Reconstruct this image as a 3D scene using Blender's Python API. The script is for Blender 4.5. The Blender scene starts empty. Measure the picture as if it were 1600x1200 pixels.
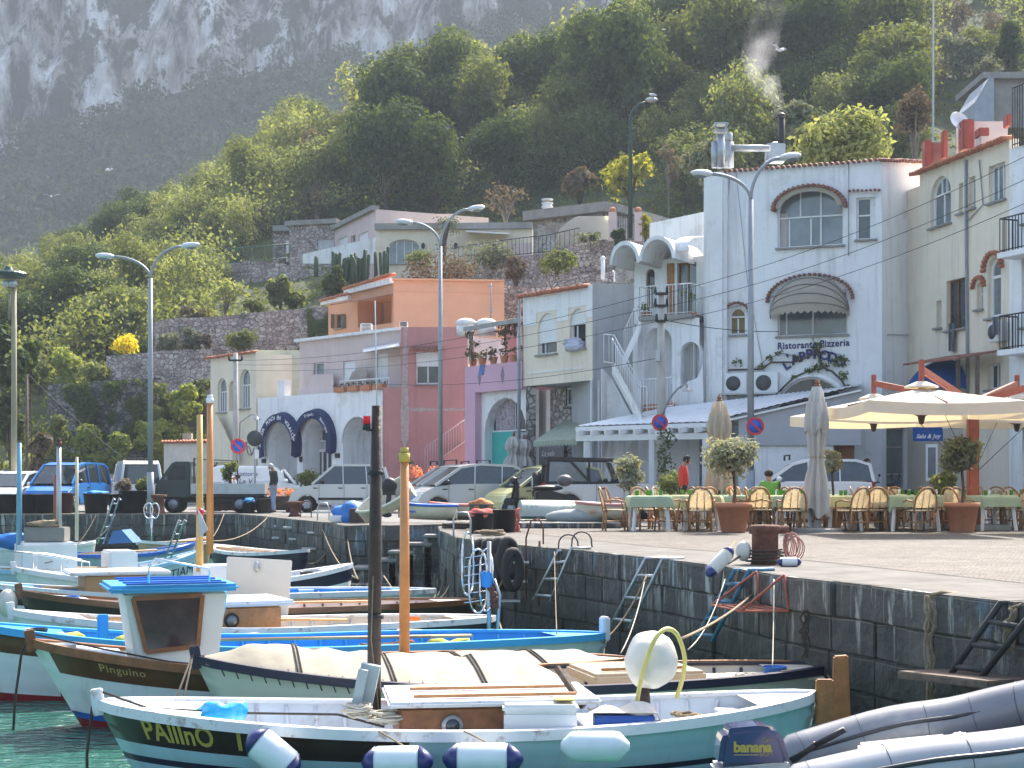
import bpy,bmesh,math,random
from mathutils import Vector,Matrix,noise
sc = bpy.context.scene
col = sc.collection
R = math.radians
V = Vector
rnd = random.Random(7)
U = rnd.uniform
# ---------------------------------------------------------------- camera, world, sun, exposure
F = 2400.0; CX = 800.0; HY = 755.0; CZ = 1.03      # photo pixels; the eye is 1.03 m above the quay top (z = 0)
WZ = -1.45                                         # water level
cam = bpy.data.cameras.new('camera'); cam.sensor_width = 36; cam.lens = F / 1600 * 36
cam.shift_y = (HY - 600) / 1600; cam.clip_end = 3000; cam.clip_start = 0.5
co = bpy.data.objects.new('camera',cam); co.location = (0,0,CZ); co.rotation_euler = (R(90),0,0)
col.objects.link(co); sc.camera = co
SUN_EL = R(47); SUN_AZ = R(24)                     # azimuth from +Y towards +X: high and behind the houses
w = bpy.data.worlds.new('World'); sc.world = w; w.use_nodes = True
nt = w.node_tree; bg = nt.nodes['Background']
sky = nt.nodes.new('ShaderNodeTexSky'); sky.sky_type = 'NISHITA'; sky.sun_disc = False
sky.sun_elevation = SUN_EL; sky.sun_rotation = SUN_AZ; sky.dust_density = 4; sky.ozone_density = .5
nt.links.new(sky.outputs[0],bg.inputs[0]); bg.inputs[1].default_value = 0.15
sl = bpy.data.lights.new('sun','SUN'); sl.energy = 3.8; sl.angle = R(0.6); sl.color = (1.0,0.95,0.86)
so = bpy.data.objects.new('sun',sl); col.objects.link(so)
sd = V((math.sin(SUN_AZ) * math.cos(SUN_EL),math.cos(SUN_AZ) * math.cos(SUN_EL),math.sin(SUN_EL)))
so.rotation_euler = sd.to_track_quat('Z','Y').to_euler(); so.location = (0,0,60)
sc.view_settings.view_transform = 'Standard'; sc.view_settings.look = 'None'
sc.view_settings.exposure = 1.5; sc.view_settings.gamma = 1
sc.cycles.use_denoising = True; sc.cycles.max_bounces = 6; sc.cycles.diffuse_bounces = 3; sc.cycles.glossy_bounces = 3
sc.cycles.transmission_bounces = 3; sc.cycles.volume_bounces = 0; sc.cycles.transparent_max_bounces = 8
sc.cycles.sample_clamp_indirect = 6; sc.cycles.caustics_reflective = False; sc.cycles.caustics_refractive = False
# ---------------------------------------------------------------- placing helpers
def PT(px,py,Y):return V(((px - CX) * Y / F,Y,CZ - (py - HY) * Y / F))
def GP(px,py,z=0.0):
 Y = F * (CZ - z) / (py - HY); return V(((px - CX) * Y / F,Y,z))
# ---------------------------------------------------------------- materials
MATS = {}
def lin(c):return tuple(((x / 255) / 12.92 if x <= 10 else ((x / 255 + .055) / 1.055) ** 2.4) for x in c)
def N(nt,t,**kw):
 n = nt.nodes.new(t)
 for k,v in kw.items():setattr(n,k,v)
 return n
def mat(name,c,rough=.6,metal=0,var=.12,scale=2.0,bump=0,bs=25,streak=None,sk=.5,spec=.5,coat=0,patch=None,pk=.5,psc=1.2,alpha=1,trans=0,ior=1.45):
 """procedural paint / plaster / metal: base colour c (linear), noise variation, run-off streaks, worn patches, bump"""
 if name in MATS:return MATS[name]
 m = bpy.data.materials.new(name); m.use_nodes = True; t = m.node_tree; L = t.links.new
 b = t.nodes['Principled BSDF']; b.inputs['Roughness'].default_value = rough; b.inputs['Metallic'].default_value = metal
 b.inputs['Specular IOR Level'].default_value = spec; b.inputs['Coat Weight'].default_value = coat
 b.inputs['Alpha'].default_value = alpha; b.inputs['Transmission Weight'].default_value = trans; b.inputs['IOR'].default_value = ior
 tc = N(t,'ShaderNodeTexCoord')
 n1 = N(t,'ShaderNodeTexNoise'); n1.inputs['Scale'].default_value = scale; n1.inputs['Detail'].default_value = 6; n1.inputs['Roughness'].default_value = .65
 L(tc.outputs['Object'],n1.inputs['Vector'])
 r = N(t,'ShaderNodeMapRange'); r.inputs[1].default_value = .3; r.inputs[2].default_value = .7; r.inputs[3].default_value = 1 - var; r.inputs[4].default_value = 1 + var
 L(n1.outputs['Fac'],r.inputs[0])
 h = N(t,'ShaderNodeVectorMath',operation='SCALE'); h.inputs[0].default_value = c[:3]; L(r.outputs[0],h.inputs['Scale'])
 out = h.outputs[0]
 def over(out,colr,fac):
  mx = N(t,'ShaderNodeMix',data_type='RGBA'); L(fac,mx.inputs[0]); L(out,mx.inputs[6]); mx.inputs[7].default_value = (*colr[:3],1); return mx.outputs[2]
 if streak:
  mp = N(t,'ShaderNodeMapping'); mp.inputs['Scale'].default_value = (4.2,4.2,.28); L(tc.outputs['Object'],mp.inputs[0])
  n2 = N(t,'ShaderNodeTexNoise'); n2.inputs['Scale'].default_value = 1; n2.inputs['Detail'].default_value = 8; n2.inputs['Roughness'].default_value = .7; L(mp.outputs[0],n2.inputs['Vector'])
  q = N(t,'ShaderNodeMapRange'); q.inputs[1].default_value = .52; q.inputs[2].default_value = .75; q.inputs[4].default_value = sk; L(n2.outputs['Fac'],q.inputs[0])
  out = over(out,streak,q.outputs[0])
 if patch:
  n3 = N(t,'ShaderNodeTexNoise'); n3.inputs['Scale'].default_value = psc; n3.inputs['Detail'].default_value = 9; n3.inputs['Roughness'].default_value = .72; L(tc.outputs['Object'],n3.inputs['Vector'])
  q = N(t,'ShaderNodeMapRange'); q.inputs[1].default_value = .56; q.inputs[2].default_value = .64; q.inputs[4].default_value = pk; L(n3.outputs['Fac'],q.inputs[0])
  out = over(out,patch,q.outputs[0])
 L(out,b.inputs['Base Color'])
 if bump:
  nb = N(t,'ShaderNodeTexNoise'); nb.inputs['Scale'].default_value = bs; nb.inputs['Detail'].default_value = 5; L(tc.outputs['Object'],nb.inputs['Vector'])
  bp = N(t,'ShaderNodeBump'); bp.inputs['Strength'].default_value = bump; bp.inputs['Distance'].default_value = .03; L(nb.outputs['Fac'],bp.inputs['Height']); L(bp.outputs[0],b.inputs['Normal'])
 MATS[name] = m; return m
def stone(name,cs,mortar,scale=3.2,bump=.8):
 """rubble masonry on metre UVs: voronoi stones with mortar joints"""
 m = bpy.data.materials.new(name); m.use_nodes = True; t = m.node_tree; L = t.links.new; b = t.nodes['Principled BSDF']; b.inputs['Roughness'].default_value = .9
 tc = N(t,'ShaderNodeTexCoord'); nz = N(t,'ShaderNodeTexNoise'); nz.inputs['Scale'].default_value = 3; L(tc.outputs['UV'],nz.inputs['Vector'])
 ad = N(t,'ShaderNodeVectorMath',operation='MULTIPLY_ADD'); L(nz.outputs['Color'],ad.inputs[0]); ad.inputs[1].default_value = (.12,.12,0); L(tc.outputs['UV'],ad.inputs[2])
 mp = N(t,'ShaderNodeMapping'); mp.inputs['Scale'].default_value = (1,1.4,1); L(ad.outputs[0],mp.inputs[0])
 v1 = N(t,'ShaderNodeTexVoronoi'); v1.inputs['Scale'].default_value = scale; L(mp.outputs[0],v1.inputs['Vector'])
 v2 = N(t,'ShaderNodeTexVoronoi',feature='DISTANCE_TO_EDGE'); v2.inputs['Scale'].default_value = scale; L(mp.outputs[0],v2.inputs['Vector'])
 cr = N(t,'ShaderNodeValToRGB'); e = cr.color_ramp.elements; e[0].color = (*cs[0],1); e[1].color = (*cs[-1],1)
 for i,c in enumerate(cs[1:-1]):x = e.new((i + 1) / (len(cs) - 1)); x.color = (*c,1)
 sp = N(t,'ShaderNodeSeparateColor'); L(v1.outputs['Color'],sp.inputs[0]); L(sp.outputs[0],cr.inputs[0])
 q = N(t,'ShaderNodeMapRange'); q.inputs[1].default_value = .02; q.inputs[2].default_value = .09; L(v2.outputs[0],q.inputs[0])
 mx = N(t,'ShaderNodeMix',data_type='RGBA'); L(q.outputs[0],mx.inputs[0]); mx.inputs[6].default_value = (*mortar,1); L(cr.outputs[0],mx.inputs[7])
 n5 = N(t,'ShaderNodeTexNoise'); n5.inputs['Scale'].default_value = .8; n5.inputs['Detail'].default_value = 8; L(tc.outputs['UV'],n5.inputs['Vector'])
 q2 = N(t,'ShaderNodeMapRange'); q2.inputs[1].default_value = .3; q2.inputs[2].default_value = .7; q2.inputs[3].default_value = .6; q2.inputs[4].default_value = 1.25; L(n5.outputs['Fac'],q2.inputs[0])
 sv = N(t,'ShaderNodeVectorMath',operation='SCALE'); L(mx.outputs[2],sv.inputs[0]); L(q2.outputs[0],sv.inputs['Scale']); L(sv.outputs[0],b.inputs['Base Color'])
 bp = N(t,'ShaderNodeBump'); bp.inputs['Strength'].default_value = bump; bp.inputs['Distance'].default_value = .06; L(q.outputs[0],bp.inputs['Height']); L(bp.outputs[0],b.inputs['Normal'])
 MATS[name] = m; return m
def leafmat(name,c,c2,tr=.45,rnd_amt=.35):
 m = bpy.data.materials.new(name); m.use_nodes = True; t = m.node_tree; L = t.links.new
 t.nodes.remove(t.nodes['Principled BSDF']); o = t.nodes['Material Output']
 oi = N(t,'ShaderNodeObjectInfo'); gi = N(t,'ShaderNodeNewGeometry'); tc = N(t,'ShaderNodeTexCoord')
 n = N(t,'ShaderNodeTexNoise'); n.inputs['Scale'].default_value = .55; n.inputs['Detail'].default_value = 3; L(tc.outputs['Object'],n.inputs['Vector'])
 m1 = N(t,'ShaderNodeMath',operation='ADD'); L(gi.outputs['Random Per Island'],m1.inputs[0]); L(n.outputs['Fac'],m1.inputs[1])
 m2 = N(t,'ShaderNodeMath',operation='ADD'); L(m1.outputs[0],m2.inputs[0]); L(oi.outputs['Random'],m2.inputs[1])
 q = N(t,'ShaderNodeMapRange'); q.inputs[1].default_value = .5; q.inputs[2].default_value = 2.3; L(m2.outputs[0],q.inputs[0])
 mx = N(t,'ShaderNodeMix',data_type='RGBA'); L(q.outputs[0],mx.inputs[0]); mx.inputs[6].default_value = (*c,1); mx.inputs[7].default_value = (*c2,1)
 d = N(t,'ShaderNodeBsdfDiffuse'); L(mx.outputs[2],d.inputs[0])
 tl = N(t,'ShaderNodeBsdfTranslucent'); g = N(t,'ShaderNodeMix',data_type='RGBA',blend_type='MULTIPLY'); g.inputs[0].default_value = 1; L(mx.outputs[2],g.inputs[6]); g.inputs[7].default_value = (1.35,1.3,.8,1); L(g.outputs[2],tl.inputs[0])
 ms = N(t,'ShaderNodeMixShader'); ms.inputs[0].default_value = tr; L(d.outputs[0],ms.inputs[1]); L(tl.outputs[0],ms.inputs[2])
 gl = N(t,'ShaderNodeBsdfGlossy'); gl.inputs['Roughness'].default_value = .6; gl.inputs[0].default_value = (.7,.8,.8,1)
 m3 = N(t,'ShaderNodeMixShader'); m3.inputs[0].default_value = .025; L(ms.outputs[0],m3.inputs[1]); L(gl.outputs[0],m3.inputs[2]); L(m3.outputs[0],o.inputs[0])
 MATS[name] = m; return m
# ---------------------------------------------------------------- mesh builder
class MB:
 def __init__(s):s.v = []; s.f = []; s.mi = []; s.sm = []; s.m = 0; s.smooth = False
 def add(s,vs,fs):
  k = len(s.v); s.v += [V(p) for p in vs]; s.f += [[i + k for i in f] for f in fs]; s.mi += [s.m] * len(fs); s.sm += [s.smooth] * len(fs); return s
 def box(s,c,d,rz=0,M=None):
  x,y,z = d[0] / 2,d[1] / 2,d[2] / 2
  vs = [V((a,b,e)) for e in (-z,z) for b in (-y,y) for a in (-x,x)]
  if M is None:M = Matrix.Rotation(rz,3,'Z')
  return s.add([M @ p + V(c) for p in vs],[(0,2,3,1),(4,5,7,6),(0,1,5,4),(2,6,7,3),(0,4,6,2),(1,3,7,5)])
 def beam(s,p,q,w,h=None,up=(0,0,1)):
  p,q = V(p),V(q); h = h or w; d = (q - p); L = d.length
  if L < 1e-6:return s
  d /= L; a = d.cross(V(up))
  if a.length < 1e-3:a = d.cross(V((0,1,0)))
  a.normalize(); b = a.cross(d)
  M = Matrix((a,d,b)).transposed()
  return s.box((p + q) / 2,(w,L,h),M=M)
 def tube(s,pts,r,n=6,closed=False):
  pts = [V(p) for p in pts]; N_ = len(pts); rs = r if isinstance(r,(list,tuple)) else [r] * N_
  vs = []; fs = []; up = None
  for i,p in enumerate(pts):
   a = pts[(i + 1) % N_] if (closed or i < N_ - 1) else p; b = pts[i - 1] if (closed or i > 0) else p
   d = a - b
   d = d.normalized() if d.length > 1e-9 else V((0,0,1))
   if up is None:up = d.orthogonal().normalized()
   up = (up - d * up.dot(d)); up = up.normalized() if up.length > 1e-6 else d.orthogonal().normalized()
   w_ = d.cross(up)
   for k in range(n):
    t = 2 * math.pi * k / n; vs.append(p + (up * math.cos(t) + w_ * math.sin(t)) * rs[i])
  for i in range(N_ if closed else N_ - 1):
   j = (i + 1) % N_
   for k in range(n):fs.append((i * n + k,i * n + (k + 1) % n,j * n + (k + 1) % n,j * n + k))
  if not closed:fs += [tuple(range(n))[::-1],tuple(range((N_ - 1) * n,N_ * n))]
  o = s.smooth; s.smooth = True; s.add(vs,fs); s.smooth = o; return s
 def cyl(s,p,q,r,r2=None,n=12):return s.tube([p,q],[r,r if r2 is None else r2],n)
 def lathe(s,prof,c=(0,0,0),n=16,M=None):
  vs = []; fs = []; c = V(c)
  for r,z in prof:
   for k in range(n):
    t = 2 * math.pi * k / n; p = V((r * math.cos(t),r * math.sin(t),z)); vs.append((M @ p if M else p) + c)
  for i in range(len(prof) - 1):
   for k in range(n):fs.append((i * n + k,i * n + (k + 1) % n,(i + 1) * n + (k + 1) % n,(i + 1) * n + k))
  if prof[0][0] > 1e-4:fs.append(tuple(range(n))[::-1])
  if prof[-1][0] > 1e-4:fs.append(tuple(range((len(prof) - 1) * n,len(prof) * n)))
  return s.add(vs,fs)
 def prism(s,pts,vec):
  n = len(pts); vec = V(vec); pts = [V(p) for p in pts]
  return s.add(pts + [p + vec for p in pts],[tuple(range(n)),tuple(range(2 * n - 1,n - 1,-1))] + [(i,i + n,(i + 1) % n + n,(i + 1) % n) for i in range(n)])
 def ell(s,c,r,n=12,m=8,jit=0,seed=0):
  r = (r,r,r) if not isinstance(r,(tuple,list)) else r; vs = []; fs = []; c = V(c)
  for i in range(m + 1):
   a = math.pi * i / m - math.pi / 2
   for k in range(n):
    b = 2 * math.pi * k / n; d = V((math.cos(a) * math.cos(b),math.cos(a) * math.sin(b),math.sin(a)))
    e = 1 + (jit * noise.noise(d * 1.7 + V((seed,seed * .7,0))) if jit else 0)
    vs.append(c + V((d.x * r[0],d.y * r[1],d.z * r[2])) * e)
  for i in range(m):
   for k in range(n):fs.append((i * n + k,i * n + (k + 1) % n,(i + 1) * n + (k + 1) % n,(i + 1) * n + k))
  o = s.smooth; s.smooth = True; s.add(vs,fs); s.smooth = o; return s
 def grid(s,fn,nu,nv,smooth=True):
  vs = [fn(i / nu,j / nv) for j in range(nv + 1) for i in range(nu + 1)]
  fs = [(j * (nu + 1) + i,j * (nu + 1) + i + 1,(j + 1) * (nu + 1) + i + 1,(j + 1) * (nu + 1) + i) for j in range(nv) for i in range(nu)]
  o = s.smooth; s.smooth = smooth; s.add(vs,fs); s.smooth = o; return s
 def quad(s,a,b,c,d):return s.add([a,b,c,d],[(0,1,2,3)])
 def build(s,name,m=None,parent=None,world=False,bevel=0,solid=0,uv=True):
  me = bpy.data.meshes.new(name); off = V((0,0,0))
  if world and parent is not None:
   off = parent.location
   q = parent
   while q.parent:q = q.parent; off = off + q.location
  me.from_pydata([tuple(p - off) for p in s.v],[],s.f)
  for x in (m if isinstance(m,(list,tuple)) else [m]):me.materials.append(x)
  me.polygons.foreach_set('material_index',s.mi); me.polygons.foreach_set('use_smooth',s.sm)
  bm = bmesh.new(); bm.from_mesh(me)
  if not getattr(s,'open',False):bmesh.ops.recalc_face_normals(bm,faces=bm.faces)
  if bevel:
   es = [e for e in bm.edges if len(e.link_faces) == 2 and e.calc_face_angle(0) > R(35)]
   bmesh.ops.bevel(bm,geom=es,offset=bevel,segments=2,affect='EDGES',clamp_overlap=True)
  if uv:
   ul = bm.loops.layers.uv.new('uv')
   for f in bm.faces:
    n = f.normal
    if abs(n.z) > .75:
     for l in f.loops:l[ul].uv = l.vert.co.xy
    else:
     t = V((-n.y,n.x,0)); t = t.normalized() if t.length > 1e-6 else V((1,0,0))
     for l in f.loops:l[ul].uv = (t.dot(l.vert.co),l.vert.co.z)
  bm.to_mesh(me); bm.free(); me.update()
  o = bpy.data.objects.new(name,me); col.objects.link(o)
  if parent is not None:o.parent = parent
  return o
 def W(s,*a,**k):return s.build(*a,world=True,**k)
def smooth_path(p,k=6):
 p = [V(q) for q in p]; p = [p[0] * 2 - p[1]] + p + [p[-1] * 2 - p[-2]]; out = []
 for a,b,c,d in zip(p,p[1:],p[2:],p[3:]):
  for i in range(k):t = i / k; out.append(((b * 2) + (c - a) * t + (a * 2 - b * 5 + c * 4 - d) * t * t + (b * 3 - a - c * 3 + d) * t ** 3) / 2)
 return out + [p[-2]]
def tag(o,label=None,cat=None,group=None,kind=None):
 if label:o['label'] = label
 if cat:o['category'] = cat
 if group:o['group'] = group
 if kind:o['kind'] = kind
 return o
def thing(name,label,cat,loc=(0,0,0),rz=0,group=None):
 o = bpy.data.objects.new(name,None); o.empty_display_size = .2; col.objects.link(o); o.location = loc; o.rotation_euler = (0,0,rz)
 return tag(o,label,cat,group)
KIDS = {}
def copy_tree(o,parent=None):
 c = o.copy(); col.objects.link(c)
 if parent is not None:c.parent = parent
 if o.name not in KIDS:KIDS[o.name] = [x for x in col.objects if x.parent == o]
 for k in KIDS[o.name]:copy_tree(k,c)
 return c
def again(proto,loc,rz,label,group=None,sc_=None):
 """the first use places the prototype itself, later uses place copies of it"""
 if proto.get('used'):c = copy_tree(proto)
 else:c = proto; c['used'] = 1
 c.location = loc; c.rotation_euler = (0,0,rz)
 if sc_:c.scale = (sc_,) * 3 if not isinstance(sc_,tuple) else sc_
 c['label'] = label
 if group:c['group'] = group
 return c
def text_mb(txt,size=1.0,depth=.02,bold=0,spacing=1.0,shear=0):
 cu = bpy.data.curves.new('t','FONT'); cu.body = txt; cu.size = size; cu.extrude = depth; cu.align_x = 'CENTER'; cu.align_y = 'CENTER'
 cu.offset = bold; cu.space_character = spacing; cu.resolution_u = 3; cu.shear = shear
 o = bpy.data.objects.new('t',cu); col.objects.link(o); dg = bpy.context.evaluated_depsgraph_get(); dg.update()
 me = bpy.data.meshes.new_from_object(o.evaluated_get(dg)); vs = [v.co.copy() for v in me.vertices]; fs = [tuple(p.vertices) for p in me.polygons]
 bpy.data.objects.remove(o); bpy.data.meshes.remove(me); return vs,fs
def put_text(mb,txt,size,place,**kw):
 vs,fs = text_mb(txt,size,**kw); mb.add([place(p) for p in vs],fs); return mb
# ---------------------------------------------------------------- shared materials
white = mat('white_render',(.82,.82,.82),.85,var=.07,scale=.9,bump=.25,bs=14,streak=(.30,.29,.27),sk=.5,patch=(.52,.51,.48),pk=.45,psc=.9)
white2 = mat('white_render_weathered',(.78,.78,.77),.85,var=.08,scale=.8,bump=.3,bs=12,streak=(.22,.22,.21),sk=.6,patch=(.45,.44,.42),pk=.4,psc=.9)
cream = mat('cream_render',(.74,.67,.52),.85,var=.07,scale=.9,bump=.25,bs=14,streak=(.42,.39,.32),sk=.35)
ivory = mat('ivory_render',(.78,.69,.55),.85,var=.07,scale=.8,bump=.25,bs=14,streak=(.36,.33,.28),sk=.5)
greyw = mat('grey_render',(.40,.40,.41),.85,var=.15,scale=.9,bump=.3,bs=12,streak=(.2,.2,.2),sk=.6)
orange = mat('orange_render',(.74,.38,.23),.85,var=.06,scale=.7,bump=.2,bs=14,patch=(.68,.36,.22),pk=.5)
rose = mat('rose_render',(.50,.235,.22),.88,var=.1,scale=.8,bump=.3,bs=12,streak=(.33,.14,.13),sk=.5,patch=(.46,.2,.2),pk=.6,psc=.7)
rosel = mat('rose_light_render',(.62,.28,.29),.88,var=.08,scale=.8,bump=.3,bs=12)
lilac = mat('lilac_render',(.62,.38,.48),.85,var=.05,scale=.8,bump=.2,bs=14)
pinkw = mat('pale_pink_render',(.62,.50,.47),.85,var=.08,scale=.8,bump=.2,bs=14,streak=(.40,.34,.32),sk=.4)
concrete = mat('concrete',(.28,.27,.25),.9,var=.2,scale=1.4,bump=.4,bs=10,streak=(.15,.15,.14),sk=.5)
tilem = mat('terracotta_tile',(.42,.15,.08),.85,var=.3,scale=6,bump=.3,patch=(.5,.3,.2),pk=.5,psc=5)
tiled = mat('dark_terracotta_tile',(.25,.11,.08),.85,var=.3,scale=6,bump=.3,patch=(.35,.28,.22),pk=.5,psc=5)
terra = mat('terracotta_pot',(.52,.21,.11),.8,var=.12,scale=7,bump=.15,streak=(.45,.3,.22),sk=.5)
glass = mat('window_glass',(.035,.045,.055),.08,var=.5,scale=1.3,spec=.9)
glassl = mat('window_glass_pale',(.16,.19,.21),.12,var=.35,scale=1.1,spec=.9)
cglass = mat('car_glass',(.03,.04,.045),.05,var=.4,scale=2,spec=1)
frame = mat('white_frame',(.78,.78,.77),.5,var=.04)
woodb = mat('brown_wood',(.22,.09,.035),.55,var=.3,scale=9,bump=.2)
woodt = mat('tan_wood',(.42,.20,.08),.5,var=.25,scale=8,bump=.15,patch=(.3,.13,.05),pk=.5,psc=3)
woodd = mat('dark_wood',(.045,.028,.02),.6,var=.4,scale=8,bump=.3)
woodw = mat('weathered_wood',(.12,.085,.065),.8,var=.4,scale=10,bump=.4)
spruce = mat('orange_varnished_wood',(.52,.22,.07),.4,var=.12,scale=5,bump=.1)
bamboo = mat('bamboo',(.55,.33,.10),.5,var=.15,scale=5)
redwood = mat('red_timber',(.33,.08,.04),.55,var=.2,scale=6)
redpaint = mat('red_paint',(.34,.07,.05),.6,var=.2,scale=3)
steel = mat('galvanised_steel',(.42,.44,.45),.45,metal=.7,var=.12,scale=4)
greyp = mat('grey_painted_steel',(.30,.32,.34),.5,metal=.3,var=.1,scale=4)
chrome = mat('stainless_steel',(.65,.66,.68),.22,metal=1,var=.08)
rust = mat('rusty_iron',(.13,.055,.035),.9,var=.4,scale=9,bump=.5,patch=(.25,.09,.04),pk=.7,psc=6)
iron = mat('dark_iron',(.04,.04,.042),.7,metal=.3,var=.3)
black = mat('black_plastic',(.018,.018,.02),.5,var=.3)
rubber = mat('rubber',(.02,.02,.021),.8,var=.3)
rope = mat('tan_rope',(.26,.20,.13),.95,var=.3,scale=20)
roped = mat('dark_rope',(.06,.05,.04),.95,var=.3,scale=20)
ropew = mat('pale_rope',(.5,.46,.38),.95,var=.2,scale=20)
cableb = mat('black_cable',(.02,.02,.02),.7)
canvas = mat('cream_canvas',(.60,.55,.45),.85,var=.06,scale=3,bump=.3,bs=8)
canvasw = mat('white_canvas',(.80,.77,.70),.85,var=.05,scale=3,bump=.2,bs=8)
awnb = mat('navy_canvas',(.012,.025,.09),.8,var=.2)
awng = mat('sage_canvas',(.30,.34,.26),.85,var=.2,scale=4)
blueaw = mat('blue_canvas',(.02,.12,.42),.7,var=.12)
lettery = mat('yellow_lettering',(.44,.34,.07),.6,var=.12)
letterw = mat('white_lettering',(.8,.8,.8),.7)
lettern = mat('navy_lettering',(.03,.03,.14),.7)
signr = mat('sign_red',(.55,.02,.03),.45); signb = mat('sign_blue',(.02,.10,.45),.45); signg = mat('sign_grey',(.05,.055,.06),.6)
plwhite = mat('white_gelcoat',(.70,.71,.71),.3,var=.05,scale=2,coat=.3,streak=(.6,.58,.52),sk=.35)
cloth_g = mat('green_tablecloth',(.42,.52,.36),.9,var=.06,scale=5)
cloth_y = mat('yellow_green_tablecloth',(.52,.53,.30),.9,var=.06,scale=5)
cane = mat('rattan_frame',(.34,.17,.07),.55,var=.3,scale=14)
weave = mat('cane_weave',(.66,.55,.38),.8,var=.25,scale=25)
def transl(m,amt=.45,tint=(1,.9,.7)):
 """lets light through thin cloth"""
 t = m.node_tree; b = t.nodes['Principled BSDF']; o = t.nodes['Material Output']; src = b.inputs['Base Color'].links[0].from_socket
 tl = N(t,'ShaderNodeBsdfTranslucent'); g = N(t,'ShaderNodeMix',data_type='RGBA',blend_type='MULTIPLY'); g.inputs[0].default_value = 1
 t.links.new(src,g.inputs[6]); g.inputs[7].default_value = (*tint,1); t.links.new(g.outputs[2],tl.inputs[0])
 ms = N(t,'ShaderNodeMixShader'); ms.inputs[0].default_value = amt; t.links.new(b.outputs[0],ms.inputs[1]); t.links.new(tl.outputs[0],ms.inputs[2]); t.links.new(ms.outputs[0],o.inputs[0])
transl(canvas,.4,(1,.82,.5)); transl(canvasw,.42,(1,.85,.58)); transl(weave,.3); transl(cloth_g,.25); transl(cloth_y,.25); transl(blueaw,.3,(1,1,1))
rubble = stone('rubble_stone',[(.24,.20,.18),(.40,.35,.32),(.52,.48,.44),(.30,.26,.25)],(.14,.13,.12),3.6)
rubblep = stone('pinkish_rubble_stone',[(.34,.26,.24),(.50,.41,.38),(.58,.52,.48)],(.20,.17,.16),3.6)
crazy = stone('crazy_paved_stone',[(.20,.18,.16),(.34,.31,.28),(.42,.38,.34)],(.5,.49,.46),2.4,.5)
rubbled = stone('dark_rubble_stone',[(.09,.085,.08),(.18,.17,.155),(.26,.24,.22)],(.05,.05,.045),3.0)
lf_dark = leafmat('leaf_dark',(.028,.05,.014),(.10,.13,.028),.4)
lf_mid = leafmat('leaf_mid',(.07,.095,.024),(.20,.22,.06),.48)
lf_light = leafmat('leaf_light',(.10,.13,.045),(.27,.29,.11),.54)
lf_olive = leafmat('leaf_olive',(.10,.115,.07),(.26,.27,.18),.35)
lf_silver_lit = leafmat('leaf_silver_lit',(.16,.17,.11),(.42,.42,.31),.4)  # silver olive leaves with sunlight painted in; the shaded pot stays darker
lf_brown = leafmat('leaf_brown',(.09,.065,.045),(.2,.15,.10),.3)
lf_yellow = leafmat('leaf_yellow',(.20,.20,.03),(.5,.48,.05),.5)
lf_bank_lit = leafmat('leaf_bank_lit',(.15,.20,.045),(.36,.40,.10),.6)  # bank green brightened in colour to stand in for backlight
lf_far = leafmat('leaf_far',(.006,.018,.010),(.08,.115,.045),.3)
fl_yellow = leafmat('flower_yellow',(.55,.42,.01),(.8,.66,.02),.4)
fl_red = leafmat('flower_coral',(.7,.16,.08),(.85,.35,.22),.4)
bark = mat('bark',(.085,.065,.05),.95,var=.4,scale=6,bump=.6)
barkp = mat('pale_bark',(.22,.19,.16),.95,var=.3,scale=6,bump=.6)
# ================================================================ SETTING
def interp(x,xs,ys):
 if x <= xs[0]:return ys[0]
 for i in range(len(xs) - 1):
  if x <= xs[i + 1]:
   t = (x - xs[i]) / (xs[i + 1] - xs[i]); return ys[i] + (ys[i + 1] - ys[i]) * t
 return ys[-1]
# ---- water
def water_mat():
 m = bpy.data.materials.new('harbour_water'); m.use_nodes = True; t = m.node_tree; L = t.links.new; b = t.nodes['Principled BSDF']
 tc = N(t,'ShaderNodeTexCoord'); n0 = N(t,'ShaderNodeTexNoise'); n0.inputs['Scale'].default_value = .5; L(tc.outputs['Object'],n0.inputs['Vector'])
 mx = N(t,'ShaderNodeMix',data_type='RGBA'); mx.inputs[6].default_value = (.016,.09,.075,1); mx.inputs[7].default_value = (.035,.16,.125,1); L(n0.outputs['Fac'],mx.inputs[0]); L(mx.outputs[2],b.inputs['Base Color'])
 b.inputs['Roughness'].default_value = .06; b.inputs['IOR'].default_value = 1.33
 mp = N(t,'ShaderNodeMapping'); mp.inputs['Scale'].default_value = (1.0,1.7,1); mp.inputs['Rotation'].default_value = (0,0,.3); L(tc.outputs['Object'],mp.inputs[0])
 hs = []
 for s_,d_ in ((2.6,2),(7.5,4)):
  n = N(t,'ShaderNodeTexNoise'); n.inputs['Scale'].default_value = s_; n.inputs['Detail'].default_value = d_; n.inputs['Distortion'].default_value = .6; L(mp.outputs[0],n.inputs['Vector']); hs.append(n)
 a = N(t,'ShaderNodeMath',operation='MULTIPLY_ADD'); L(hs[1].outputs['Fac'],a.inputs[0]); a.inputs[1].default_value = .35; L(hs[0].outputs['Fac'],a.inputs[2])
 bp = N(t,'ShaderNodeBump'); bp.inputs['Strength'].default_value = 1; bp.inputs['Distance'].default_value = .16; L(a.outputs[0],bp.inputs['Height']); L(bp.outputs[0],b.inputs['Normal'])
 return m
g = MB(); g.quad((-160,-12,WZ),(60,-12,WZ),(60,53,WZ),(-160,53,WZ)); tag(g.build('water',water_mat()),kind='structure')
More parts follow.
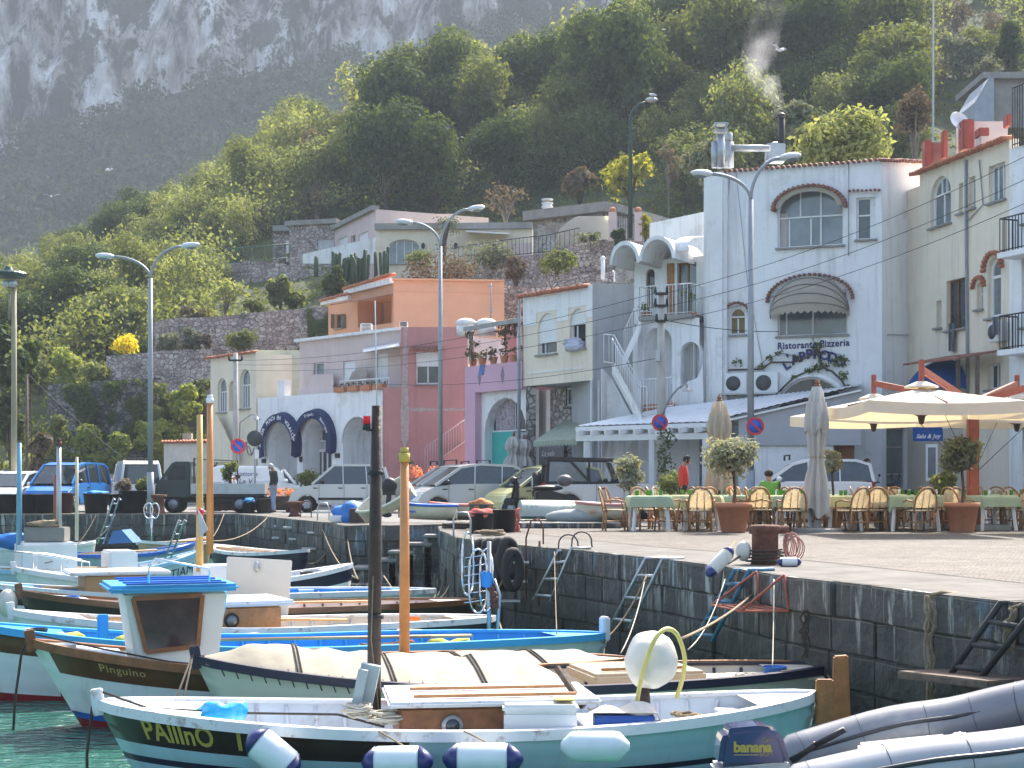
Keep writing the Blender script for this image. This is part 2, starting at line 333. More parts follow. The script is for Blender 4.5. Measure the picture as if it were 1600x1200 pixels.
# ---- quay: top sheet and block walls
QE = [V(p) for p in ((7.2,4.5),(5.3,10.6),(4.45,13.36),(4.0,14.45),(3.7,15.5),(3.1,17.1),(2.6,19.4),(2.1,21.1),(1.62,22.2),(1.18,23.6),(.1,25.75),(-.96,29.1))]
QW = [V(p) for p in ((-1.45,33.0),(-1.75,37.4),(-4.0,37.4),(-4.6,39.9),(-5.97,43.4),(-8.2,49.4),(-9.2,51.6),(-16.8,51.0),(-60,52.0))]
def paving(name,c1,c2,joint,sc_,rough=.85):
 m = bpy.data.materials.new(name); m.use_nodes = True; t = m.node_tree; L = t.links.new; b = t.nodes['Principled BSDF']; b.inputs['Roughness'].default_value = rough
 tc = N(t,'ShaderNodeTexCoord'); mp = N(t,'ShaderNodeMapping'); mp.inputs['Rotation'].default_value = (0,0,.35); L(tc.outputs['Object'],mp.inputs[0])
 br = N(t,'ShaderNodeTexBrick'); br.inputs['Scale'].default_value = sc_; br.inputs['Mortar Size'].default_value = .03; br.inputs['Mortar Smooth'].default_value = .4
 br.inputs['Color1'].default_value = (*c1,1); br.inputs['Color2'].default_value = (*c2,1); br.inputs['Mortar'].default_value = (*joint,1)
 nz = N(t,'ShaderNodeTexNoise'); nz.inputs['Scale'].default_value = 2.2; L(tc.outputs['Object'],nz.inputs['Vector'])
 ad = N(t,'ShaderNodeVectorMath',operation='MULTIPLY_ADD'); L(nz.outputs['Color'],ad.inputs[0]); ad.inputs[1].default_value = (.12,.12,0); L(mp.outputs[0],ad.inputs[2]); L(ad.outputs[0],br.inputs['Vector'])
 n2 = N(t,'ShaderNodeTexNoise'); n2.inputs['Scale'].default_value = .5; n2.inputs['Detail'].default_value = 9; n2.inputs['Roughness'].default_value = .7; L(tc.outputs['Object'],n2.inputs['Vector'])
 q = N(t,'ShaderNodeMapRange'); q.inputs[1].default_value = .3; q.inputs[2].default_value = .7; q.inputs[3].default_value = .62; q.inputs[4].default_value = 1.2; L(n2.outputs['Fac'],q.inputs[0])
 sv = N(t,'ShaderNodeVectorMath',operation='SCALE'); L(br.outputs['Color'],sv.inputs[0]); L(q.outputs[0],sv.inputs['Scale']); L(sv.outputs[0],b.inputs['Base Color'])
 n3 = N(t,'ShaderNodeTexNoise'); n3.inputs['Scale'].default_value = 9; n3.inputs['Detail'].default_value = 4; L(tc.outputs['Object'],n3.inputs['Vector'])
 ms = N(t,'ShaderNodeMath',operation='MULTIPLY_ADD'); L(br.outputs['Fac'],ms.inputs[0]); ms.inputs[1].default_value = -.8; L(n3.outputs['Fac'],ms.inputs[2])
 bp = N(t,'ShaderNodeBump'); bp.inputs['Strength'].default_value = .9; bp.inputs['Distance'].default_value = .04; L(ms.outputs[0],bp.inputs['Height']); L(bp.outputs[0],b.inputs['Normal'])
 return m
def quay_wall_mat():
 m = bpy.data.materials.new('quay_blocks'); m.use_nodes = True; t = m.node_tree; L = t.links.new; b = t.nodes['Principled BSDF']; b.inputs['Roughness'].default_value = .8
 tc = N(t,'ShaderNodeTexCoord'); ob = tc.outputs['Object']
 br = N(t,'ShaderNodeTexBrick'); br.inputs['Scale'].default_value = 1; br.inputs['Brick Width'].default_value = .85; br.inputs['Row Height'].default_value = .37; br.inputs['Mortar Size'].default_value = .012; br.inputs['Mortar Smooth'].default_value = .5
 br.inputs['Color1'].default_value = (.036,.037,.036,1); br.inputs['Color2'].default_value = (.08,.076,.068,1); br.inputs['Mortar'].default_value = (.17,.155,.13,1)
 nz = N(t,'ShaderNodeTexNoise'); nz.inputs['Scale'].default_value = 2; nz.inputs['Detail'].default_value = 5; L(tc.outputs['UV'],nz.inputs['Vector'])
 ad = N(t,'ShaderNodeVectorMath',operation='MULTIPLY_ADD'); L(nz.outputs['Color'],ad.inputs[0]); ad.inputs[1].default_value = (.07,.05,0); L(tc.outputs['UV'],ad.inputs[2]); L(ad.outputs[0],br.inputs['Vector'])
 out = br.outputs['Color']
 def layer(out,c,scl,lo,hi,amt,zlo=None,zhi=None,det=8):
  mp = N(t,'ShaderNodeMapping'); mp.inputs['Scale'].default_value = scl; mp.inputs['Location'].default_value = (lo * 9,hi * 5,amt); L(tc.outputs['UV'],mp.inputs[0])
  n = N(t,'ShaderNodeTexNoise'); n.inputs['Scale'].default_value = 1; n.inputs['Detail'].default_value = det; n.inputs['Roughness'].default_value = .65; L(mp.outputs[0],n.inputs['Vector'])
  q = N(t,'ShaderNodeMapRange'); q.inputs[1].default_value = lo; q.inputs[2].default_value = hi; q.inputs[4].default_value = amt; L(n.outputs['Fac'],q.inputs[0]); fac = q.outputs[0]
  if zlo is not None:
   sx = N(t,'ShaderNodeSeparateXYZ'); L(ob,sx.inputs[0]); z = N(t,'ShaderNodeMapRange'); z.inputs[1].default_value = zlo; z.inputs[2].default_value = zhi; L(sx.outputs[2],z.inputs[0])
   mm = N(t,'ShaderNodeMath',operation='MULTIPLY'); L(fac,mm.inputs[0]); L(z.outputs[0],mm.inputs[1]); fac = mm.outputs[0]
  mx = N(t,'ShaderNodeMix',data_type='RGBA'); L(fac,mx.inputs[0]); L(out,mx.inputs[6]); mx.inputs[7].default_value = (*c,1); return mx.outputs[2]
 out = layer(out,(.15,.14,.125),(1.3,1.6,1),.45,.7,.7)
 out = layer(out,(.42,.42,.38),(5.5,.7,1),.54,.62,.85,-1.2,-.2,10)
 out = layer(out,(.13,.24,.33),(1.6,.8,1),.56,.66,.6,-.75,-.25)
 out = layer(out,(.16,.07,.03),(4,.45,1),.64,.74,.7)
 out = layer(out,(.35,.25,.1),(9,.6,1),.70,.76,.8,-1.3,-.5)
 out = layer(out,(.02,.024,.016),(1.2,1.2,1),.0,.3,.8,-.45,-1.1)
 L(out,b.inputs['Base Color'])
 n3 = N(t,'ShaderNodeTexNoise'); n3.inputs['Scale'].default_value = 8; n3.inputs['Detail'].default_value = 6; L(ob,n3.inputs['Vector'])
 ms = N(t,'ShaderNodeMath',operation='MULTIPLY_ADD'); L(br.outputs['Fac'],ms.inputs[0]); ms.inputs[1].default_value = -.9; L(n3.outputs['Fac'],ms.inputs[2])
 bp = N(t,'ShaderNodeBump'); bp.inputs['Strength'].default_value = 1; bp.inputs['Distance'].default_value = .06; L(ms.outputs[0],bp.inputs['Height']); L(bp.outputs[0],b.inputs['Normal'])
 return m
pave = paving('plaza_setts',(.09,.078,.066),(.19,.163,.138),(.035,.03,.026),4.2)
coping = mat('quay_coping',(.115,.108,.098),.9,var=.4,scale=1.5,bump=.5,bs=9,patch=(.075,.07,.065),pk=.7,psc=2.2)
asph = mat('worn_street_surface',(.16,.155,.15),.9,var=.2,scale=.8,bump=.3,bs=14,patch=(.22,.21,.195),pk=.6,psc=.5)
qwm = quay_wall_mat()
def flat(pts,z,m,name):
 g = MB(); g.add([(p[0],p[1],z) for p in pts],[tuple(range(len(pts)))]); o = g.build(name,m); return tag(o,kind='structure')
allq = [V(p) for p in ((60,4.5),)] + QE + QW + [V(p) for p in ((-60,82),(60,82))]
flat(allq,0,coping,'quay')
inner = [(9,4.5),(7.0,10.6),(5.9,13.6),(5.2,16.0),(4.3,19.2),(3.3,22.5),(2.3,24.8),(1.4,27.6),(.3,31.6),(.0,34.5),(14,34.5),(40,34.5),(40,4.5)]
flat(inner,.004,pave,'plaza')
flat([(-50,54.5),(-9.3,54.5),(-5.4,45),(-3.2,40.2),(40,40.2),(40,81),(-50,81)],.006,asph,'street')
def ribbon(pts,z0,z1,m,name,out_=0,bev=.0):
 g = MB(); n = len(pts)
 for i in range(n - 1):
  a,b_ = pts[i],pts[i + 1]; L_ = (b_ - a).length; k = max(1,int(L_ / .9))
  for j in range(k):
   p = a.lerp(b_,j / k); q = a.lerp(b_,(j + 1) / k)
   g.add([(p.x,p.y,z0),(q.x,q.y,z0),(q.x,q.y,z1),(p.x,p.y,z1)],[(0,1,2,3)])
 return g
# block wall built course by course so joints and chipped edges have relief
g = MB(); rr = random.Random(3)
full = QE + QW
for i in range(len(full) - 1):
 a,b_ = full[i],full[i + 1]; d = (b_ - a); L_ = d.length
 if L_ < .05:continue
 d /= L_; nrm = V((d.y,-d.x)) if (d.y * -1 < 0) else V((d.y,-d.x))
 nrm = V((-abs(d.y),-abs(d.x))) if True else nrm
 nrm = V((-d.y,d.x)); nrm = -nrm if nrm.dot(V((-1,-1))) < 0 else nrm
 nrm.normalize()
 for r_ in range(5):
  zt = -.002 - r_ * .37; zb = zt - .362; x = 0
  while x < L_ - .01:
   w_ = rr.uniform(.7,1.1); x2 = min(L_,x + w_)
   if L_ - x2 < .3:x2 = L_
   o_ = .05 + rr.uniform(-.025,.03) + (.03 if r_ == 0 else 0); c = a + d * ((x + x2) / 2) + nrm * (o_ - .2)
   g.box((c.x,c.y,(zt + zb) / 2),((x2 - x) - .012,.4,zt - zb),rz=math.atan2(d.y,d.x)); x = x2
tag(g.build('quay_wall',qwm,bevel=.012),'dark stone block harbour wall streaked with rust, white and blue drips','harbour wall')
# ---- raised slab where the dinghies lie, steps down to the water
g = MB(); g.box((.45,37.3,.06),(4.1,4.6,.12)); g.build('kerb_slab',qwm,bevel=.02)['kind'] = 'structure'
t = thing('harbour_steps','dark stone steps climbing from the water to the quay corner','steps',(-2.9,36.4,WZ))
g = MB()
for k in range(7):
 x1 = -1.75 - .42 * (k + 1) + .1; z1 = -.22 - k * .19
 g = MB(); g.box((x1 + .3,36.75,(z1 - 1.6) / 2 - .2),(.62,1.15,z1 + 1.9));
 g.build('step',qwm,t,world=True,bevel=.02); g = MB(); g.box((x1 + .3,36.72,z1 + .0),(.64,1.2,.07)); g.build('tread',concrete,t,world=True,bevel=.02)
g = MB(); g.box((-3.5,36.2,-1.36),(1.3,1.4,.1)); g.build('landing',qwm,t,world=True,bevel=.02)
# ---- hillside terrain, polar sheet
PXS = [-500,0,200,350,500,800,1050,1300,1600,2200]
ROWS = [(60,[-.4] * 10),(78.5,[-.3] * 10),(83,[2.4,2.4,2.6,3.4,4,4,4,4,4,4]),(92,[5,6,7.2,10,11,12,13,12,12,12]),(108,[7,9,11,14.5,16,17.2,20,22,22,22]),
  (130,[11,13,17,22.5,24.5,28,31,36,38,38]),(165,[17,20,25,30.5,35,42,46,55,62,62]),(200,[8,8,12,18,24,36,48,60,70,70]),(240,[0,0,5,10,18,34,50,62,74,74])]
def hill(px,Y):
 zs = [(r[0],interp(px,PXS,r[1])) for r in ROWS]
 return interp(Y,[a for a,b in zs],[b for a,b in zs])
def hillxy(x,y):return hill(CX + x * F / y,y)
g = MB()
def hf(u,v):
 px = -500 + 2700 * u; Y = 60 + 180 * v; z = hill(px,Y); x = (px - CX) * Y / F
 return V((x,Y,z + (noise.noise(V((x * .12,Y * .12,0))) * 1.2 + noise.noise(V((x * .5,Y * .5,3))) * .35) * min(1,max(0,(Y - 80) / 14))))
g.grid(hf,150,90)
grass = mat('scrub_ground',(.055,.07,.025),.95,var=.4,scale=.6,bump=.8,bs=2,patch=(.10,.085,.05),pk=.7,psc=.35)
tag(g.build('hill',grass),kind='structure')
# ---- far mountain: wooded slope and limestone cliff
def cliff_mat():
 m = bpy.data.materials.new('limestone_cliff'); m.use_nodes = True; t = m.node_tree; L = t.links.new; b = t.nodes['Principled BSDF']; b.inputs['Roughness'].default_value = .95
 tc = N(t,'ShaderNodeTexCoord'); ob = tc.outputs['Object']
 def nz(scl,det=9,ro=.68,dist=0):
  mp = N(t,'ShaderNodeMapping'); mp.inputs['Scale'].default_value = scl; L(ob,mp.inputs[0]); n = N(t,'ShaderNodeTexNoise'); n.inputs['Scale'].default_value = 1
  n.inputs['Detail'].default_value = det; n.inputs['Roughness'].default_value = ro; n.inputs['Distortion'].default_value = dist; L(mp.outputs[0],n.inputs['Vector']); return n.outputs['Fac']
 cr = N(t,'ShaderNodeValToRGB'); e = cr.color_ramp.elements; e[0].position = .40; e[0].color = (.05,.05,.055,1); e[1].position = .60; e[1].color = (.80,.78,.74,1); x = e.new(.5); x.color = (.42,.37,.33,1)
 L(nz((.10,.10,.025)),cr.inputs[0])
 def over(out,c,f,lo,hi,amt):
  q = N(t,'ShaderNodeMapRange'); q.inputs[1].default_value = lo; q.inputs[2].default_value = hi; q.inputs[4].default_value = amt; L(f,q.inputs[0])
  mx = N(t,'ShaderNodeMix',data_type='RGBA'); L(q.outputs[0],mx.inputs[0]); L(out,mx.inputs[6]); mx.inputs[7].default_value = (*c,1); return mx.outputs[2]
 o_ = over(cr.outputs[0],(.05,.05,.05),nz((.6,.6,.07)),.56,.66,.6)
 o_ = over(o_,(.34,.22,.16),nz((.03,.03,.02),5),.56,.66,.4)
 o_ = over(o_,(.025,.038,.022),nz((.028,.028,.016),10,.72),.55,.585,.95)
 o_ = over(o_,(.03,.045,.025),nz((.14,.14,.08),8,.72),.55,.60,.9)
 L(o_,b.inputs['Base Color'])
 bp = N(t,'ShaderNodeBump'); bp.inputs['Strength'].default_value = 1; bp.inputs['Distance'].default_value = 2.5; L(nz((.25,.25,.06)),bp.inputs['Height']); L(bp.outputs[0],b.inputs['Normal'])
 return m
CB = [-400,0,60,120,180,260,330,420,520,620,720,850,1000,1300,2100]     # cliff foot in photo pixels
CBY = [330,250,215,205,175,150,130,115,100,110,60,40,45,0,-60]
def mslope(px,Y):
 zt = CZ + (HY - interp(px,CB,CBY)) * 455 / F
 return interp(Y,[225,300,455],[-4,24,zt])
g = MB()
def mf(u,v):
 px = -500 + 2700 * u; Y = 225 + 230 * v; x = (px - CX) * Y / F
 return V((x,Y,mslope(px,Y) + noise.noise(V((x * .03,Y * .03,5))) * 8 * math.sin(v * math.pi)))
g.grid(mf,120,40)
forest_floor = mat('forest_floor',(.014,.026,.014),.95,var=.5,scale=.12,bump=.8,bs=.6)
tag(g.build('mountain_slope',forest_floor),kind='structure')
g = MB()
def cf(u,v):
 px = -500 + 2700 * u; zt = CZ + (HY - interp(px,CB,CBY)) * 455 / F - 6; z = zt + (215 - zt) * v; x = (px - CX) * 455 / F
 n = noise.fractal(V((x * .028,0,z * .009)),1,2,5) * 15 + noise.fractal(V((x * .12,4,z * .02)),1,2,4) * 4.5 + abs(noise.noise(V((x * .06,9,z * .01)))) * 9
 return V((x,456 + 34 * v - n * min(1,v * 6 + .15),z))
g.grid(cf,300,70)
tag(g.build('cliff',cliff_mat()),kind='structure')
# distant forest: one mass of leaf clumps on the slope
def clump(mb,c,r,n,sz,rr,flat_=1.0):
 for _ in range(n):
  d = V((rr.gauss(0,1),rr.gauss(0,1),rr.gauss(0,1) * flat_)).normalized() * r * rr.uniform(.55,1.05)
  if d.z < -r * .5:d.z *= -.4
  p = V(c) + V((d.x,d.y,d.z * flat_)); a = V((rr.uniform(-1,1),rr.uniform(-1,1),rr.uniform(-1,1))).normalized(); nn = (d.normalized() * .9 + a).normalized()
  t1 = nn.orthogonal().normalized(); t1.rotate(Matrix.Rotation(rr.uniform(0,6.3),3,nn)); t2 = nn.cross(t1); s_ = sz * rr.uniform(.6,1.3)
  mb.add([p - t1 * s_,p - t2 * s_ * .55,p + t1 * s_,p + t2 * s_ * .55],[(0,1,2,3)])
g = MB(); g.open = True; rr = random.Random(11)
for _ in range(1500):
 px = rr.uniform(-60,1250); Y = 245 + 208 * rr.random() ** .8
 if Y < 300 and px > 800:continue
 x = (px - CX) * Y / F; z = mslope(px,Y); r_ = rr.uniform(2.4,6.2)
 clump(g,(x,Y,z + r_ * .8),r_,int(14 * r_),.95,rr,.8)
for _ in range(300):      # scrub clinging to the cliff ledges
 u = rr.uniform(.1,.62); v = rr.random() ** 1.6 * .75; p = cf(u,v)
 if noise.noise(V((p.x * .02,3,p.z * .02))) < .02:continue
 clump(g,p + V((0,-1,0)),rr.uniform(1.5,3.2),26,.9,rr,.8)
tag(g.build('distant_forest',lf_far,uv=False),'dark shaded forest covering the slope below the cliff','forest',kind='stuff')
# ---- air
def haze(d):
 g = MB(); g.box((0,250,125),(1300,640,256)); m = bpy.data.materials.new('haze_air'); m.use_nodes = True; t = m.node_tree; t.nodes.remove(t.nodes['Principled BSDF'])
 v = N(t,'ShaderNodeVolumePrincipled'); v.inputs['Color'].default_value = (.76,.87,1,1); v.inputs['Density'].default_value = d; v.inputs['Anisotropy'].default_value = .1
 t.links.new(v.outputs[0],t.nodes['Material Output'].inputs['Volume']); tag(g.build('haze',m),'thin bluish haze in front of the mountain','haze',kind='stuff')
haze(.0004)
# ================================================================ BUILDINGS
class FR:
 """a vertical facade plane through two plan points, each given as photo column and distance"""
 def __init__(s,pa,Ya,pb,Yb):
  a = V(((pa - CX) * Ya / F,Ya)); b_ = V(((pb - CX) * Yb / F,Yb)); s.O = a; s.L = (b_ - a).length; s.u = (b_ - a).normalized(); s.n = V((s.u.y,-s.u.x))
  if s.n.dot(-a) < 0:s.n = -s.n
 def hit(s,px,py):
  k = (px - CX) / F; det = s.u.x - k * s.u.y; a = (k * s.O.y - s.O.x) / det; Y = s.O.y + a * s.u.y; return a,CZ - (py - HY) * Y / F
 def P(s,a,z,d=0):p = s.O + s.u * a + s.n * d; return V((p.x,p.y,z))
 def r(s,x0,y0,x1,y1):
  xm = (x0 + x1) / 2; return (s.hit(x0,(y0 + y1) / 2)[0],s.hit(x1,(y0 + y1) / 2)[0],s.hit(xm,y1)[1],s.hit(xm,y0)[1])
 def off(s,d):
  f = FR.__new__(FR); f.O = s.O + s.n * d; f.u = s.u; f.n = s.n; f.L = s.L; return f
 def px(s,x,y,d=0):a,z = s.off(d).hit(x,y); return s.P(a,z,d)
def rise(o):return min((o[1] - o[0]) / 2,(o[3] - o[2]) * .6) * (o[4] if len(o) > 4 else 0)
def outline(o,k=10):
 a0,a1,z0,z1 = o[:4]; r_ = rise(o)
 if r_ <= 0:return [(a0,z0),(a1,z0),(a1,z1),(a0,z1)]
 c = (a0 + a1) / 2; w_ = (a1 - a0) / 2
 return [(a0,z0),(a1,z0)] + [(c + w_ * math.cos(math.pi * i / k),z1 - r_ + r_ * math.sin(math.pi * i / k)) for i in range(k + 1)]
def facade(fr,a0,a1,z0,zl,zr,ops=(),th=.3,mb=None):
 mb = mb or MB(); A = sorted(set([a0,a1] + [v for o in ops for v in o[:2]])); zm = min(zl,zr); top = lambda a:zl + (zr - zl) * (a - a0) / (a1 - a0)
 Z = sorted(set([z0] + [v for o in ops for v in o[2:4]]))
 Z = [z for z in Z if z < zm - .001] + [zm]
 P = fr.P
 for i in range(len(A) - 1):
  if A[i + 1] - A[i] < 1e-4:continue
  for j in range(len(Z) - 1):
   am,z_ = (A[i] + A[i + 1]) / 2,(Z[j] + Z[j + 1]) / 2
   if any(o[0] < am < o[1] and o[2] < z_ < o[3] for o in ops):continue
   mb.quad(P(A[i],Z[j]),P(A[i + 1],Z[j]),P(A[i + 1],Z[j + 1]),P(A[i],Z[j + 1]))
  if top(A[i]) > zm + 1e-4 or top(A[i + 1]) > zm + 1e-4:mb.quad(P(A[i],zm),P(A[i + 1],zm),P(A[i + 1],top(A[i + 1])),P(A[i],top(A[i])))
 for a,b_ in ((a0,zl),(a1,zr)):mb.quad(P(a,z0),P(a,b_),P(a,b_,-th),P(a,z0,-th))
 mb.quad(P(a0,zl),P(a1,zr),P(a1,zr,-th),P(a0,zl,-th))
 for o in ops:
  ol = outline(o); n = len(ol)
  for i in range(n):
   p,q = ol[i],ol[(i + 1) % n]; mb.quad(P(*p),P(*q),P(*q,-th),P(*p,-th))
  if rise(o) > 0:
   arc = ol[2:]; h_ = len(arc) // 2
   for i in range(h_):mb.add([P(o[1],o[3]),P(*arc[i]),P(*arc[i + 1])],[(0,1,2)])
   for i in range(h_,len(arc) - 1):mb.add([P(o[0],o[3]),P(*arc[i]),P(*arc[i + 1])],[(0,1,2)])
 return mb
def body(fr,a0,a1,depth,z0,zl,zr,mb=None,gap=.3):
 mb = mb or MB(); P = fr.P
 q = [P(a0,z0,-gap),P(a1,z0,-gap),P(a1,z0,-depth),P(a0,z0,-depth)]; t_ = [P(a0,zl,-gap),P(a1,zr,-gap),P(a1,zr,-depth),P(a0,zl,-depth)]
 return mb.add(q + t_,[(0,1,2,3),(4,7,6,5),(0,4,5,1),(1,5,6,2),(2,6,7,3),(3,7,4,0)])
def window(T,fr,o,cols=(),rows=(),d=-.16,sh=0,fm=None,gm=None,sill=True,b_=.055,curtain=0,name='window',shm=None):
 fm = fm or frame; gm = gm or glass; a0,a1,z0,z1 = o[:4]; ol = outline(o); P = fr.P; mb = MB(); n = len(ol); c = ((a0 + a1) / 2,(z0 + z1) / 2)
 nn = V((fr.n.x,fr.n.y,0)); W,H = a1 - a0,z1 - z0
 ins = [(c[0] + (p[0] - c[0]) * (1 - 2 * b_ / W),c[1] + (p[1] - c[1]) * (1 - 2 * b_ / H)) for p in ol]
 for i in range(n):
  p,q,r_,s_ = ol[i],ol[(i + 1) % n],ins[(i + 1) % n],ins[i]
  mb.quad(P(*p,d + .03),P(*q,d + .03),P(*r_,d + .03),P(*s_,d + .03)); mb.quad(P(*s_,d + .03),P(*r_,d + .03),P(*r_,d - .03),P(*s_,d - .03))
 rs = rise(o)
 def ztop(a):return z1 - rs + (rs * math.sqrt(max(0,1 - ((a - c[0]) / (W / 2)) ** 2)) if rs else 0) if rs else z1
 for k in cols:
  k,lo,hi = k if isinstance(k,tuple) else (k,0,1); a = a0 + W * k; zt = min(ztop(a),z0 + H * hi) - .02; mb.beam(P(a,z0 + H * lo + .02,d + .005),P(a,zt,d + .005),b_ * .8,.05,up=nn)
 for k in rows:
  z = z0 + H * k; hw = W / 2
  if rs and z > z1 - rs:hw = W / 2 * math.sqrt(max(0,1 - ((z - z1 + rs) / rs) ** 2))
  mb.beam(P(c[0] - hw + .02,z,d + .008),P(c[0] + hw - .02,z,d + .008),b_ * .9,.05,up=nn)
 w_ = mb.W(name,fm,T)
 g = MB(); g.prism([P(*p,d - .012) for p in ins],nn * -.015); g.W('pane',gm,w_)
 if curtain:
  g = MB(); x0 = a0 + .07; x1 = a0 + W * curtain; k = max(6,int((x1 - x0) / .05));
  g.grid(lambda u,v:P(x0 + (x1 - x0) * u,z0 + .08 + (H - rs - .16) * v,d + .0 + .012 * math.sin(u * k * 1.6)),k,2); g.W('curtain',MATS.get('curtain_cloth') or mat('curtain_cloth',(.45,.42,.38),.9),w_)
 if sh:
  g = MB(); zb = z1 - H * sh; z = zb
  while z < z1 - .01:
   zz = min(z1,z + .055); zm_ = (z + zz) / 2; hw = W / 2
   if rs and zm_ > z1 - rs:hw = W / 2 * math.sqrt(max(0,1 - ((zm_ - z1 + rs) / rs) ** 2))
   g.beam(P(c[0] - hw,zm_,d + .075),P(c[0] + hw,zm_,d + .075),.05,.02,up=nn); z += .055
  g.W('shutter',shm or frame,w_)
 if sill:
  g = MB(); g.beam(P(a0 - .06,z0 - .035,.02),P(a1 + .06,z0 - .035,.02),.2,.06); g.W('sill',concrete,w_)
 return w_
def tiles(mb,p,q,out,step=.21,drop=.06,r=.085,ln=.32):
 p,q,out = V(p),V(q),V(out); n = max(1,int((q - p).length / step)); rr = random.Random(n)
 for i in range(n + 1):
  c = p.lerp(q,i / n) + V((0,0,rr.uniform(-.012,.012))); mb.tube([c - out * .1,c + out * ln - V((0,0,drop))],[r * rr.uniform(.9,1.05),r * .9],6)
 return mb
def railing(p,q,h=1.0,step=.13,r=.012,mb=None,posts=True):
 mb = mb or MB(); p,q = V(p),V(q); n = max(1,int((q - p).length / step)); up = V((0,0,h))
 mb.tube([p + up,q + up],r * 1.6,5); mb.tube([p + up * .06,q + up * .06],r * 1.2,5)
 for i in range(n + 1):c = p.lerp(q,i / n); mb.tube([c,c + up],r,4)
 return mb
def aircon(T,fr,x0,y0,x1,y1,d=.32):
 a0,a1,z0,z1 = fr.off(d).r(x0,y0,x1,y1); P = fr.P; mb = MB(); c = P((a0 + a1) / 2,(z0 + z1) / 2,d / 2); mb.box(c,(a1 - a0,d,z1 - z0),rz=math.atan2(fr.u.y,fr.u.x)); ac = mb.W('air_conditioner',plwhite,T,bevel=.02)
 g = MB(); r_ = (z1 - z0) * .36; cc = P(a0 + (a1 - a0) * .42,(z0 + z1) / 2,d + .005); nn = V((fr.n.x,fr.n.y,0)); g.cyl(cc,cc + nn * .012,r_,n=20)
 f = g.W('fan_grille',mat('fan_grille',(.07,.07,.07),.6),ac); return ac
def arched_band(fr,o,w0,th,d=0.02,k=16,a_from=0,a_to=1):
 """a band following the arch over an opening: width w0 outward, thickness th"""
 a0,a1,z0,z1 = o[:4]; c = (a0 + a1) / 2; W = (a1 - a0) / 2; r_ = rise(o) or W; mb = MB(); P = fr.P; zs = z1 - r_
 pts = []
 for i in range(k + 1):
  t = math.pi * (1 - (a_from + (a_to - a_from) * i / k)); pts.append(((c + W * math.cos(t),zs + r_ * math.sin(t)),(c + (W + w0) * math.cos(t),zs + (r_ + w0) * math.sin(t))))
 for i in range(k):
  (p,P1),(q,Q1) = pts[i],pts[i + 1]
  mb.add([P(*p,d),P(*q,d),P(*Q1,d),P(*P1,d),P(*p,d + th),P(*q,d + th),P(*Q1,d + th),P(*P1,d + th)],[(0,1,2,3),(7,6,5,4),(0,4,5,1),(3,2,6,7),(0,3,7,4),(1,5,6,2)])
 return mb,pts
def hood(T,fr,o,m,w0=.12,th=.4,name='tile_hood',step=.14):
 a0,a1,z0,z1 = o[:4]; c = (a0 + a1) / 2; W = (a1 - a0) / 2 + .05; r_ = rise(o) or W; n = int((W + r_) * 1.6 / step) + 3; g = MB(); nn = V((fr.n.x,fr.n.y,0)); zs = z1 - r_
 for i in range(n + 1):
  t = math.pi * i / n; p = fr.P(c + (W + .03) * math.cos(t),zs + (r_ + .05) * math.sin(t),0); g.tube([p,p + nn * th - V((0,0,.03))],[w0 * .62,w0 * .7],6)
 return g.W(name,m,T)
def building(name,label,fr,cat='house'):
 return thing(name,label,cat,fr.P(fr.L / 2,0,-2))
# ---------------------------------------------------------------- pizzeria
fr = FR(1133,50,1378,48.2); PZ = fr
T = building('restaurant_building','tall white restaurant with arched windows and blue lettering on its wall',fr)
A1 = fr.L; zl = fr.hit(1133,268)[1]; zr = fr.hit(1378,250)[1]
big = (*fr.r(1215,294,1318,385),1); sm1 = fr.r(1338,308,1368,374); win2 = fr.r(1215,455,1324,524); arc = (*fr.r(1139,480,1165,523),1); low = (*fr.r(1212,589,1322,680),1)
big = (big[0],big[1],big[2],big[3],.62)
facade(fr,0,A1,-.1,zl,zr,[big,sm1,win2,arc,low]).W('wall',white,T)
body(fr,0,A1,9,-.1,zl,zr).W('side_wall',white,T)
f2 = FR(1378,48.2,1450,50.2); z3 = f2.hit(1450,253)[1]; sl2 = f2.r(1427,432,1449,483); dr = f2.r(1385,668,1417,790); dr2 = f2.r(1430,690,1448,790)
facade(f2,0,f2.L,-.1,zr,z3,[sl2,dr,dr2]).W('wall',white,T); body(f2,0,f2.L,6,-.1,zr,z3).W('side_wall',white,T)
g = MB(); tiles(g,fr.P(0,zl + .03,.0),fr.P(A1,zr + .03,0),(fr.n.x,fr.n.y,0),ln=.16,r=.06,step=.17); tiles(g,f2.P(0,zr + .03,0),f2.P(f2.L,z3 + .03,0),(f2.n.x,f2.n.y,0),ln=.16,r=.06,step=.17); g.W('roof',tiled,T)
window(T,fr,big,cols=((.34,.52,1),(.65,0,1),(.17,0,.5),(.5,0,.5)),rows=(.52,),gm=glassl,curtain=.14)
window(T,fr,sm1,rows=(.58,),gm=glass); window(T,fr,win2,cols=(.12,.5),gm=glassl); window(T,fr,(arc[0],arc[1],arc[2],arc[3],1),cols=((.5,0,.62),),rows=(.66,),gm=mat('amber_glass',(.16,.11,.03),.2,var=.3)); window(T,fr,low,gm=glass,sill=False)
window(T,f2,sl2,cols=(.5,),gm=mat('amber_glass2',(.10,.08,.03),.2,var=.3)); window(T,f2,dr,cols=(),rows=(.75,.4),gm=glassl,sill=False,name='display_door',fm=mat('pale_pink_wood',(.42,.36,.34),.6)); window(T,f2,dr2,rows=(.8,),gm=glass,sill=False,name='entrance_door',fm=woodb)
hood(T,fr,big,tiled,th=.42,w0=.1); hood(T,fr,(arc[0] - .08,arc[1] + .08,arc[2],arc[3] + .1,1),tiled,th=.25,w0=.07)
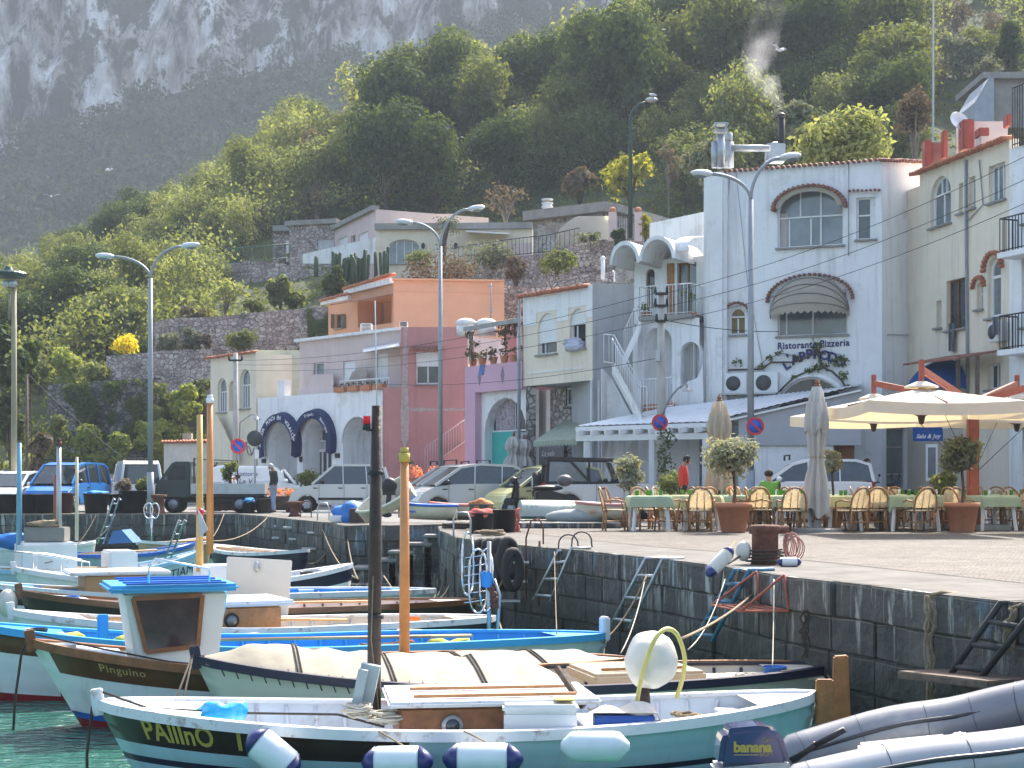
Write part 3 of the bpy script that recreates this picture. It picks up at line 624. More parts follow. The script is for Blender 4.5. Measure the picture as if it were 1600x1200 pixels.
g = MB(); tiles(g,fr.px(1328,297),fr.px(1374,295.5),(fr.n.x,fr.n.y,0),ln=.2,r=.045,step=.12,drop=.05); g.W('tile_hood',tiled,T)
# canvas valance under the upper hood
mb,_ = arched_band(fr,(big[0],big[1],big[2],big[3],.62),-.16,.03,d=.32,k=26); mb.W('valance',canvas,T)
# domed striped awning on the first floor
aw = fr.r(1205,431,1328,492); c0 = (aw[0] + aw[1]) / 2; W = (aw[1] - aw[0]) / 2; H = aw[3] - aw[2]; g = MB()
def dome(u,v):      # u along, v from wall crown to front edge
 t = math.pi * u; e = v * math.pi / 2; return fr.P(c0 - W * math.cos(t),aw[2] + H * math.sin(t) * math.cos(e * .96),.02 + 1.0 * math.sin(e) * (math.sin(t) ** .6 if 0 < u < 1 else 0))
g.grid(dome,26,10); dm = g.W('dome_awning',mat('beige_canvas',(.36,.31,.25),.85,var=.08),T)
g = MB()
for v in (.3,.52,.72,.9):g.tube([dome(i / 24,v) + V((0,-.012,.012)) for i in range(1,24)],.016,4)
g.W('awning_rib',mat('rib_grey',(.2,.19,.18),.7),dm)
g = MB()
for i in range(18):
 u = (i + .5) / 18;
 p0 = dome(i / 18,1); p1 = dome((i + 1) / 18,1); p2 = p1 - V((0,0,.05)); p3 = p0 - V((0,0,.05)); pm = (p0 + p1) / 2 - V((0,0,.13)); g.add([p0,p1,p2,pm,p3],[(0,1,2,3,4)])
g.W('scalloped_valance',MATS['beige_canvas'],dm)
hood(T,fr,(aw[0] - .02,aw[1] + .02,aw[2],aw[3],1),tiled,th=.22,w0=.08)
# tower buttress
g = MB(); tf = FR(1098,49.9,1134,49.6); zt = tf.hit(1115,268)[1]; c = tf.P(tf.L / 2,(zt - .1) / 2,-.6); g.box(c,(tf.L,1.2,zt + .1),rz=math.atan2(tf.u.y,tf.u.x)); g.W('buttress',white2,T,bevel=.12)
# flues
g = MB()
for x,y0,y1,r_ in ((1117,222,262,.12),(1126,210,262,.14)):g.cyl(tf.px(x,y1,-.4),tf.px(x,y0,-.4),r_,n=10)
p = tf.px(1126,210,-.4); g.box(p + V((0,0,.1)),(.42,.42,.04)); g.box(p + V((0,0,.3)),(.42,.42,.05),bevel=0) if False else g.box(p + V((0,0,.32)),(.46,.46,.05)); [g.cyl(p + V((dx,dy,.1)),p + V((dx,dy,.32)),.02) for dx in (-.17,.17) for dy in (-.17,.17)]
g.cyl(tf.px(1139,262,-1),tf.px(1139,222,-1),.16,n=8); g.cyl(tf.px(1139,222,-1),tf.px(1139,208,-1),.12,n=8); g.tube([tf.px(1141,231,-1),tf.px(1203,232,-1)],.11,10)
g.W('flue',steel,T)
g = MB(); ck = PT(1222,250,51); ct = PT(1221,181,51); g.cyl(ck,ct,.11,n=12); g.ell(ct,(.15,.15,.1)); st = g.W('chimney',black,T)
g = MB(); g.box(PT(1211,240,51),(.62,.5,.6)); g.ell(PT(1211,229,51),(.2,.2,.16)); g.W('extractor',steel,T,bevel=.03)
# lettering
g = MB(); vs,fs = text_mb('Ristorante Pizzeria',.27,depth=.012,bold=.006,spacing=1.12); o_ = fr.r(1215,530,1327,547); cz = (o_[2] + o_[3]) / 2; ca = (o_[0] + o_[1]) / 2; w_ = max(v.x for v in vs) - min(v.x for v in vs); k_ = (o_[1] - o_[0]) / w_
sl_ = (fr.hit(1327,534)[1] - fr.hit(1215,540)[1]) / (o_[1] - o_[0])
g.add([fr.P(ca + v.x * k_,cz + v.y * 1.15 + v.x * k_ * sl_,.015 + v.z) for v in vs],fs); g.W('painted_lettering',lettern,T)
g = MB()
for ch,x,y,an in (('L',1229,571,30),("'",1233,561,25),('A',1243,562,22),('P',1254,558,12),('P',1265,554,8),('R',1277,554,0),('O',1289,556,-6),('D',1301,559,-10),('O',1313,565,-22)):
 a,z = fr.hit(x,y); vs,fs = text_mb(ch,.42,depth=.03,bold=.012); M = Matrix.Rotation(R(an),2); g.add([fr.P(a + (M @ v.xy).x,z + (M @ v.xy).y,.035 + v.z) for v in vs],fs)
g.W('wrought_lettering',lettern,T)
mb,_ = arched_band(fr,(low[0],low[1],low[2],low[3],1),.14,.05,k=20); mb.W('arch_trim',white,T)
aircon(T,fr,1131,583,1166,615); aircon(T,fr,1177,581,1215,615)
g = MB(); a0,z0 = fr.hit(1128,617); a1,_z = fr.hit(1217,617); g.beam(fr.P(a0,z0,.2),fr.P(a1,z0,.2),.5,.05); g.W('shelf',steel,T)
# wall cables and pipes
g = MB(); g.tube([fr.px(1140,275,.04),fr.px(1133,400,.04),fr.px(1130,560,.04)],.012,4); g.tube([fr.px(1150,268,.03),fr.px(1168,440,.03),fr.px(1197,600,.03)],.01,4)
g.tube([fr.px(1326,256,.03),fr.px(1326,400,.03)],.012,4); g.tube([fr.px(1215,527,.06),fr.px(1300,522,.06),f2.px(1390,523,.06),f2.px(1448,524,.06)],.02,4); g.W('wall_cable',greyp,T)
# blue entrance awning with script
f2 = FR(1378,46.3,1450,46.0); g = MB(); q = f2.r(1426,668,1472,690); g.prism([f2.P(q[0],q[3],.02),f2.P(q[0],q[3] - .13,.5),f2.P(q[0],q[2],.5),f2.P(q[0],q[2],.47),f2.P(q[0],q[3] - .15,.02)],f2.P(q[1],0) - f2.P(q[0],0)); bl = g.W('shop_awning',blueaw,T)
g = MB(); vs,fs = text_mb('Salu & Joy',.17,depth=.004,bold=.004,shear=.3); g.add([f2.P((q[0] + q[1]) / 2 + v.x,(q[2] + q[3]) / 2 - .07 + v.y,.508 + v.z) for v in vs],fs); g.W('awning_script',letterw,bl)
g = MB(); g.prism([f2.px(1447,694,.5),f2.px(1465,694,.5),f2.px(1465,752,.5),f2.px(1447,752,.5)],(0,.06,0)); tb = g.W('menu_case',frame,T); g = MB(); g.prism([f2.px(1450,699,.51),f2.px(1462,699,.51),f2.px(1462,746,.51),f2.px(1450,746,.51)],(0,.01,0)); g.W('glass_front',glassl,tb)
# leaning vine
def leaves(mb,c,r,n,sz,rr,flat_=1.0):clump(mb,c,r,n,sz,rr,flat_)
vt = thing('climbing_vine','bare vine with few leaves trained across the white restaurant wall','vine',fr.px(1075,640,.3)); rr = random.Random(5)
g = MB(); pts = [(1072,645),(1085,622),(1105,600),(1118,583),(1140,577),(1190,575),(1205,568),(1240,566),(1262,556),(1280,549),(1290,552)]; g.tube([fr.px(x,y + rr.uniform(-2,2),.1) for x,y in pts],[.05] * 4 + [.03] * 7,5)
g.tube([fr.px(x,y,.12) for x,y in ((1276,545),(1280,560),(1285,574),(1300,580),(1315,594),(1322,606))],.035,5); g.tube([fr.px(x,y,.12) for x,y in ((1285,576),(1262,580),(1240,590),(1224,605),(1218,612))],.03,5); g.tube([fr.px(x,y,.1) for x,y in ((1180,575),(1200,560),(1222,552),(1240,556))],.015,4); g.tube([fr.px(x,y,.1) for x,y in ((1276,545),(1270,528))],.012,4)
g.W('stem',bark,vt); g = MB(); g.open = True
for x,y,r_,n in ((1152,568,.2,26),(1278,546,.22,36),(1283,575,.28,50),(1312,566,.3,90),(1317,588,.2,34),(1218,552,.12,14),(1202,562,.12,16),(1244,560,.12,14),(1264,580,.15,20),(1240,590,.1,12),(1190,572,.12,14),(1325,604,.1,10)):leaves(g,fr.px(x,y,.15),r_,n,.07,rr)
g.W('leaves',lf_mid,vt)
# ---------------------------------------------------------------- dining annexe of the pizzeria
fa = FR(1105,46.5,1345,46.0)
T = building('dining_annexe','white covered restaurant terrace with corrugated lean-to roof and posts',fa,'terrace')
P1,P2,P3,P4,P5 = PT(900,667,50),PT(1105,660,46.5),PT(1345,602,46.0),PT(1345,602.5,48.4),PT(1041,638,49.75)
g = MB()
def rf(u,v):
 lo = P1.lerp(P2,u / .46) if u < .46 else P2.lerp(P3,(u - .46) / .54); hi = P5.lerp(P4,u); p = lo.lerp(hi,v); return p + V((0,0,.03 + .012 * math.sin(u * 260)))
g.grid(rf,330,12); g.grid(lambda u,v:rf(u,v) - V((0,0,.05)),60,4); g.W('roof',mat('corrugated_white',(.78,.79,.80),.5,var=.08,patch=(.5,.5,.5)),T)
g = MB(); P = fa.P; zA = fa.hit(1107,664)[1]; zB = fa.hit(1345,610)[1]; zm_ = fa.hit(1200,696)[1]; zlft = fa.hit(1154,652)[1]; a_l = fa.hit(1154,652)[0]
op = fa.r(1303,664,1338,800); g.add([P(a_l,zm_),P(fa.L,zm_),P(fa.L,zB),P(a_l,zlft)],[(0,1,2,3)]); g.add([P(a_l,zm_,-.05),P(fa.L,zm_,-.05),P(fa.L,zB,-.05),P(a_l,zlft,-.05)],[(3,2,1,0)]); g.W('drop_awning',mat('grey_tarpaulin',(.42,.42,.44),.75,var=.06,scale=2,bump=.2,bs=3),T)
g = MB(); g.beam(P(0,zA - .0,.06),P(fa.L,zB - .0,.06),.06,.13,up=(fa.n.x,fa.n.y,0)); g.beam(P1 - V((0,0,.08)),P2 - V((0,0,.08)),.05,.14); g.W('fascia',frame,T)
facade(fa.off(-.1),a_l,op[0],-.05,zm_ + .1,zm_ + .1,[],th=.1).W('wall',white,T)
g = MB(); g.prism([fa.P(op[0],0,-.5),fa.P(op[1],0,-.5),fa.P(op[1],op[3],-.5),fa.P(op[0],op[3],-.5)],(0,.05,0)); g.W('door',woodb,T)
fb = FR(902,50.0,1109,46.4); g = MB()
a0,z0 = fb.hit(902,680); a1,z1 = fb.hit(1109,676); g.beam(fb.P(0,z0 - .1,.02),fb.P(fb.L,z1 - .1,.02),.12,.19); g.W('beam',frame,T)
for x in (917,1018,1103):
 a,_ = fb.hit(x,700); g = MB(); g.box(fb.P(a,z0 / 2 - .12,0),(.2 if x != 1018 else .14,.2,z0 - .18),rz=.1); g.W('post',frame,T,bevel=.01)
g = MB()
for k in range(9):
 a = fb.L * (k + .5) / 9; p = fb.P(a,z0 + .04,.35); q = fb.P(a,z0 + .35,-1.9); g.beam(p,q,.08,.16)
g.W('rafter',frame,T)
# ---------------------------------------------------------------- right cream building
fr = FR(1437,48.5,1577,43.5); T = building('apartment_house','cream apartment house with arched windows and red chimneys, beside the restaurant',fr)
zt = fr.hit(1439,270)[1]; zt2 = fr.hit(1577,216)[1]
W1 = (*fr.r(1454,275,1486,352),1); s1 = fr.r(1498,286,1505,333); s2 = fr.r(1514,276,1524,325); w2 = fr.r(1545,256,1571,314); w3 = fr.r(1479,436,1510,514); s3 = fr.r(1463,470,1471,512); a1_ = (*fr.r(1526,440,1536,483),1); a2_ = (*fr.r(1543,402,1564,496),1); w4 = fr.r(1543,568,1563,608); d1 = fr.r(1556,670,1590,790)
facade(fr,0,fr.L,-.1,zt,zt2,[W1,s1,s2,w2,w3,s3,a1_,a2_,w4]).W('wall',ivory,T); body(fr,0,fr.L,5,-.1,zt - .2,zt2 - .2).W('side_wall',ivory,T); g = MB(); g.prism([fr.P(-3.2,-.1,0),fr.P(0,-.1,0),fr.P(0,-.1,-4),fr.P(-3.2,-.1,-4)],(0,0,zt - .3)); g.W('rear_block',ivory,T)  # block behind the facade added unseen to stop sun through the gap
window(T,fr,(W1[0],W1[1],W1[2],W1[3],1),cols=((.5,0,.64),(.38,.64,1),(.62,.64,1)),rows=(.64,),gm=glassl,b_=.07); window(T,fr,s1,gm=glass,b_=.07); window(T,fr,s2,gm=glass,b_=.05); window(T,fr,w2,cols=(.33,.66),gm=glassl); window(T,fr,w3,cols=(.4,),gm=glass,fm=woodb,b_=.04); window(T,fr,s3,cols=(.5,),b_=.03); window(T,fr,a1_,rows=(.55,),b_=.05); window(T,fr,a2_,rows=(.68,),gm=glassl,b_=.09); window(T,fr,w4,cols=(.5,))
hood(T,fr,(a2_[0] - .05,a2_[1] + .05,a2_[2],a2_[3] + .1,1),tilem,th=.14,w0=.09,step=.16); hood(T,fr,(a1_[0] - .05,a1_[1] + .05,a1_[2],a1_[3] + .1,1),tilem,th=.12,w0=.08,step=.15)
g = MB(); tiles(g,fr.P(-.1,zt + .03,0),fr.P(fr.L,zt2 + .03,0),(fr.n.x,fr.n.y,0),ln=.3,r=.07,step=.17); g.W('roof',tilem,T)
g = MB(); g.beam(fr.px(1509,250,.05),fr.px(1512,640,.05),.07,.07); g.tube([fr.px(1530,250,.04),fr.px(1536,320,.04),fr.px(1512,345,.04)],.02,5); g.W('downpipe',greyp,T)
def blk(px0,y0,px1,y1,Y,dep,m,nm,T,bev=.02):
 p = PT(px0,y1,Y); q = PT(px1,y0,Y); g = MB(); g.box(((p.x + q.x) / 2,Y + dep / 2,(p.z + q.z) / 2),(q.x - p.x,dep,q.z - p.z)); return g.W(nm,m,T,bevel=bev)
blk(1446,218,1456,262,47.8,.4,redpaint,'chimney',T); blk(1456,222,1474,262,48.3,.2,mat('red_lattice',(.22,.10,.08),.8,var=.3),'roof_screen',T); blk(1474,203,1481,246,47.5,.3,redpaint,'chimney',T); blk(1505,186,1522,232,46,.5,redpaint,'chimney',T); blk(1522,189,1575,232,46.4,.3,pinkw,'parapet',T); blk(1530,199,1546,212,45,.5,redpaint,'chimney',T); blk(1532,212,1545,226,45,.45,pinkw,'chimney_base',T); blk(1574,178,1581,196,44.5,.4,redpaint,'chimney',T)
g = MB(); c = PT(1497,192,46.5); g.lathe([(0,0),(.2,.03),(.33,.1),(.32,.11),(0,.02)],c,18,M=Matrix.Rotation(R(65),3,'X') @ Matrix.Rotation(.3,3,'Y')); g.cyl(c + V((0,.1,0)),c + V((0,.1,-1.1)),.025); g.W('satellite_dish',plwhite,T)
aircon(T,fr,1543,503,1560,534)
g = MB(); g.grid(lambda u,v:fr.px(1482 + 10 * u,505 + 44 * v,.12 + .04 * math.sin(u * 9 + v * 3)),8,6); g.W('hanging_cloth',mat('grey_cloth',(.12,.13,.15),.9),T); g = MB(); g.grid(lambda u,v:fr.px(1551 + 9 * u,495 + 28 * v,.42 + .03 * math.sin(u * 9)),8,5); g.W('hanging_cloth',MATS['grey_cloth'],T)
# tiled porch canopy and blue dome awning below it
g = MB(); p,q = fr.px(1476,560,.1),fr.px(1567,549,.1); n_ = V((fr.n.x,fr.n.y,0)); g.prism([p,q,q + n_ * 1.4 - V((0,0,.25)),p + n_ * 1.4 - V((0,0,.25))],(0,0,.06)); g.W('porch_roof',tiled,T)
g = MB(); [g.beam(fr.px(x,556,1.2),fr.px(x,640,1.2),.1,.1) for x in (1497,1527)]; g.W('porch_post',woodw,T)
aw2 = fr.r(1452,562,1514,610); c0 = (aw2[0] + aw2[1]) / 2; W = (aw2[1] - aw2[0]) / 2; H = aw2[3] - aw2[2]
def dome2(u,v):t = math.pi * u; e = v * math.pi / 2; return fr.P(c0 - W * math.cos(t),aw2[2] + H * math.sin(t) * math.cos(e),.05 + 1.1 * math.sin(e) * math.sin(t) ** .6)
g = MB(); g.grid(dome2,16,8); g.W('dome_awning',blueaw,T)
fr2 = FR(1577,43.4,1720,40.0); T = building('white_corner_building','white building with iron balconies at the far edge of the row',fr2)
zt = fr2.hit(1585,231)[1]; dd = fr2.r(1596,400,1625,510); d1 = fr2.r(1600,250,1640,345)
facade(fr2,0,fr2.L,-.1,zt,zt,[dd,d1]).W('wall',greyw if False else white,T); body(fr2,0,fr2.L,4,-.1,zt - .1,zt - .1).W('side_wall',white,T); window(T,fr2,dd,cols=(.5,),gm=glassl); window(T,fr2,d1,cols=(.5,),gm=glassl)
g = MB(); railing(fr2.px(1582,232,.1),fr2.P(fr2.L,zt,.1),1.7,step=.1,r=.015,mb=g); g.W('roof_railing',iron,T)
for y in (395,547):
 g = MB(); z = fr2.hit(1600,y)[1]; railing(fr2.P(.35,z,.6),fr2.P(fr2.L,z,.6),.95,mb=g,r=.014); railing(fr2.P(.35,z,.6),fr2.P(.35,z,0),.95,mb=g,r=.014); g.W('balcony_railing',iron,T); g = MB(); g.beam(fr2.P(.3,z - .08,.33),fr2.P(fr2.L,z - .08,.33),.66,.15); g.W('balcony',white,T)
g = MB(); q = fr2.r(1560,640,1700,655)
# ---------------------------------------------------------------- stair building with barrel vaults
fr = FR(955,52.3,1100,50.6); T = building('vaulted_house','white house with barrel vault porch roofs, balcony and outside stairs',fr)
aL = fr.hit(991,450)[0]; zt = fr.hit(1045,404)[1]; zf = fr.hit(1050,498)[1]
dA = fr.r(1058,410,1088,494); dB = fr.r(1042,411,1054,494); wa = (*fr.r(1009,420,1023,478),1); gA = (*fr.r(1006,511,1050,640),1); gB = (*fr.r(1063,534,1093,640),1)
facade(fr,aL,fr.L,zf - .1,zt,zt,[dA,dB,wa]).W('wall',white,T); body(fr,aL,fr.L,5,-.1,zt,zt).W('side_wall',white,T)
fl = fr.off(.9); gA = (*fl.r(1006,511,1050,640),1); gB = (*fl.r(1063,534,1093,640),1)
facade(fl,fl.hit(997,560)[0],fr.L,-.1,zf - .12,zf - .12,[gA,gB],th=.35).W('wall',white,T)
g = MB(); g.prism([fr.P(aL,-.1,.1),fr.P(fr.L,-.1,.1),fr.P(fr.L,zf - .2,.1),fr.P(aL,zf - .2,.1)],(0,.1,0)); g.W('porch_wall',white2,T)
window(T,fr,dA,cols=(.5,),gm=glassl,fm=woodb,sill=False,name='balcony_door'); window(T,fr,wa,fm=woodb,gm=glass);
g = MB(); a0,a1,z0,z1 = dB; g.prism([fr.P(a0,z0,-.05),fr.P(a1,z0,-.05),fr.P(a1,z1,-.05),fr.P(a0,z1,-.05)],(0,.04,0))
for k in range(4):g.box(fr.P((a0 + a1) / 2,z0 + (z1 - z0) * (k + .5) / 4,-.03),((a1 - a0) * .7,.03,(z1 - z0) * .18),rz=math.atan2(fr.u.y,fr.u.x))
g.W('door_shutter',woodt,T)
fi = fr.off(.25); dC = fi.r(1075,556,1092,640);
window(T,fi,dC,cols=(.33,.66),rows=(.5,.62,.74,.86),gm=glass,sill=False,b_=.09,name='glazed_door'); g = MB(); g.prism([fi.px(1047,553),fi.px(1056,553),fi.px(1056,600),fi.px(1047,600)],(0,.04,0)); g.W('shutter',frame,T)
# balcony
g = MB(); z = zf; aB0,aB1 = fr.off(1.1).hit(998,498)[0],fr.L + .05; g.prism([fr.P(aB0,z - .14,0),fr.P(aB1,z - .14,0),fr.P(aB1,z - .14,1.15),fr.P(aB0,z - .14,1.15)],(0,0,.14)); g.W('balcony',concrete,T)
g = MB(); railing(fr.P(aB0 + .03,z,1.1),fr.P(aB1 - .03,z,1.1),.98,mb=g); railing(fr.P(aB0 + .03,z,1.1),fr.P(aB0 + .03,z,0),.98,mb=g); railing(fr.P(aB1 - .03,z,1.1),fr.P(aB1 - .03,z,0),.98,mb=g); g.W('balcony_railing',frame,T)
g = MB(); g.open = True; rr = random.Random(8); [leaves(g,fr.px(x,y,.9),.16,30,.06,rr) for x,y in ((1070,458),(1080,463),(1010,486),(1005,480))]; g.W('balcony_foliage',lf_mid,T)
for x in (1006,1013,1083):g = MB(); g.cyl(fr.px(x,497,.8),fr.px(x,488,.8),.1,.13); g.W('flower_pot',terra,T)
# vaults: shells open to the front
def vault(px0,px1,ytop,ybase,d0,d1,rr_=.1):
 f_ = fr.off(d0); a0,zb = f_.hit(px0,ybase); a1,_ = f_.hit(px1,ybase); zt_ = f_.hit((px0 + px1) / 2,ytop)[1]; c = (a0 + a1) / 2; W = (a1 - a0) / 2; H = zt_ - zb; g = MB(); k = 16
 for i in range(k):
  for (w_,h_) in ((W,H),):
   t0,t1 = math.pi * i / k,math.pi * (i + 1) / k; A = []
   for t in (t0,t1):
    for s_ in (1,1 - rr_ / W * 1.0):
     for d in (d0,d1):A.append(fr.P(c + W * s_ * math.cos(t),zb + H * s_ * math.sin(t),d))
   g.add(A,[(0,1,5,4),(2,6,7,3),(0,4,6,2),(1,3,7,5)])
 n_ = 14; pts = [fr.P(c + W * .96 * math.cos(math.pi * i / n_),zb + H * .96 * math.sin(math.pi * i / n_),d1 + (d0 - d1) * .25) for i in range(n_ + 1)]; g.prism(pts,(0,.05,0)); return g
vault(952,999,376,414,1.6,-1).W('vault',white2,T); vault(998,1054,368,408,1.6,-1).W('vault',white2,T)
g = MB(); f_ = fr.off(1.3)
def vr(u,v):t = math.pi / 2 * (1 - v); return fr.P(f_.hit(1052,400)[0] + (fr.L - f_.hit(1052,400)[0]) * u,zt + .1 + .55 * math.sin(t),1.5 * math.cos(t) - .2)
g.grid(vr,10,8); g.beam(fr.P(f_.hit(1052,400)[0],zt + .06,1.28),fr.P(fr.L,zt + .06,1.28),.1,.12); g.W('vault_roof',white2,T)
f5 = FR(1015,54.5,1100,53); g = MB(); z0,z1 = f5.hit(1015,349)[1],f5.hit(1099,331)[1]; body(f5,0,f5.L,3,zt - .2,z0,z1,gap=0,mb=g); g.W('roof_terrace_wall',white2,T)
# outside stairs
g = MB(); sf = fr.off(2.2); top_,bot = sf.px(958,572),sf.px(1001,652); n = 13
for i in range(n):
 p = top_.lerp(bot,i / n); q = top_.lerp(bot,(i + 1) / n); g.prism([V((p.x,p.y - .5,p.z)),V((q.x,q.y - .5,p.z)),V((q.x,q.y - .5,p.z - .38)),V((p.x,p.y - .5,p.z - .26))],(0,1.0,0))
g.W('stairs',white2,T); o1 = V((0,-.5,0)); g = MB(); railing(top_ + o1,bot + o1,.95,mb=g,step=.12); railing(top_ - o1,bot - o1,.95,mb=g,step=.12); railing(sf.px(942,570) + o1,top_ + o1,.95,mb=g); railing(bot + o1,sf.px(1009,652) + o1,.95,mb=g); railing(sf.px(1001,640),sf.px(1052,636),.95,mb=g,step=.1); g.W('stair_railing',frame,T)
g = MB(); t2,b2 = sf.px(1000,505,-1),sf.px(975,560,-1)
for i in range(9):p = t2.lerp(b2,i / 9); q = t2.lerp(b2,(i + 1) / 9); g.prism([V((p.x,p.y - .4,p.z)),V((q.x,q.y - .4,p.z)),V((q.x,q.y - .4,p.z - .4)),V((p.x,p.y - .4,p.z - .3))],(0,.9,0))
g.W('stairs',white2,T); g = MB(); railing(t2,b2,.9,mb=g); g.W('stair_railing',frame,T)
g = MB(); g.prism([sf.px(940,575,-.2),top_ + V((0,1,-.3)),bot + V((0,1,-.3)),V((bot.x,bot.y + 1,0)),sf.px(940,790,-.2)],(0,.3,0)); g.W('stair_wall',white2,T)
g = MB(); sw = [fl.px(x,y,.05) for x,y in ((1058,655),(1062,610),(1075,596),(1090,590),(1098,570),(1100,655))]; g.prism(sw,(0,.25,0)); g.W('swept_wall',white2,T)
g = MB(); f_ = fl.off(.2); g.prism([f_.px(1005,632),f_.px(1054,629),f_.px(1054,643),f_.px(1005,645)],(0,.4,0)); g.W('flower_trough',terra,T)
# ---------------------------------------------------------------- shuttered house
fr = FR(818,56,926,52.5); T = building('shuttered_house','white and cream house with arched roller shutters above a stone ground floor',fr)
zl = fr.hit(818,463)[1]; zr = fr.hit(926,444)[1]; zb = fr.hit(870,599)[1]
wA = (*fr.r(840,489,870,553),1); wB = (*fr.r(890,482,915,545),1)
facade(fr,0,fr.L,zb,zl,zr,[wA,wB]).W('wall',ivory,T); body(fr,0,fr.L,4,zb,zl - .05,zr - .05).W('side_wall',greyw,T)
window(T,fr,wA,cols=((.25,0,.3),),sh=.72); window(T,fr,wB,cols=((.3,0,.6),),sh=.4,gm=mat('room_shade',(.02,.02,.02),.9))  # matte dark sheet paints the shade of the room behind the open window
zz = fr.hit(870,503)[1]; aa = [0.0,wA[0] - .06,wA[1] + .06,wB[0] - .06,wB[1] + .06,fr.L]; g = MB()
for i in range(5):
 z = zz if i % 2 == 0 else (wA,wB)[i // 2][3] + .06
 while z < zl - .15:g.beam(fr.P(aa[i],z + .07,.012),fr.P(aa[i + 1],z + .07,.012),.02,.132); z += .135
g.W('cladding',white,T)
g = MB(); g.beam(fr.P(.35,zb + .45,.015),fr.P(fr.L - .5,zb + .45,.015),.03,.05); g.W('trim',white2,T)
g = MB(); tiles(g,fr.P(0,zl + .03,0),fr.P(fr.L - .3,zr + .0,0),(fr.n.x,fr.n.y,0),ln=.3,r=.085,step=.24); g.W('roof',tilem,T)
g = MB(); g.ell(fr.P((wB[0] + wB[1]) / 2,wB[2] + .18,.12),(.36,.16,.2),14,10,jit=.7,seed=3); g.ell(fr.P((wB[0] + wB[1]) / 2 + .1,wB[2] + .05,.2),(.3,.12,.14),14,10,jit=.8,seed=5); tag(g.build('laundry',mat('laundry_cloth',(.55,.56,.66),.9,patch=(.3,.34,.5))),'bundle of pale laundry airing over the arched window sill','laundry')
fs_ = fr.off(-1.4); g = MB(); sw_ = fs_.r(884,606,898,634); facade(fs_,-.3,fr.L,-.1,zb,zb,[sw_],mb=g); g.W('stone_wall',rubble,T); window(T,fs_,sw_,gm=glass,d=-.1)
g = MB(); g.box(fr.P(.18,zb / 2,-.2),(.36,.4,zb)); g.W('corner_pillar',rubble,T); g = MB(); g.box(fr.P(fr.L - .15,zb / 2,-.2),(.3,.4,zb)); g.W('corner_pillar',white2,T)
g = MB(); q1,q2 = fs_.px(882,657,.1),fs_.px(924,655,.1); q3,q4 = fr.px(902,686,1.2),fr.px(833,690,1.2)
g.grid(lambda u,v:q4.lerp(q3,u).lerp(q1.lerp(q2,u),v),14,3,smooth=False)
for i in range(14):a = q4.lerp(q3,i / 14); b_ = q4.lerp(q3,(i + 1) / 14); g.add([a,b_,b_ - V((0,0,.14)),(a + b_) / 2 - V((0,0,.22)),a - V((0,0,.14))],[(0,1,2,3,4)])
g.W('awning',awng,T)
g = MB(); g.prism([fs_.px(842,694,.15),fs_.px(881,694,.15),fs_.px(881,724,.15),fs_.px(842,724,.15)],(0,.04,0)); sg = g.W('sign_board',mat('sign_board_grey',(.2,.2,.2),.7),T)
g = MB(); vs,fs = text_mb('La vela',.3,depth=.004,shear=.3); a,z = fs_.hit(862,709); g.add([fs_.P(a + v.x,z + v.y,.17 + v.z) for v in vs],fs); g.W('sign_script',letterw,sg)
# grey side wall
f6 = FR(926,52.5,992,52.8); g = MB(); body(f6,0,f6.L,3,-.1,f6.hit(950,443)[1],f6.hit(950,443)[1],gap=0,mb=g); T2 = building('grey_party_wall','grey weathered blank party wall behind the outside stairs',f6,'wall'); g.W('wall',greyw,T2)
g = MB(); g.tube([fr.P(-.12,0,.1),fr.P(-.12,zl,.1)],.05,6); g.tube([fr.P(.02,0,.25),fr.P(.02,zb + 1,.25)],.04,6); g.W('downpipe',greyp,T)
g = MB(); g.cyl(PT(942,436,53),PT(942,405,53),.07); g.tube([PT(960,440,53),PT(960,426,53),PT(957,423,53)],.03,6); g.ell(PT(942,404,53),.09); g.W('vent_pipe',frame,T2)
# ---------------------------------------------------------------- lilac house
fr = FR(728,60,817,57); T = building('lilac_house','lilac house with a planted balcony over a white arch',fr)
z1_ = fr.hit(772,569)[1]; z0_ = fr.hit(772,611)[1]; arch = (*fr.r(749,621,814,790),1); arch = (arch[0],arch[1],.0,arch[3],1)
aC = fr.hit(744,640)[0]
g = MB(); g.box(fr.P(aC / 2,z1_ / 2,-.2),(aC,.5,z1_),rz=math.atan2(fr.u.y,fr.u.x)); g.W('pillar',lilac,T)
g = MB(); g.box(fr.P((fr.L + aC) / 2,(z1_ + z0_) / 2,-.2),(fr.L - aC,.5,z1_ - z0_),rz=math.atan2(fr.u.y,fr.u.x)); g.W('parapet',lilac,T)
fi = fr.off(-.25); facade(fi,aC,fr.L,-.05,z0_,z0_,[arch],th=.5).W('wall',white,T); body(fr,0,fr.L,4,-.1,z0_,z0_,gap=1.1).W('side_wall',white,T)
zs = fi.hit(780,674)[1]; up = (arch[0],arch[1],zs,arch[3],1); window(T,fi,up,cols=(.55,),d=-.4,sill=False,gm=glass)
g = MB(); k = 26; a0,a1 = arch[0] + .25,(arch[0] + arch[1]) / 2 + .1; g.grid(lambda u,v:fi.P(a0 + (a1 - a0) * u,zs + .05 + (1.15 + .9 * min(1,u * 1.6)) * v * .85,-.36 + .02 * math.sin(u * 40)),40,2); g.W('curtain',mat('striped_curtain',(.35,.3,.33),.9,var=.6,scale=9),T)
g = MB(); am = (arch[0] + arch[1]) / 2 + .05; g.prism([fi.P(arch[0],.05,-.36),fi.P(am,.05,-.36),fi.P(am,zs,-.36),fi.P(arch[0],zs,-.36)],(0,.05,0)); g.W('panel',mat('teal_paint',(.04,.42,.36),.6,var=.08),T)
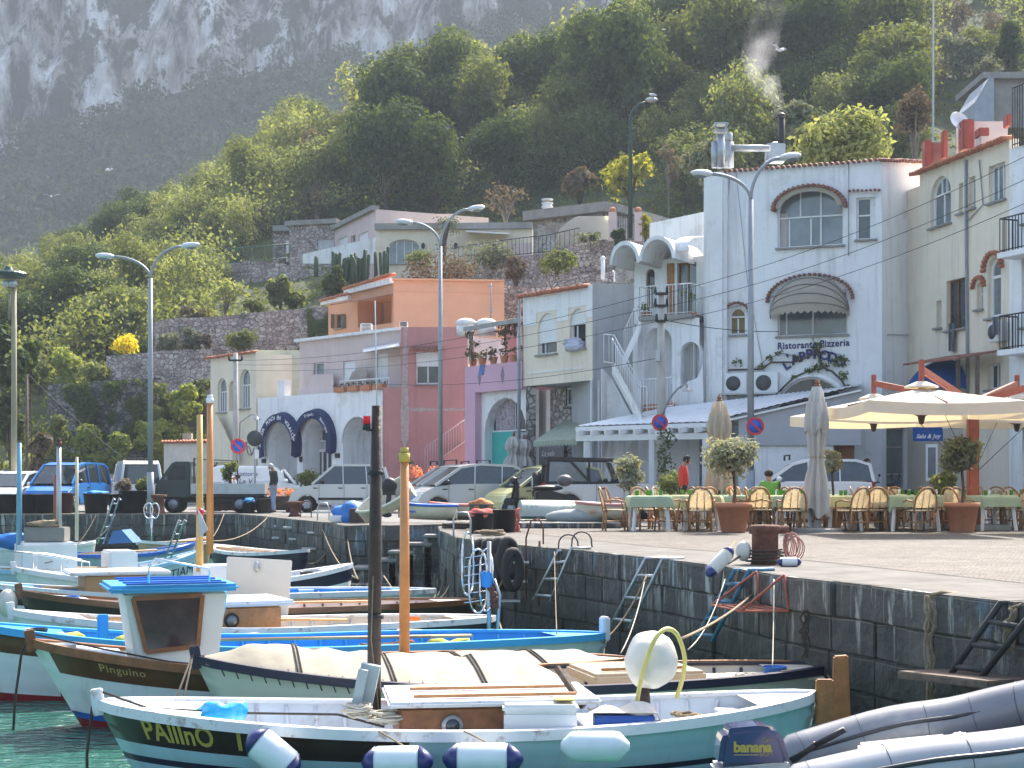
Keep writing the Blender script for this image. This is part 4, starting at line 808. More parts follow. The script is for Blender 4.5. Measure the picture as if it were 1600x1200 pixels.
g = MB(); g.prism([fi.P(am + .02,.05,-.36),fi.P(arch[1],.05,-.36),fi.P(arch[1],zs - .05,-.36),fi.P(am + .02,zs - .05,-.36)],(0,.05,0)); g.W('panel',mat('pale_blue_paint',(.34,.40,.42),.6,var=.08),T)
for x,y in ((751,589),(787,586)):
 g = MB(); a,z = fr.hit(x,y); w_,h_ = .115,.34
 g.prism([fr.P(a - w_,z,.051),fr.P(a,z - h_,.051),fr.P(a + w_,z,.051),fr.P(a,z + h_,.051)],(fr.n.x * .012,fr.n.y * .012,0)); g.W('diamond_grille',mat('grille_grey',(.25,.2,.24),.7,var=.5,scale=40),T)
fbk = fr.off(-2.2); g = MB(); facade(fbk,-.3,fr.L + .5,z0_,fbk.hit(770,505)[1],fbk.hit(770,500)[1],[fbk.r(804,527,812,562)],mb=g); g.W('wall',rosel,T)
g = MB(); p,q = fr.px(725,511,.35),fr.px(818,496,.35)
g.grid(lambda u,v:p.lerp(q,u) + V((-fr.n.x,-fr.n.y,0)) * 3 * v + V((0,0,.02 * math.sin(u * 120) + .25 * v)),120,2); g.beam(p - V((0,0,.08)),q - V((0,0,.08)),.07,.16); g.W('roof',mat('weathered_sheet_roof',(.3,.3,.29),.8,var=.2),T)
for x in (736,812):g = MB(); g.cyl(fr.px(x,568,-.1),fr.px(x,508,-.1),.11,n=10); g.W('column',white2,T)
for (x,s_),wd in zip(((739,1),(754,1),(771,1.1),(788,1.1),(803,1)),('at the white column of','above the blue towel on','in the middle of','second from the downpipe on','nearest the downpipe on')):
 pot = thing('balcony_flower_pot','terracotta flower pot %s the lilac balcony parapet' % wd,'flower pot',fr.px(x,566 - (x - 739) * .1,-.15) ,group='flower pots on the lilac balcony'); c = pot.location.copy(); c.z = z1_; pot.location = c
 g = MB(); g.lathe([(0,0),(.11,0),(.16,.26),(.17,.26),(.17,.3),(.14,.3),(.13,.24),(0,.22)],(0,0,0),12); g.build('pot',terra,pot); g = MB(); g.open = True; leaves(g,(0,0,.42),.2 * s_,40,.06,rr); g.build('foliage',lf_mid if s_ == 1 else lf_brown,pot)
t_ = thing('balcony_creeper','creeper hanging from the roof of the lilac balcony','creeper',fr.px(735,560,.1)); g = MB(); g.open = True
for x,y,r_,n in ((733,525,.22,40),(741,540,.25,40),(734,553,.2,30),(743,559,.2,30),(790,510,.3,60),(783,521,.22,40),(795,525,.3,50),(788,538,.16,20),(762,556,.35,50),(800,515,.3,50),(814,545,.15,20)):leaves(g,fr.px(x,y,.05),r_,n,.08,rr)
g.W('leaves',lf_brown,t_); g = MB(); g.tube([fr.px(738,570,.05),fr.px(736,540,.08),fr.px(741,515,.05),fr.px(790,505,.05),fr.px(788,540,.1)],.02,5); g.W('stem',bark,t_)
g = MB(); a,z = fr.hit(757,570); g.grid(lambda u,v:fr.P(a - .2 + .34 * u - .1 * v,z1_ + .02 - .4 * v,.07 + .02 * math.sin(u * 12)),8,5); tag(g.build('towel',mat('blue_towel',(.12,.2,.42),.95,patch=(.5,.55,.6),psc=5)),'blue towel hung over the lilac balcony parapet','towel')
for i,(x,w_) in enumerate(((728,.42),(760,.42))):
 o = thing('water_tank',['white domed water tank over the rose wall','white domed water tank over the balcony roof'][i],'tank',PT(x,505,61)); g = MB(); g.ell((0,0,0),(.42,.5,.2),14,8); g.cyl((0,0,-.5),(0,0,0),.38,n=14); g.build('tank_body',plwhite,o)
# ---------------------------------------------------------------- rose house
fr = FR(599,64.4,731,64.4); T = building('rose_house','faded rose pink house with a long plaster scar, behind the tall lamp post',fr)
zt = fr.hit(660,511)[1]; wv = fr.r(650,550,687,600); aR = fr.hit(626,600)[0]; zR = fr.hit(612,605)[1]
mb = facade(fr,aR,fr.L,-.1,zt,zt,[wv]); facade(fr,0,aR,-.1,zR,zR,[],mb=mb); mb.W('wall',rose,T); body(fr,aR,fr.L,5,-.1,zt - .03,zt - .03).W('side_wall',rose,T)
window(T,fr,wv,cols=(.5,),sh=.45,gm=glass)
g = MB(); tiles(g,fr.px(643,541),fr.px(691,541),(0,-1,0),ln=.5,r=.06,step=.13,drop=.2); g.W('tile_hood',tiled,T)
g = MB(); rr = random.Random(2); lft = []; rgt = []
for i in range(22):y = 511 + (705 - 511) * i / 21; w_ = 2 + 4 * min(1,i / 12) + rr.uniform(-1,1) - (3 if i > 19 else 0); x = 634 - 1.5 * min(1,i / 10); lft.append(fr.px(x - w_,y,.012)); rgt.append(fr.px(x + w_,y,.012))
g.add(lft + rgt,[(i,i + 1,i + 23,i + 22) for i in range(21)]); lft = []; rgt = []
for i in range(16):x = 640 + 88 * i / 15; w_ = rr.uniform(1.5,4.5) * (1 - i / 30); lft.append(fr.px(x,640 - w_,.012)); rgt.append(fr.px(x,640 + w_,.012))
g.add(lft + rgt,[(i,i + 1,i + 17,i + 16) for i in range(15)]); g.W('plaster_scar',mat('bare_plaster',(.45,.35,.33),.95,var=.25,scale=6,bump=.5),T)
g = MB(); tp,bt = fr.px(729,690,1.2),fr.px(664,735,1.2)
for i in range(12):p = tp.lerp(bt,i / 12); q = tp.lerp(bt,(i + 1) / 12); g.prism([p,V((q.x,q.y,p.z)),V((q.x,q.y,0)),V((p.x,p.y,0))],(0,1.1,0))
g.W('stairs',rose,T); g = MB(); railing(tp,bt,.95,mb=g); g.W('stair_railing',mat('pink_paint',(.6,.45,.45),.5),T)
# ---------------------------------------------------------------- white arcade building
fr = FR(403,72,598,65); T = building('arcade_building','long white arcade of three arches under navy arched awnings',fr)
zl = fr.hit(414,622)[1]; zr = fr.hit(598,607)[1]; Z = (zl + zr) / 2
ars = []
for x0,x1,yt in ((420,464,661),(473,518,656),(536,584,651)):o = fr.r(x0,yt,x1,790); ars.append((o[0],o[1],0.0,o[3],1))
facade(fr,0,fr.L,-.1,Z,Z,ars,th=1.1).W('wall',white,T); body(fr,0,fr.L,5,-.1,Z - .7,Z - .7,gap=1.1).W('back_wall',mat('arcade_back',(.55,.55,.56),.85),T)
f_ = fr.off(-.9); ds = f_.r(494,680,520,790); window(T,f_,(ds[0],ds[1],0.05,f_.hit(500,702)[1]),cols=(.35,.65),rows=(.1,),sill=False,gm=glass,name='shop_door',b_=.12,d=-.05); window(T,f_,f_.r(491,662,513,690),cols=(.5,),sill=False,d=-.05)
for i,(o,txt) in enumerate(((ars[0],['FUNICULAR EN']),(ars[1],['Tripoli']))):
 oo = (o[0] - .05,o[1] + .05,o[2],o[3] + .05,1); mb,pts = arched_band(fr,oo,.36,.06,d=.28,k=24,a_from=-.10,a_to=1.10); mb2,_ = arched_band(fr,oo,.36,.0,d=.02); k = 24
 for j in range(k):# slanting back to the wall on the outer edge
  P1_,Q1_ = pts[j][1],pts[j + 1][1]; mb.quad(fr.P(*P1_,.3),fr.P(*Q1_,.3),fr.P(Q1_[0],Q1_[1] + .1,.01),fr.P(P1_[0],P1_[1] + .1,.01))
 aw_ = mb.W('arched_awning',awnb,T); g = MB(); c = (oo[0] + oo[1]) / 2; W = (oo[1] - oo[0]) / 2 + .18; r_ = rise(oo) + .18; zs_ = oo[3] - rise(oo)
 words_ = ((158,'ARREDA'),(102,'PUNCH EN'),(38,'VOLAILE')) if i == 0 else ((96,'Tripoli'),(40,'Boutique'),(165,'A E'))
 for cen,wd in words_:
  n_ = len(wd); stp = 6.4 if i == 0 else 4.6
  for j,ch in enumerate(wd):
   if ch == ' ':continue
   t = R(cen - (j - (n_ - 1) / 2) * stp); vs,fs = text_mb(ch,.26 if i == 0 else .19,depth=.004,bold=.003); M = Matrix.Rotation(t - math.pi / 2,2)
   g.add([fr.P(c + W * math.cos(t) + (M @ v.xy).x,zs_ + r_ * math.sin(t) + (M @ v.xy).y,.347 + v.z) for v in vs],fs)
 g.W('awning_lettering',letterw,aw_)
mb,_ = arched_band(fr,(ars[2][0],ars[2][1],0,ars[2][3],1),.12,.06,k=20); mb.W('arch_trim',white2,T)
for x,y in ((413,720),(528,712)):g = MB(); a,z = fr.hit(x,y); g.box(fr.P(a,z,.03),(.32,.05,.2),rz=math.atan2(fr.u.y,fr.u.x)); g.W('wall_plaque',black,T)
for x,y in ((470,722),):g = MB(); p = fr.px(x,y,.1); g.cyl(p,p + V((0,0,.25)),.06,.09); g.beam(p,p + V((0,.1,.1)),.02); g.W('wall_lamp',black,T)
# terrace and set-back upper storey
fu = fr.off(-.9); aU0 = fu.hit(468,560)[0]; aU1 = fu.hit(626,550)[0]; zu = fu.hit(550,524)[1]; w1 = fu.r(490,566,506,590); w2 = fu.r(536,564,555,606); w3 = fu.r(588,552,606,604)
facade(fu,aU0,aU1,Z - .5,zu,zu,[w1,w2,w3]).W('upper_wall',pinkw,T); body(fu,aU0,aU1,6,Z - .6,zu - .05,zu - .05).W('upper_side_wall',pinkw,T)
g = MB(); g.beam(fu.P(aU0 - .1,zu + .03,.0),fu.P(aU1,zu + .03,.0),.5,.12); g.W('cornice',white2,T)
window(T,fu,w1,sh=.1,gm=glassl); window(T,fu,w2,sh=.95,sill=False); window(T,fu,w3,sh=.95,sill=False)
for (x0,x1,xs,y0,y1,m_) in ((465,521,488,584,616,pinkw),(540,573,552,576,606,mat('tan_render',(.36,.3,.26),.9))):
 g = MB(); ff = fr.off(-.5); pts = [(x1,y0),(xs + 4,y0 + 1),(xs - 2,y0 + 6),(xs - 7,y0 + 18),(x0,y0 + 24),(x0,y1 + 12),(x1,y1 + 12)]; g.prism([ff.px(x,y) for x,y in pts],(0,.15,0)); g.W('terrace_screen',m_,T)
g = MB(); g.prism([fu.px(567,546,.05),fu.px(624,536,.05),fu.px(624,541,1.0),fu.px(567,551,1.0)],(0,0,.04)); g.W('folded_awning',frame,T)
g = MB(); a0,a1 = fr.hit(528,606)[0],fr.L + .3; railing(fr.P(a0,Z + .02,-.1),fr.P(a1,Z + .02,-.1),.45,mb=g,step=.18,r=.02); g.W('terrace_railing',frame,T)
for i in range(4):
 g = MB(); x = 533 + i * 20; p = fr.px(x,605,.05); p.z = Z + .1; g.box(p,(.7,.25,.24),rz=math.atan2(fr.u.y,fr.u.x)); b1 = g.W('planter_box',terra,T,bevel=.02); g = MB(); g.open = True
 for k in range(3):leaves(g,p + V((-.25 + .25 * k,0,.18)),.12,20,.05,rr)
 g.W('foliage',lf_brown,b1)
g = MB(); a,z = fr.hit(427,612); g.box(fr.P(a,Z + .4,-.6),(.55,.4,.85),rz=math.atan2(fr.u.y,fr.u.x)); g.W('roof_cabinet',plwhite,T,bevel=.02)
# ---------------------------------------------------------------- cream tower house
ct = FR(329,75.7,400,72.15); T = building('cream_tower_house','cream house with two tall arched windows and a red tile verge',ct)
z0t,z1t = ct.hit(329,561)[1],ct.hit(397,549)[1]; zt = (z0t + z1t) / 2
o1_ = (*ct.r(340,591,354,644),1); o2_ = (*ct.r(375,577,391,638),1); o3_ = (*ct.r(358,595,366,642),1)
facade(ct,0,ct.L,-.1,zt,zt,[o1_,o2_,o3_]).W('wall',cream,T); body(ct,0,ct.L,6,-.1,zt - .05,zt - .05).W('side_wall',cream,T)
for o in (o1_,o2_):window(T,ct,o,cols=((.5,0,.6),(.25,0,.6),(.75,0,.6)),rows=(.6,),gm=glassl,b_=.05)
g = MB(); tiles(g,ct.P(-.2,zt + .04,0),ct.P(ct.L - .1,zt + .04,0),(ct.n.x,ct.n.y,0),ln=.25,r=.07,step=.2); g.W('roof',tilem,T)
cg = FR(397,73.2,470,73.4); g = MB(); body(cg,0,cg.L,4,2,cg.hit(430,547)[1],cg.hit(430,547)[1],gap=0,mb=g); g.W('rear_block',mat('green_cream_render',(.50,.50,.38),.85),T)
g = MB(); g.prism([ct.px(340,650,.5),ct.px(366,706,.5),ct.px(366,722,.5),ct.px(334,722,.5),ct.px(334,650,.5)],(0,.4,0)); g.W('stair_flank',cream,T)
g = MB(); g.tube([ct.px(374,690,.2),ct.px(375,660,.2),ct.px(392,648,.6),ct.px(400,648,.8),ct.px(401,652,.8)],.025,5); g.lathe([(0,.16),(.05,.15),(.2,0)],ct.px(401,656,.8),12); g.W('wall_lamp',greyp,T)
g = MB()  # sprayed scrawls on the base wall
for k,(x,y) in enumerate(((342,712),(352,702),(362,716),(372,706),(338,722),(380,698),(390,704))):
 pts = [ct.px(x + 6 * math.cos(t * .9 + k) * (1 - t / 14),y + 7 * math.sin(t * 1.15 + k * 2),.03) for t in [i * .45 for i in range(17)]]; g.tube(pts,.02,4)
g.W('graffiti',mat('spray_paint',(.12,.12,.13),.8),T)
# small hut
hf_ = FR(256,78,336,76); T = building('small_hut','low cream hut with a tiled edge at the foot of the hillside',hf_,'hut')
z = hf_.hit(296,690)[1]; facade(hf_,0,hf_.L,-.1,z,z,[]).W('wall',mat('hut_render',(.62,.58,.50),.85,streak=(.4,.36,.3)),T); body(hf_,0,hf_.L,3,-.1,z,z).W('side_wall',cream,T); g = MB(); tiles(g,hf_.P(-.1,z + .03,.02),hf_.P(hf_.L,z + .03,.02),(0,-1,0),ln=.2); g.W('roof',tilem,T); g = MB(); g.box(hf_.P(hf_.L * .3,z + .2,-.6),(.45,.4,.5)); g.W('chimney',concrete,T)
# ---------------------------------------------------------------- orange house
fr = FR(615,76,788,76.6); T = building('orange_house','orange rendered house with brown shutters and tiled eaves above the row',fr)
zt = fr.hit(700,439)[1]; facade(fr,0,fr.L,3,zt,zt,[]).W('wall',orange,T); body(fr,0,fr.L,7,3,zt - .02,zt - .02).W('side_wall',orange,T)
g = MB(); g.beam(fr.P(0,zt - .55,.012),fr.P(fr.L,zt - .55,.012),.03,.05); g.beam(fr.P(-.05,zt + .04,0),fr.P(fr.L,zt + .04,0),.35,.09); g.W('cornice',orange,T)
fo = FR(549,80,615,77); rec = fo.r(560,458,613,512); sw_ = fo.r(589,480,596,505); z2 = fo.hit(560,449)[1]
facade(fo,0,fo.L,3,z2,z2,[fo.r(559,466,612,508)],th=1.6).W('wall',orange,T); body(fo,0,fo.L,5,3,z2,z2,gap=1.6).W('side_wall',orange,T)
g = MB(); fq = fo.off(-1.5); g.prism([fq.px(590,478),fq.px(597,478),fq.px(597,506),fq.px(590,506)],(0,.05,0)); g.W('door',woodd,T)
g = MB(); tiles(g,fo.P(-.3,z2 + .05,0),fo.P(fo.L,z2 + .35,0),(fo.n.x,fo.n.y,0),ln=.35,r=.09); g.W('roof',tilem,T); g = MB(); g.beam(fo.P(-.4,z2 - .15,.12),fo.P(fo.L,z2 - .0,.12),.22,.28); g.W('eaves',white2,T)
g = MB(); p,q = fo.px(549,471,.1),fo.px(614,461,.1); n_ = V((fo.n.x,fo.n.y,0)); g.prism([p,q,q + n_ * 1.3 - V((0,0,.3)),p + n_ * 1.3 - V((0,0,.3))],(0,0,.06)); g.W('porch_roof',tiled,T)
g = MB(); fp_ = FR(513,81.5,549,80); z4 = fp_.hit(530,467)[1]; wq = fp_.r(524,491,535,513); wr = fp_.r(545,488,550,508); facade(fp_,0,fp_.L,3,z4,z4,[wq]).W('wall',orange,T); body(fp_,0,fp_.L,5,3,z4,z4).W('side_wall',orange,T); window(T,fp_,wq,fm=woodb)
for x in (520,538):g = MB(); g.prism([fp_.px(x - 3,491,.02),fp_.px(x + 2,491,.02),fp_.px(x + 2,513,.02),fp_.px(x - 3,513,.02)],(0,-.05,0)); g.W('shutter',mat('olive_brown_shutter',(.12,.08,.045),.7),T)
g = MB(); tiles(g,fp_.P(-.3,z4 + .05,0),fp_.P(fp_.L,z4 + .2,0),(fp_.n.x,fp_.n.y,0),ln=.35,r=.09); g.W('roof',tilem,T); g = MB(); g.beam(fp_.P(-.4,z4 - .12,.12),fp_.P(fp_.L,z4 - .02,.12),.22,.22); g.W('eaves',white2,T)
g = MB(); x = PT(773,440,76); g.cyl(PT(767,500,75.8),PT(767,442,75.8),.03); g.beam(PT(762,448,75.8),PT(772,446,75.8),.04); g.beam(PT(765,485,75.8),PT(769,485,75.8),.3,.2); g.W('aerial',greyp,T)
blk(586,432,608,443,79,.6,white2,'chimney',T)
for i,(x0,y0,x1,y1) in enumerate(((563,505,581,519),(624,502,637,511))):
 o = thing('roof_air_unit',['larger white air unit on the flat roof beside the orange house','small white air unit on the flat roof above the rose house'][i],'air unit',PT((x0 + x1) / 2,y1,69 + i)); w_ = (x1 - x0) * 69 / F; h_ = (y1 - y0) * 69 / F; g = MB(); g.box((0,.2,h_ / 2),(w_,.4,h_)); b1 = g.build('casing',plwhite,o,bevel=.02); g = MB(); [g.beam((-w_ * .4,-.01,h_ * (k + 1) / 7),(w_ * .4,-.01,h_ * (k + 1) / 7),.02,.02) for k in range(6)]; g.build('grille',iron,o)
# ---------------------------------------------------------------- hillside villas
fr = FR(452,109,523,108); T = building('stone_villa','low villa of pinkish stone with a white wing, on the hillside terrace',fr,'villa')
zt = fr.hit(480,351)[1]; wv = fr.r(496,374,522,399); facade(fr,0,fr.L,13,zt,zt,[wv]).W('wall',rubblep,T); body(fr,0,fr.L,8,13,zt,zt).W('side_wall',rubblep,T); window(T,fr,wv,sh=.8,cols=(.5,),shm=mat('grey_white_shutter',(.55,.55,.56),.7))
g = MB(); g.box(fr.P(fr.L / 2,zt + .12,-2),(fr.L + .5,4.6,.35),rz=math.atan2(fr.u.y,fr.u.x)); g.W('roof',concrete,T,bevel=.02)
blk(426,362,450,412,112,4,rubblep,'stone_wing',T); blk(426,352,452,361,111.5,5,concrete,'wing_roof',T); blk(447,376,451,409,111.9,.1,frame,'shutter',T)
fw = FR(523,108,587,100); zl_,zr_ = fw.hit(523,352)[1],fw.hit(587,334)[1]; zt = (zl_ + zr_) / 2; wa_,wb_,wc_ = fw.r(529,371,543,388),fw.r(548,368,556,380),fw.r(560,364,575,378)
facade(fw,0,fw.L,13,zt,zt,[wa_,wb_,wc_]).W('wing_wall',pinkw,T); body(fw,0,fw.L,8,13,zt,zt).W('wing_side_wall',pinkw,T)
for o in (wa_,wc_):window(T,fw,o,sh=.9)
window(T,fw,wb_,cols=(.5,)); g = MB(); g.beam(fw.P(0,zt + .1,0),fw.P(fw.L,zt + .1,0),.5,.3); g.W('wing_roof',concrete,T)
g = MB(); g.prism([PT(473,412,98),PT(473,397,98),PT(586,371,98),PT(586,412,98)],(0,.3,0)); g.W('ramp_wall',white2,T)
fr = FR(586,99.5,832,99); T = building('cream_villa','long low cream villa with an arched veranda behind the palm',fr,'villa')
zt = fr.hit(700,357)[1]; ar = (*fr.r(607,374,656,412),.5); dw = fr.r(731,381,753,398); facade(fr,0,fr.L,13,zt,zt,[ar,dw]).W('wall',cream,T); body(fr,0,fr.L,6,13,zt,zt).W('side_wall',cream,T); window(T,fr,dw,sh=.95,cols=(.5,)); window(T,fr,ar,cols=(.25,.5,.75),gm=glassl,d=-.25)
g = MB(); g.beam(fr.P(0,zt + .12,0),fr.P(fr.L,zt + .12,0),.6,.4); g.W('roof',concrete,T); blk(590,334,709,356,104,4,pinkw,'upper_wall',T)
g = MB(); p,q = fr.px(729,362,.1),fr.px(795,366,.1); g.prism([p,q,q + V((0,-1.5,-.25)),p + V((0,-1.5,-.25))],(0,0,.08)); g.W('awning',frame,T)
for x in (661,712,771):g = MB(); p = fr.px(x,384,.1); g.ell(p,(.12,.1,.2)); g.W('wall_lamp',iron,T)
g = MB(); g.prism([fr.px(770,403,.6),fr.px(772,388,.6),fr.px(790,380,.6),fr.px(832,379,.6),fr.px(832,403,.6)],(0,.2,0)); g.W('garden_wall',pinkw,T)
fr = FR(833,92,955,88); T = building('crazy_stone_villa','stone faced villa with flat grey roof and a white arched awning',fr,'villa')
zl_,zr_ = fr.hit(833,345)[1],fr.hit(955,331)[1]; facade(fr,0,fr.L,10,(zl_ + zr_) / 2,(zl_ + zr_) / 2,[]).W('wall',crazy,T); body(fr,0,fr.L,7,10,zl_,zl_).W('side_wall',crazy,T)
g = MB(); g.beam(fr.P(-.3,zl_ + .25,.2),fr.P(fr.L,zr_ + .25,.2),.8,.55); g.W('roof',concrete,T); f7 = FR(955,88,1052,94); g = MB(); g.beam(f7.P(0,zr_ + .22,0),f7.P(f7.L,zr_ + .22,0),.8,.45); g.W('roof',concrete,T); facade(f7,0,f7.L,10,zr_,zr_,[]).W('wall',crazy,T)
g = MB(); f_ = fr.off(.6)
g.grid(lambda u,v:f_.px(868 + 84 * u,386 - (386 - 340) * min(1,(.15 + u * 2.2)) ** .5 * v * (1 if u > .02 else .5),0) + V((0,-.5 * math.sin(v * math.pi / 2),0)),14,8); g.W('white_awning',canvasw,T)
g = MB(); p = PT(855,330,93); g.cyl(p - V((0,0,.3)),p + V((0,0,.5)),.3,n=14); [g.cyl(p + V((0,0,.22 * k)),p + V((0,0,.22 * k + .06)),.36,n=14) for k in range(1,4)]; g.W('chimney',white2,T)
# upper right huts
T = thing('hilltop_shed','grey shed with a green roof among the hilltop trees','shed',PT(1530,60,150)); blk(1458,12,1510,30,149,4,mat('green_sheet',(.10,.22,.15),.7),'roof',T); blk(1458,30,1540,62,150,4,concrete,'wall',T); blk(1545,6,1640,70,151,4,greyw,'wall',T); blk(1570,16,1583,34,150.9,.3,iron,'door',T)
T = thing('blue_gable_house','grey unfinished house with a blue lean-to wall above the chimneys','house',PT(1560,190,95)); blk(1545,118,1660,200,97,5,concrete,'wall',T); blk(1536,112,1660,122,96.5,6,concrete,'roof',T); g = MB(); g.prism([PT(1523,190,95),PT(1523,160,95),PT(1545,122,95),PT(1553,122,95),PT(1553,190,95)],(0,4,0)); g.W('lean_to',mat('blue_grey_render',(.30,.34,.38),.85),T)
# terrace walls
def twall(pts,ybot,Y0,m,label,dep=1.2):
 g = MB(); T = None
 top = [PT(x,y,Y) for x,y,Y in pts]; T = thing('terrace_wall',label,'wall',(top[0].x,top[0].y,0)); rr = random.Random(len(pts))
 for i in range(len(top) - 1):
  p,q = top[i],top[i + 1]; zb = min(p.z,q.z) - ybot; n = max(2,int((q - p).length / .5))
  for j in range(n):
   a,b_ = p.lerp(q,j / n),p.lerp(q,(j + 1) / n); a.z += rr.uniform(-.05,.05); k = len(g.v)
   g.add([(a.x,a.y,zb),(b_.x,b_.y,zb),(b_.x,b_.y,b_.z),(a.x,a.y,a.z),(b_.x,b_.y + dep,b_.z),(a.x,a.y + dep,a.z)],[(0,1,2,3),(3,2,4,5)])
 g.open = True; g.W('masonry',m,T); return T
twall([(240,505,90),(262,497,88),(330,496,88),(420,486,88.5),(470,482,89),(520,478,89)],3.4,88,rubblep,'long curved rubble terrace wall below the cactus garden')
twall([(166,556,86),(250,549,85),(300,546,84.5),(332,545,84)],3,84,rubblep,'stone terrace wall under the yellow broom')
twall([(74,600,83),(120,598,82),(215,592,81),(246,590,81)],4.2,81,rubbled,'lowest ivy covered terrace wall above the parked vans')
twall([(353,412,106),(384,408,105),(430,410,105),(480,420,104),(520,425,103)],3.4,104,rubblep,'upper stone terrace wall with a green railing')
twall([(786,446,80),(835,447,79),(905,430,79),(960,425,78)],4,78,rubble,'rubble wall between the orange house and the shuttered house')
twall([(700,418,94),(800,402,90),(860,395,87),(912,375,85),(956,375,84),(962,400,83)],5,88,rubble,'sloping stone wall with an iron fence below the villas')
g = MB(); pts = [(690,413,94),(800,397,90),(860,391,87),(905,381,85.5)]
for i in range(3):railing(PT(pts[i][0],pts[i][1] + 3,pts[i][2]),PT(pts[i + 1][0],pts[i + 1][1] + 3,pts[i + 1][2]),1.0,step=.35,r=.02,mb=g)
tag(g.build('garden_fence',iron),'thin iron fence along the sloping villa garden path','fence')
g = MB(); railing(PT(355,412,105.5),PT(452,404,105),1.0,step=.8,r=.03,mb=g); tag(g.build('terrace_railing',mat('green_paint',(.04,.12,.08),.5)),'green railing along the upper stone villa terrace','railing')
g = MB(); railing(PT(75,750,79),PT(75.1,750,79),.1,mb=g);
lw = FR(90,78,175,77); T = building('roadside_wall','low pale stone wall behind the parked vans',lw,'wall'); g = MB(); body(lw,-6,lw.L + 2,.5,-.1,1.5,1.5,gap=0,mb=g); g.W('masonry',crazy,T)
# ================================================================ TREES AND PLANTS
def crown_mesh(R_,H,n,sz,seed,nb=9,gap=.0,low=.15):
 """leaf-sized faces spread through several overlapping clumps, uneven outline"""
 rr = random.Random(seed); g = MB(); g.open = True; bl = []
 for i in range(nb):
  a = rr.uniform(0,6.28); d = R_ * math.sqrt(rr.random()) * .68; z = H * rr.uniform(low,.86); k = 1 - abs(z / H - .5) * .75
  bl.append((V((d * math.cos(a) * k,d * math.sin(a) * k,z)),R_ * rr.uniform(.3,.52)))
 bl.append((V((0,0,H * .55)),R_ * .6)); tot = sum(r * r for c,r in bl)
 for c,r in bl:
  m = int(n * r * r / tot)
  for _ in range(m):
   d = V((rr.gauss(0,1),rr.gauss(0,1),rr.gauss(0,1))).normalized()
   if d.z < -.35 and rr.random() < .6:d.z = -d.z
   q = c + d * r * (rr.random() ** .35) * rr.uniform(.8,1.12)
   if gap and noise.noise(q * (2.2 / R_) * 2 + V((seed,0,0))) < -gap:continue
   nn = (d + V((rr.uniform(-1,1),rr.uniform(-1,1),rr.uniform(-.6,1))) * .9).normalized(); t1 = nn.orthogonal().normalized(); t1.rotate(Matrix.Rotation(rr.uniform(0,6.3),3,nn)); t2 = nn.cross(t1); s_ = sz * rr.uniform(.55,1.3)
   g.add([q - t1 * s_,q - t2 * s_ * .5,q + t1 * s_,q + t2 * s_ * .5],[(0,1,2,3)])
 return g,bl
def tree_proto(name,R_,H,h0,n,sz,lm,seed,bk=bark,nb=9,gap=0,tr=.14,cat='tree'):
 t = thing(name,'tree',cat,(0,0,0)); g,bl = crown_mesh(R_,H,n,sz,seed,nb,gap); g.v = [p + V((0,0,h0)) for p in g.v]; g.build('crown',lm,t,uv=False)
 b_ = MB(); rr = random.Random(seed); top = V((rr.uniform(-.2,.2),rr.uniform(-.2,.2),h0 + H * .45)); b_.tube([(0,0,-.6),(rr.uniform(-.1,.1),0,h0 * .5),V((0,0,h0)) + top * .02,top],[tr * 1.3,tr,tr * .8,tr * .35],7)
 for c,r in bl[:7]:c2 = c + V((0,0,h0)); b_.tube([V((0,0,h0 * rr.uniform(.7,1.05))),V((c2.x * .45,c2.y * .45,(h0 + c2.z) / 2 + .1)),c2],[tr * .6,tr * .35,tr * .12],5)
 b_.build('trunk',bk,t); return t
PR = {}
for k,a in {'dark':(4.2,6.6,1.4,5200,.2,lf_dark,1,bark,11),'dark2':(3.8,7.4,1.6,5200,.2,lf_dark,2,bark,10),'mid':(3.7,5.6,1.4,4800,.185,lf_mid,3,bark,10),'mid2':(3.3,6.4,1.5,4600,.18,lf_mid,4,bark,12),
    'light':(3.2,5.2,1.4,4400,.17,lf_light,5,bark,10,.12),'light2':(2.8,5.8,1.4,4000,.165,lf_light,6,barkp,9,.1),'olive':(2.6,4.0,1.2,2400,.18,lf_olive,7,barkp,9,.1),'brown':(2.6,3.8,1.1,1700,.17,lf_brown,8,barkp,9,.05)}.items():
 PR[k] = tree_proto('hillside_tree',*a)
rr = random.Random(21); placed = []
TL = {'dark':'dense dark evergreen tree','dark2':'tall dark evergreen tree','mid':'mid green bushy tree','mid2':'taller mid green tree','light':'bright yellow green spring tree','light2':'slim bright green tree','olive':'small grey green tree','brown':'brown half bare tree'}
def ridge_kind(px,Y,rr):
 n = noise.noise(V((px * .006,Y * .06,2)))
 if px < 330:w = ['mid','light','light','mid2','light2','light','mid','brown' if Y < 120 else 'light','dark']
 elif px < 600:w = ['light','light2','mid','light','mid2','brown','light']
 elif px < 1180:w = ['dark','mid','mid','dark','mid2','dark2','light'] if Y < 146 else ['light','mid2','light2','mid','light']
 elif px < 1440:w = ['mid','dark','mid2','light','dark2','mid']
 else:w = ['brown','olive','mid','brown','olive']
 return w[int((n * .5 + .5) * len(w) * 1.3 + rr.random() * 2.2) % len(w)]
def tlabel(k,px,Y):
 z = ('beside the round topped lamp','beyond the broom terrace','above the stone villa','above the cream villa','above the flat roofed villa','behind the steel flues','over the restaurant roof','below the hilltop shed')[sum(px > a for a in (150,330,600,830,1060,1240,1440))]
 return TL[k] + ', ' + ('lowest row ','lower row ','upper row ','ridge row ')[sum(Y > a for a in (118,134,150))] + z
cnt = 0
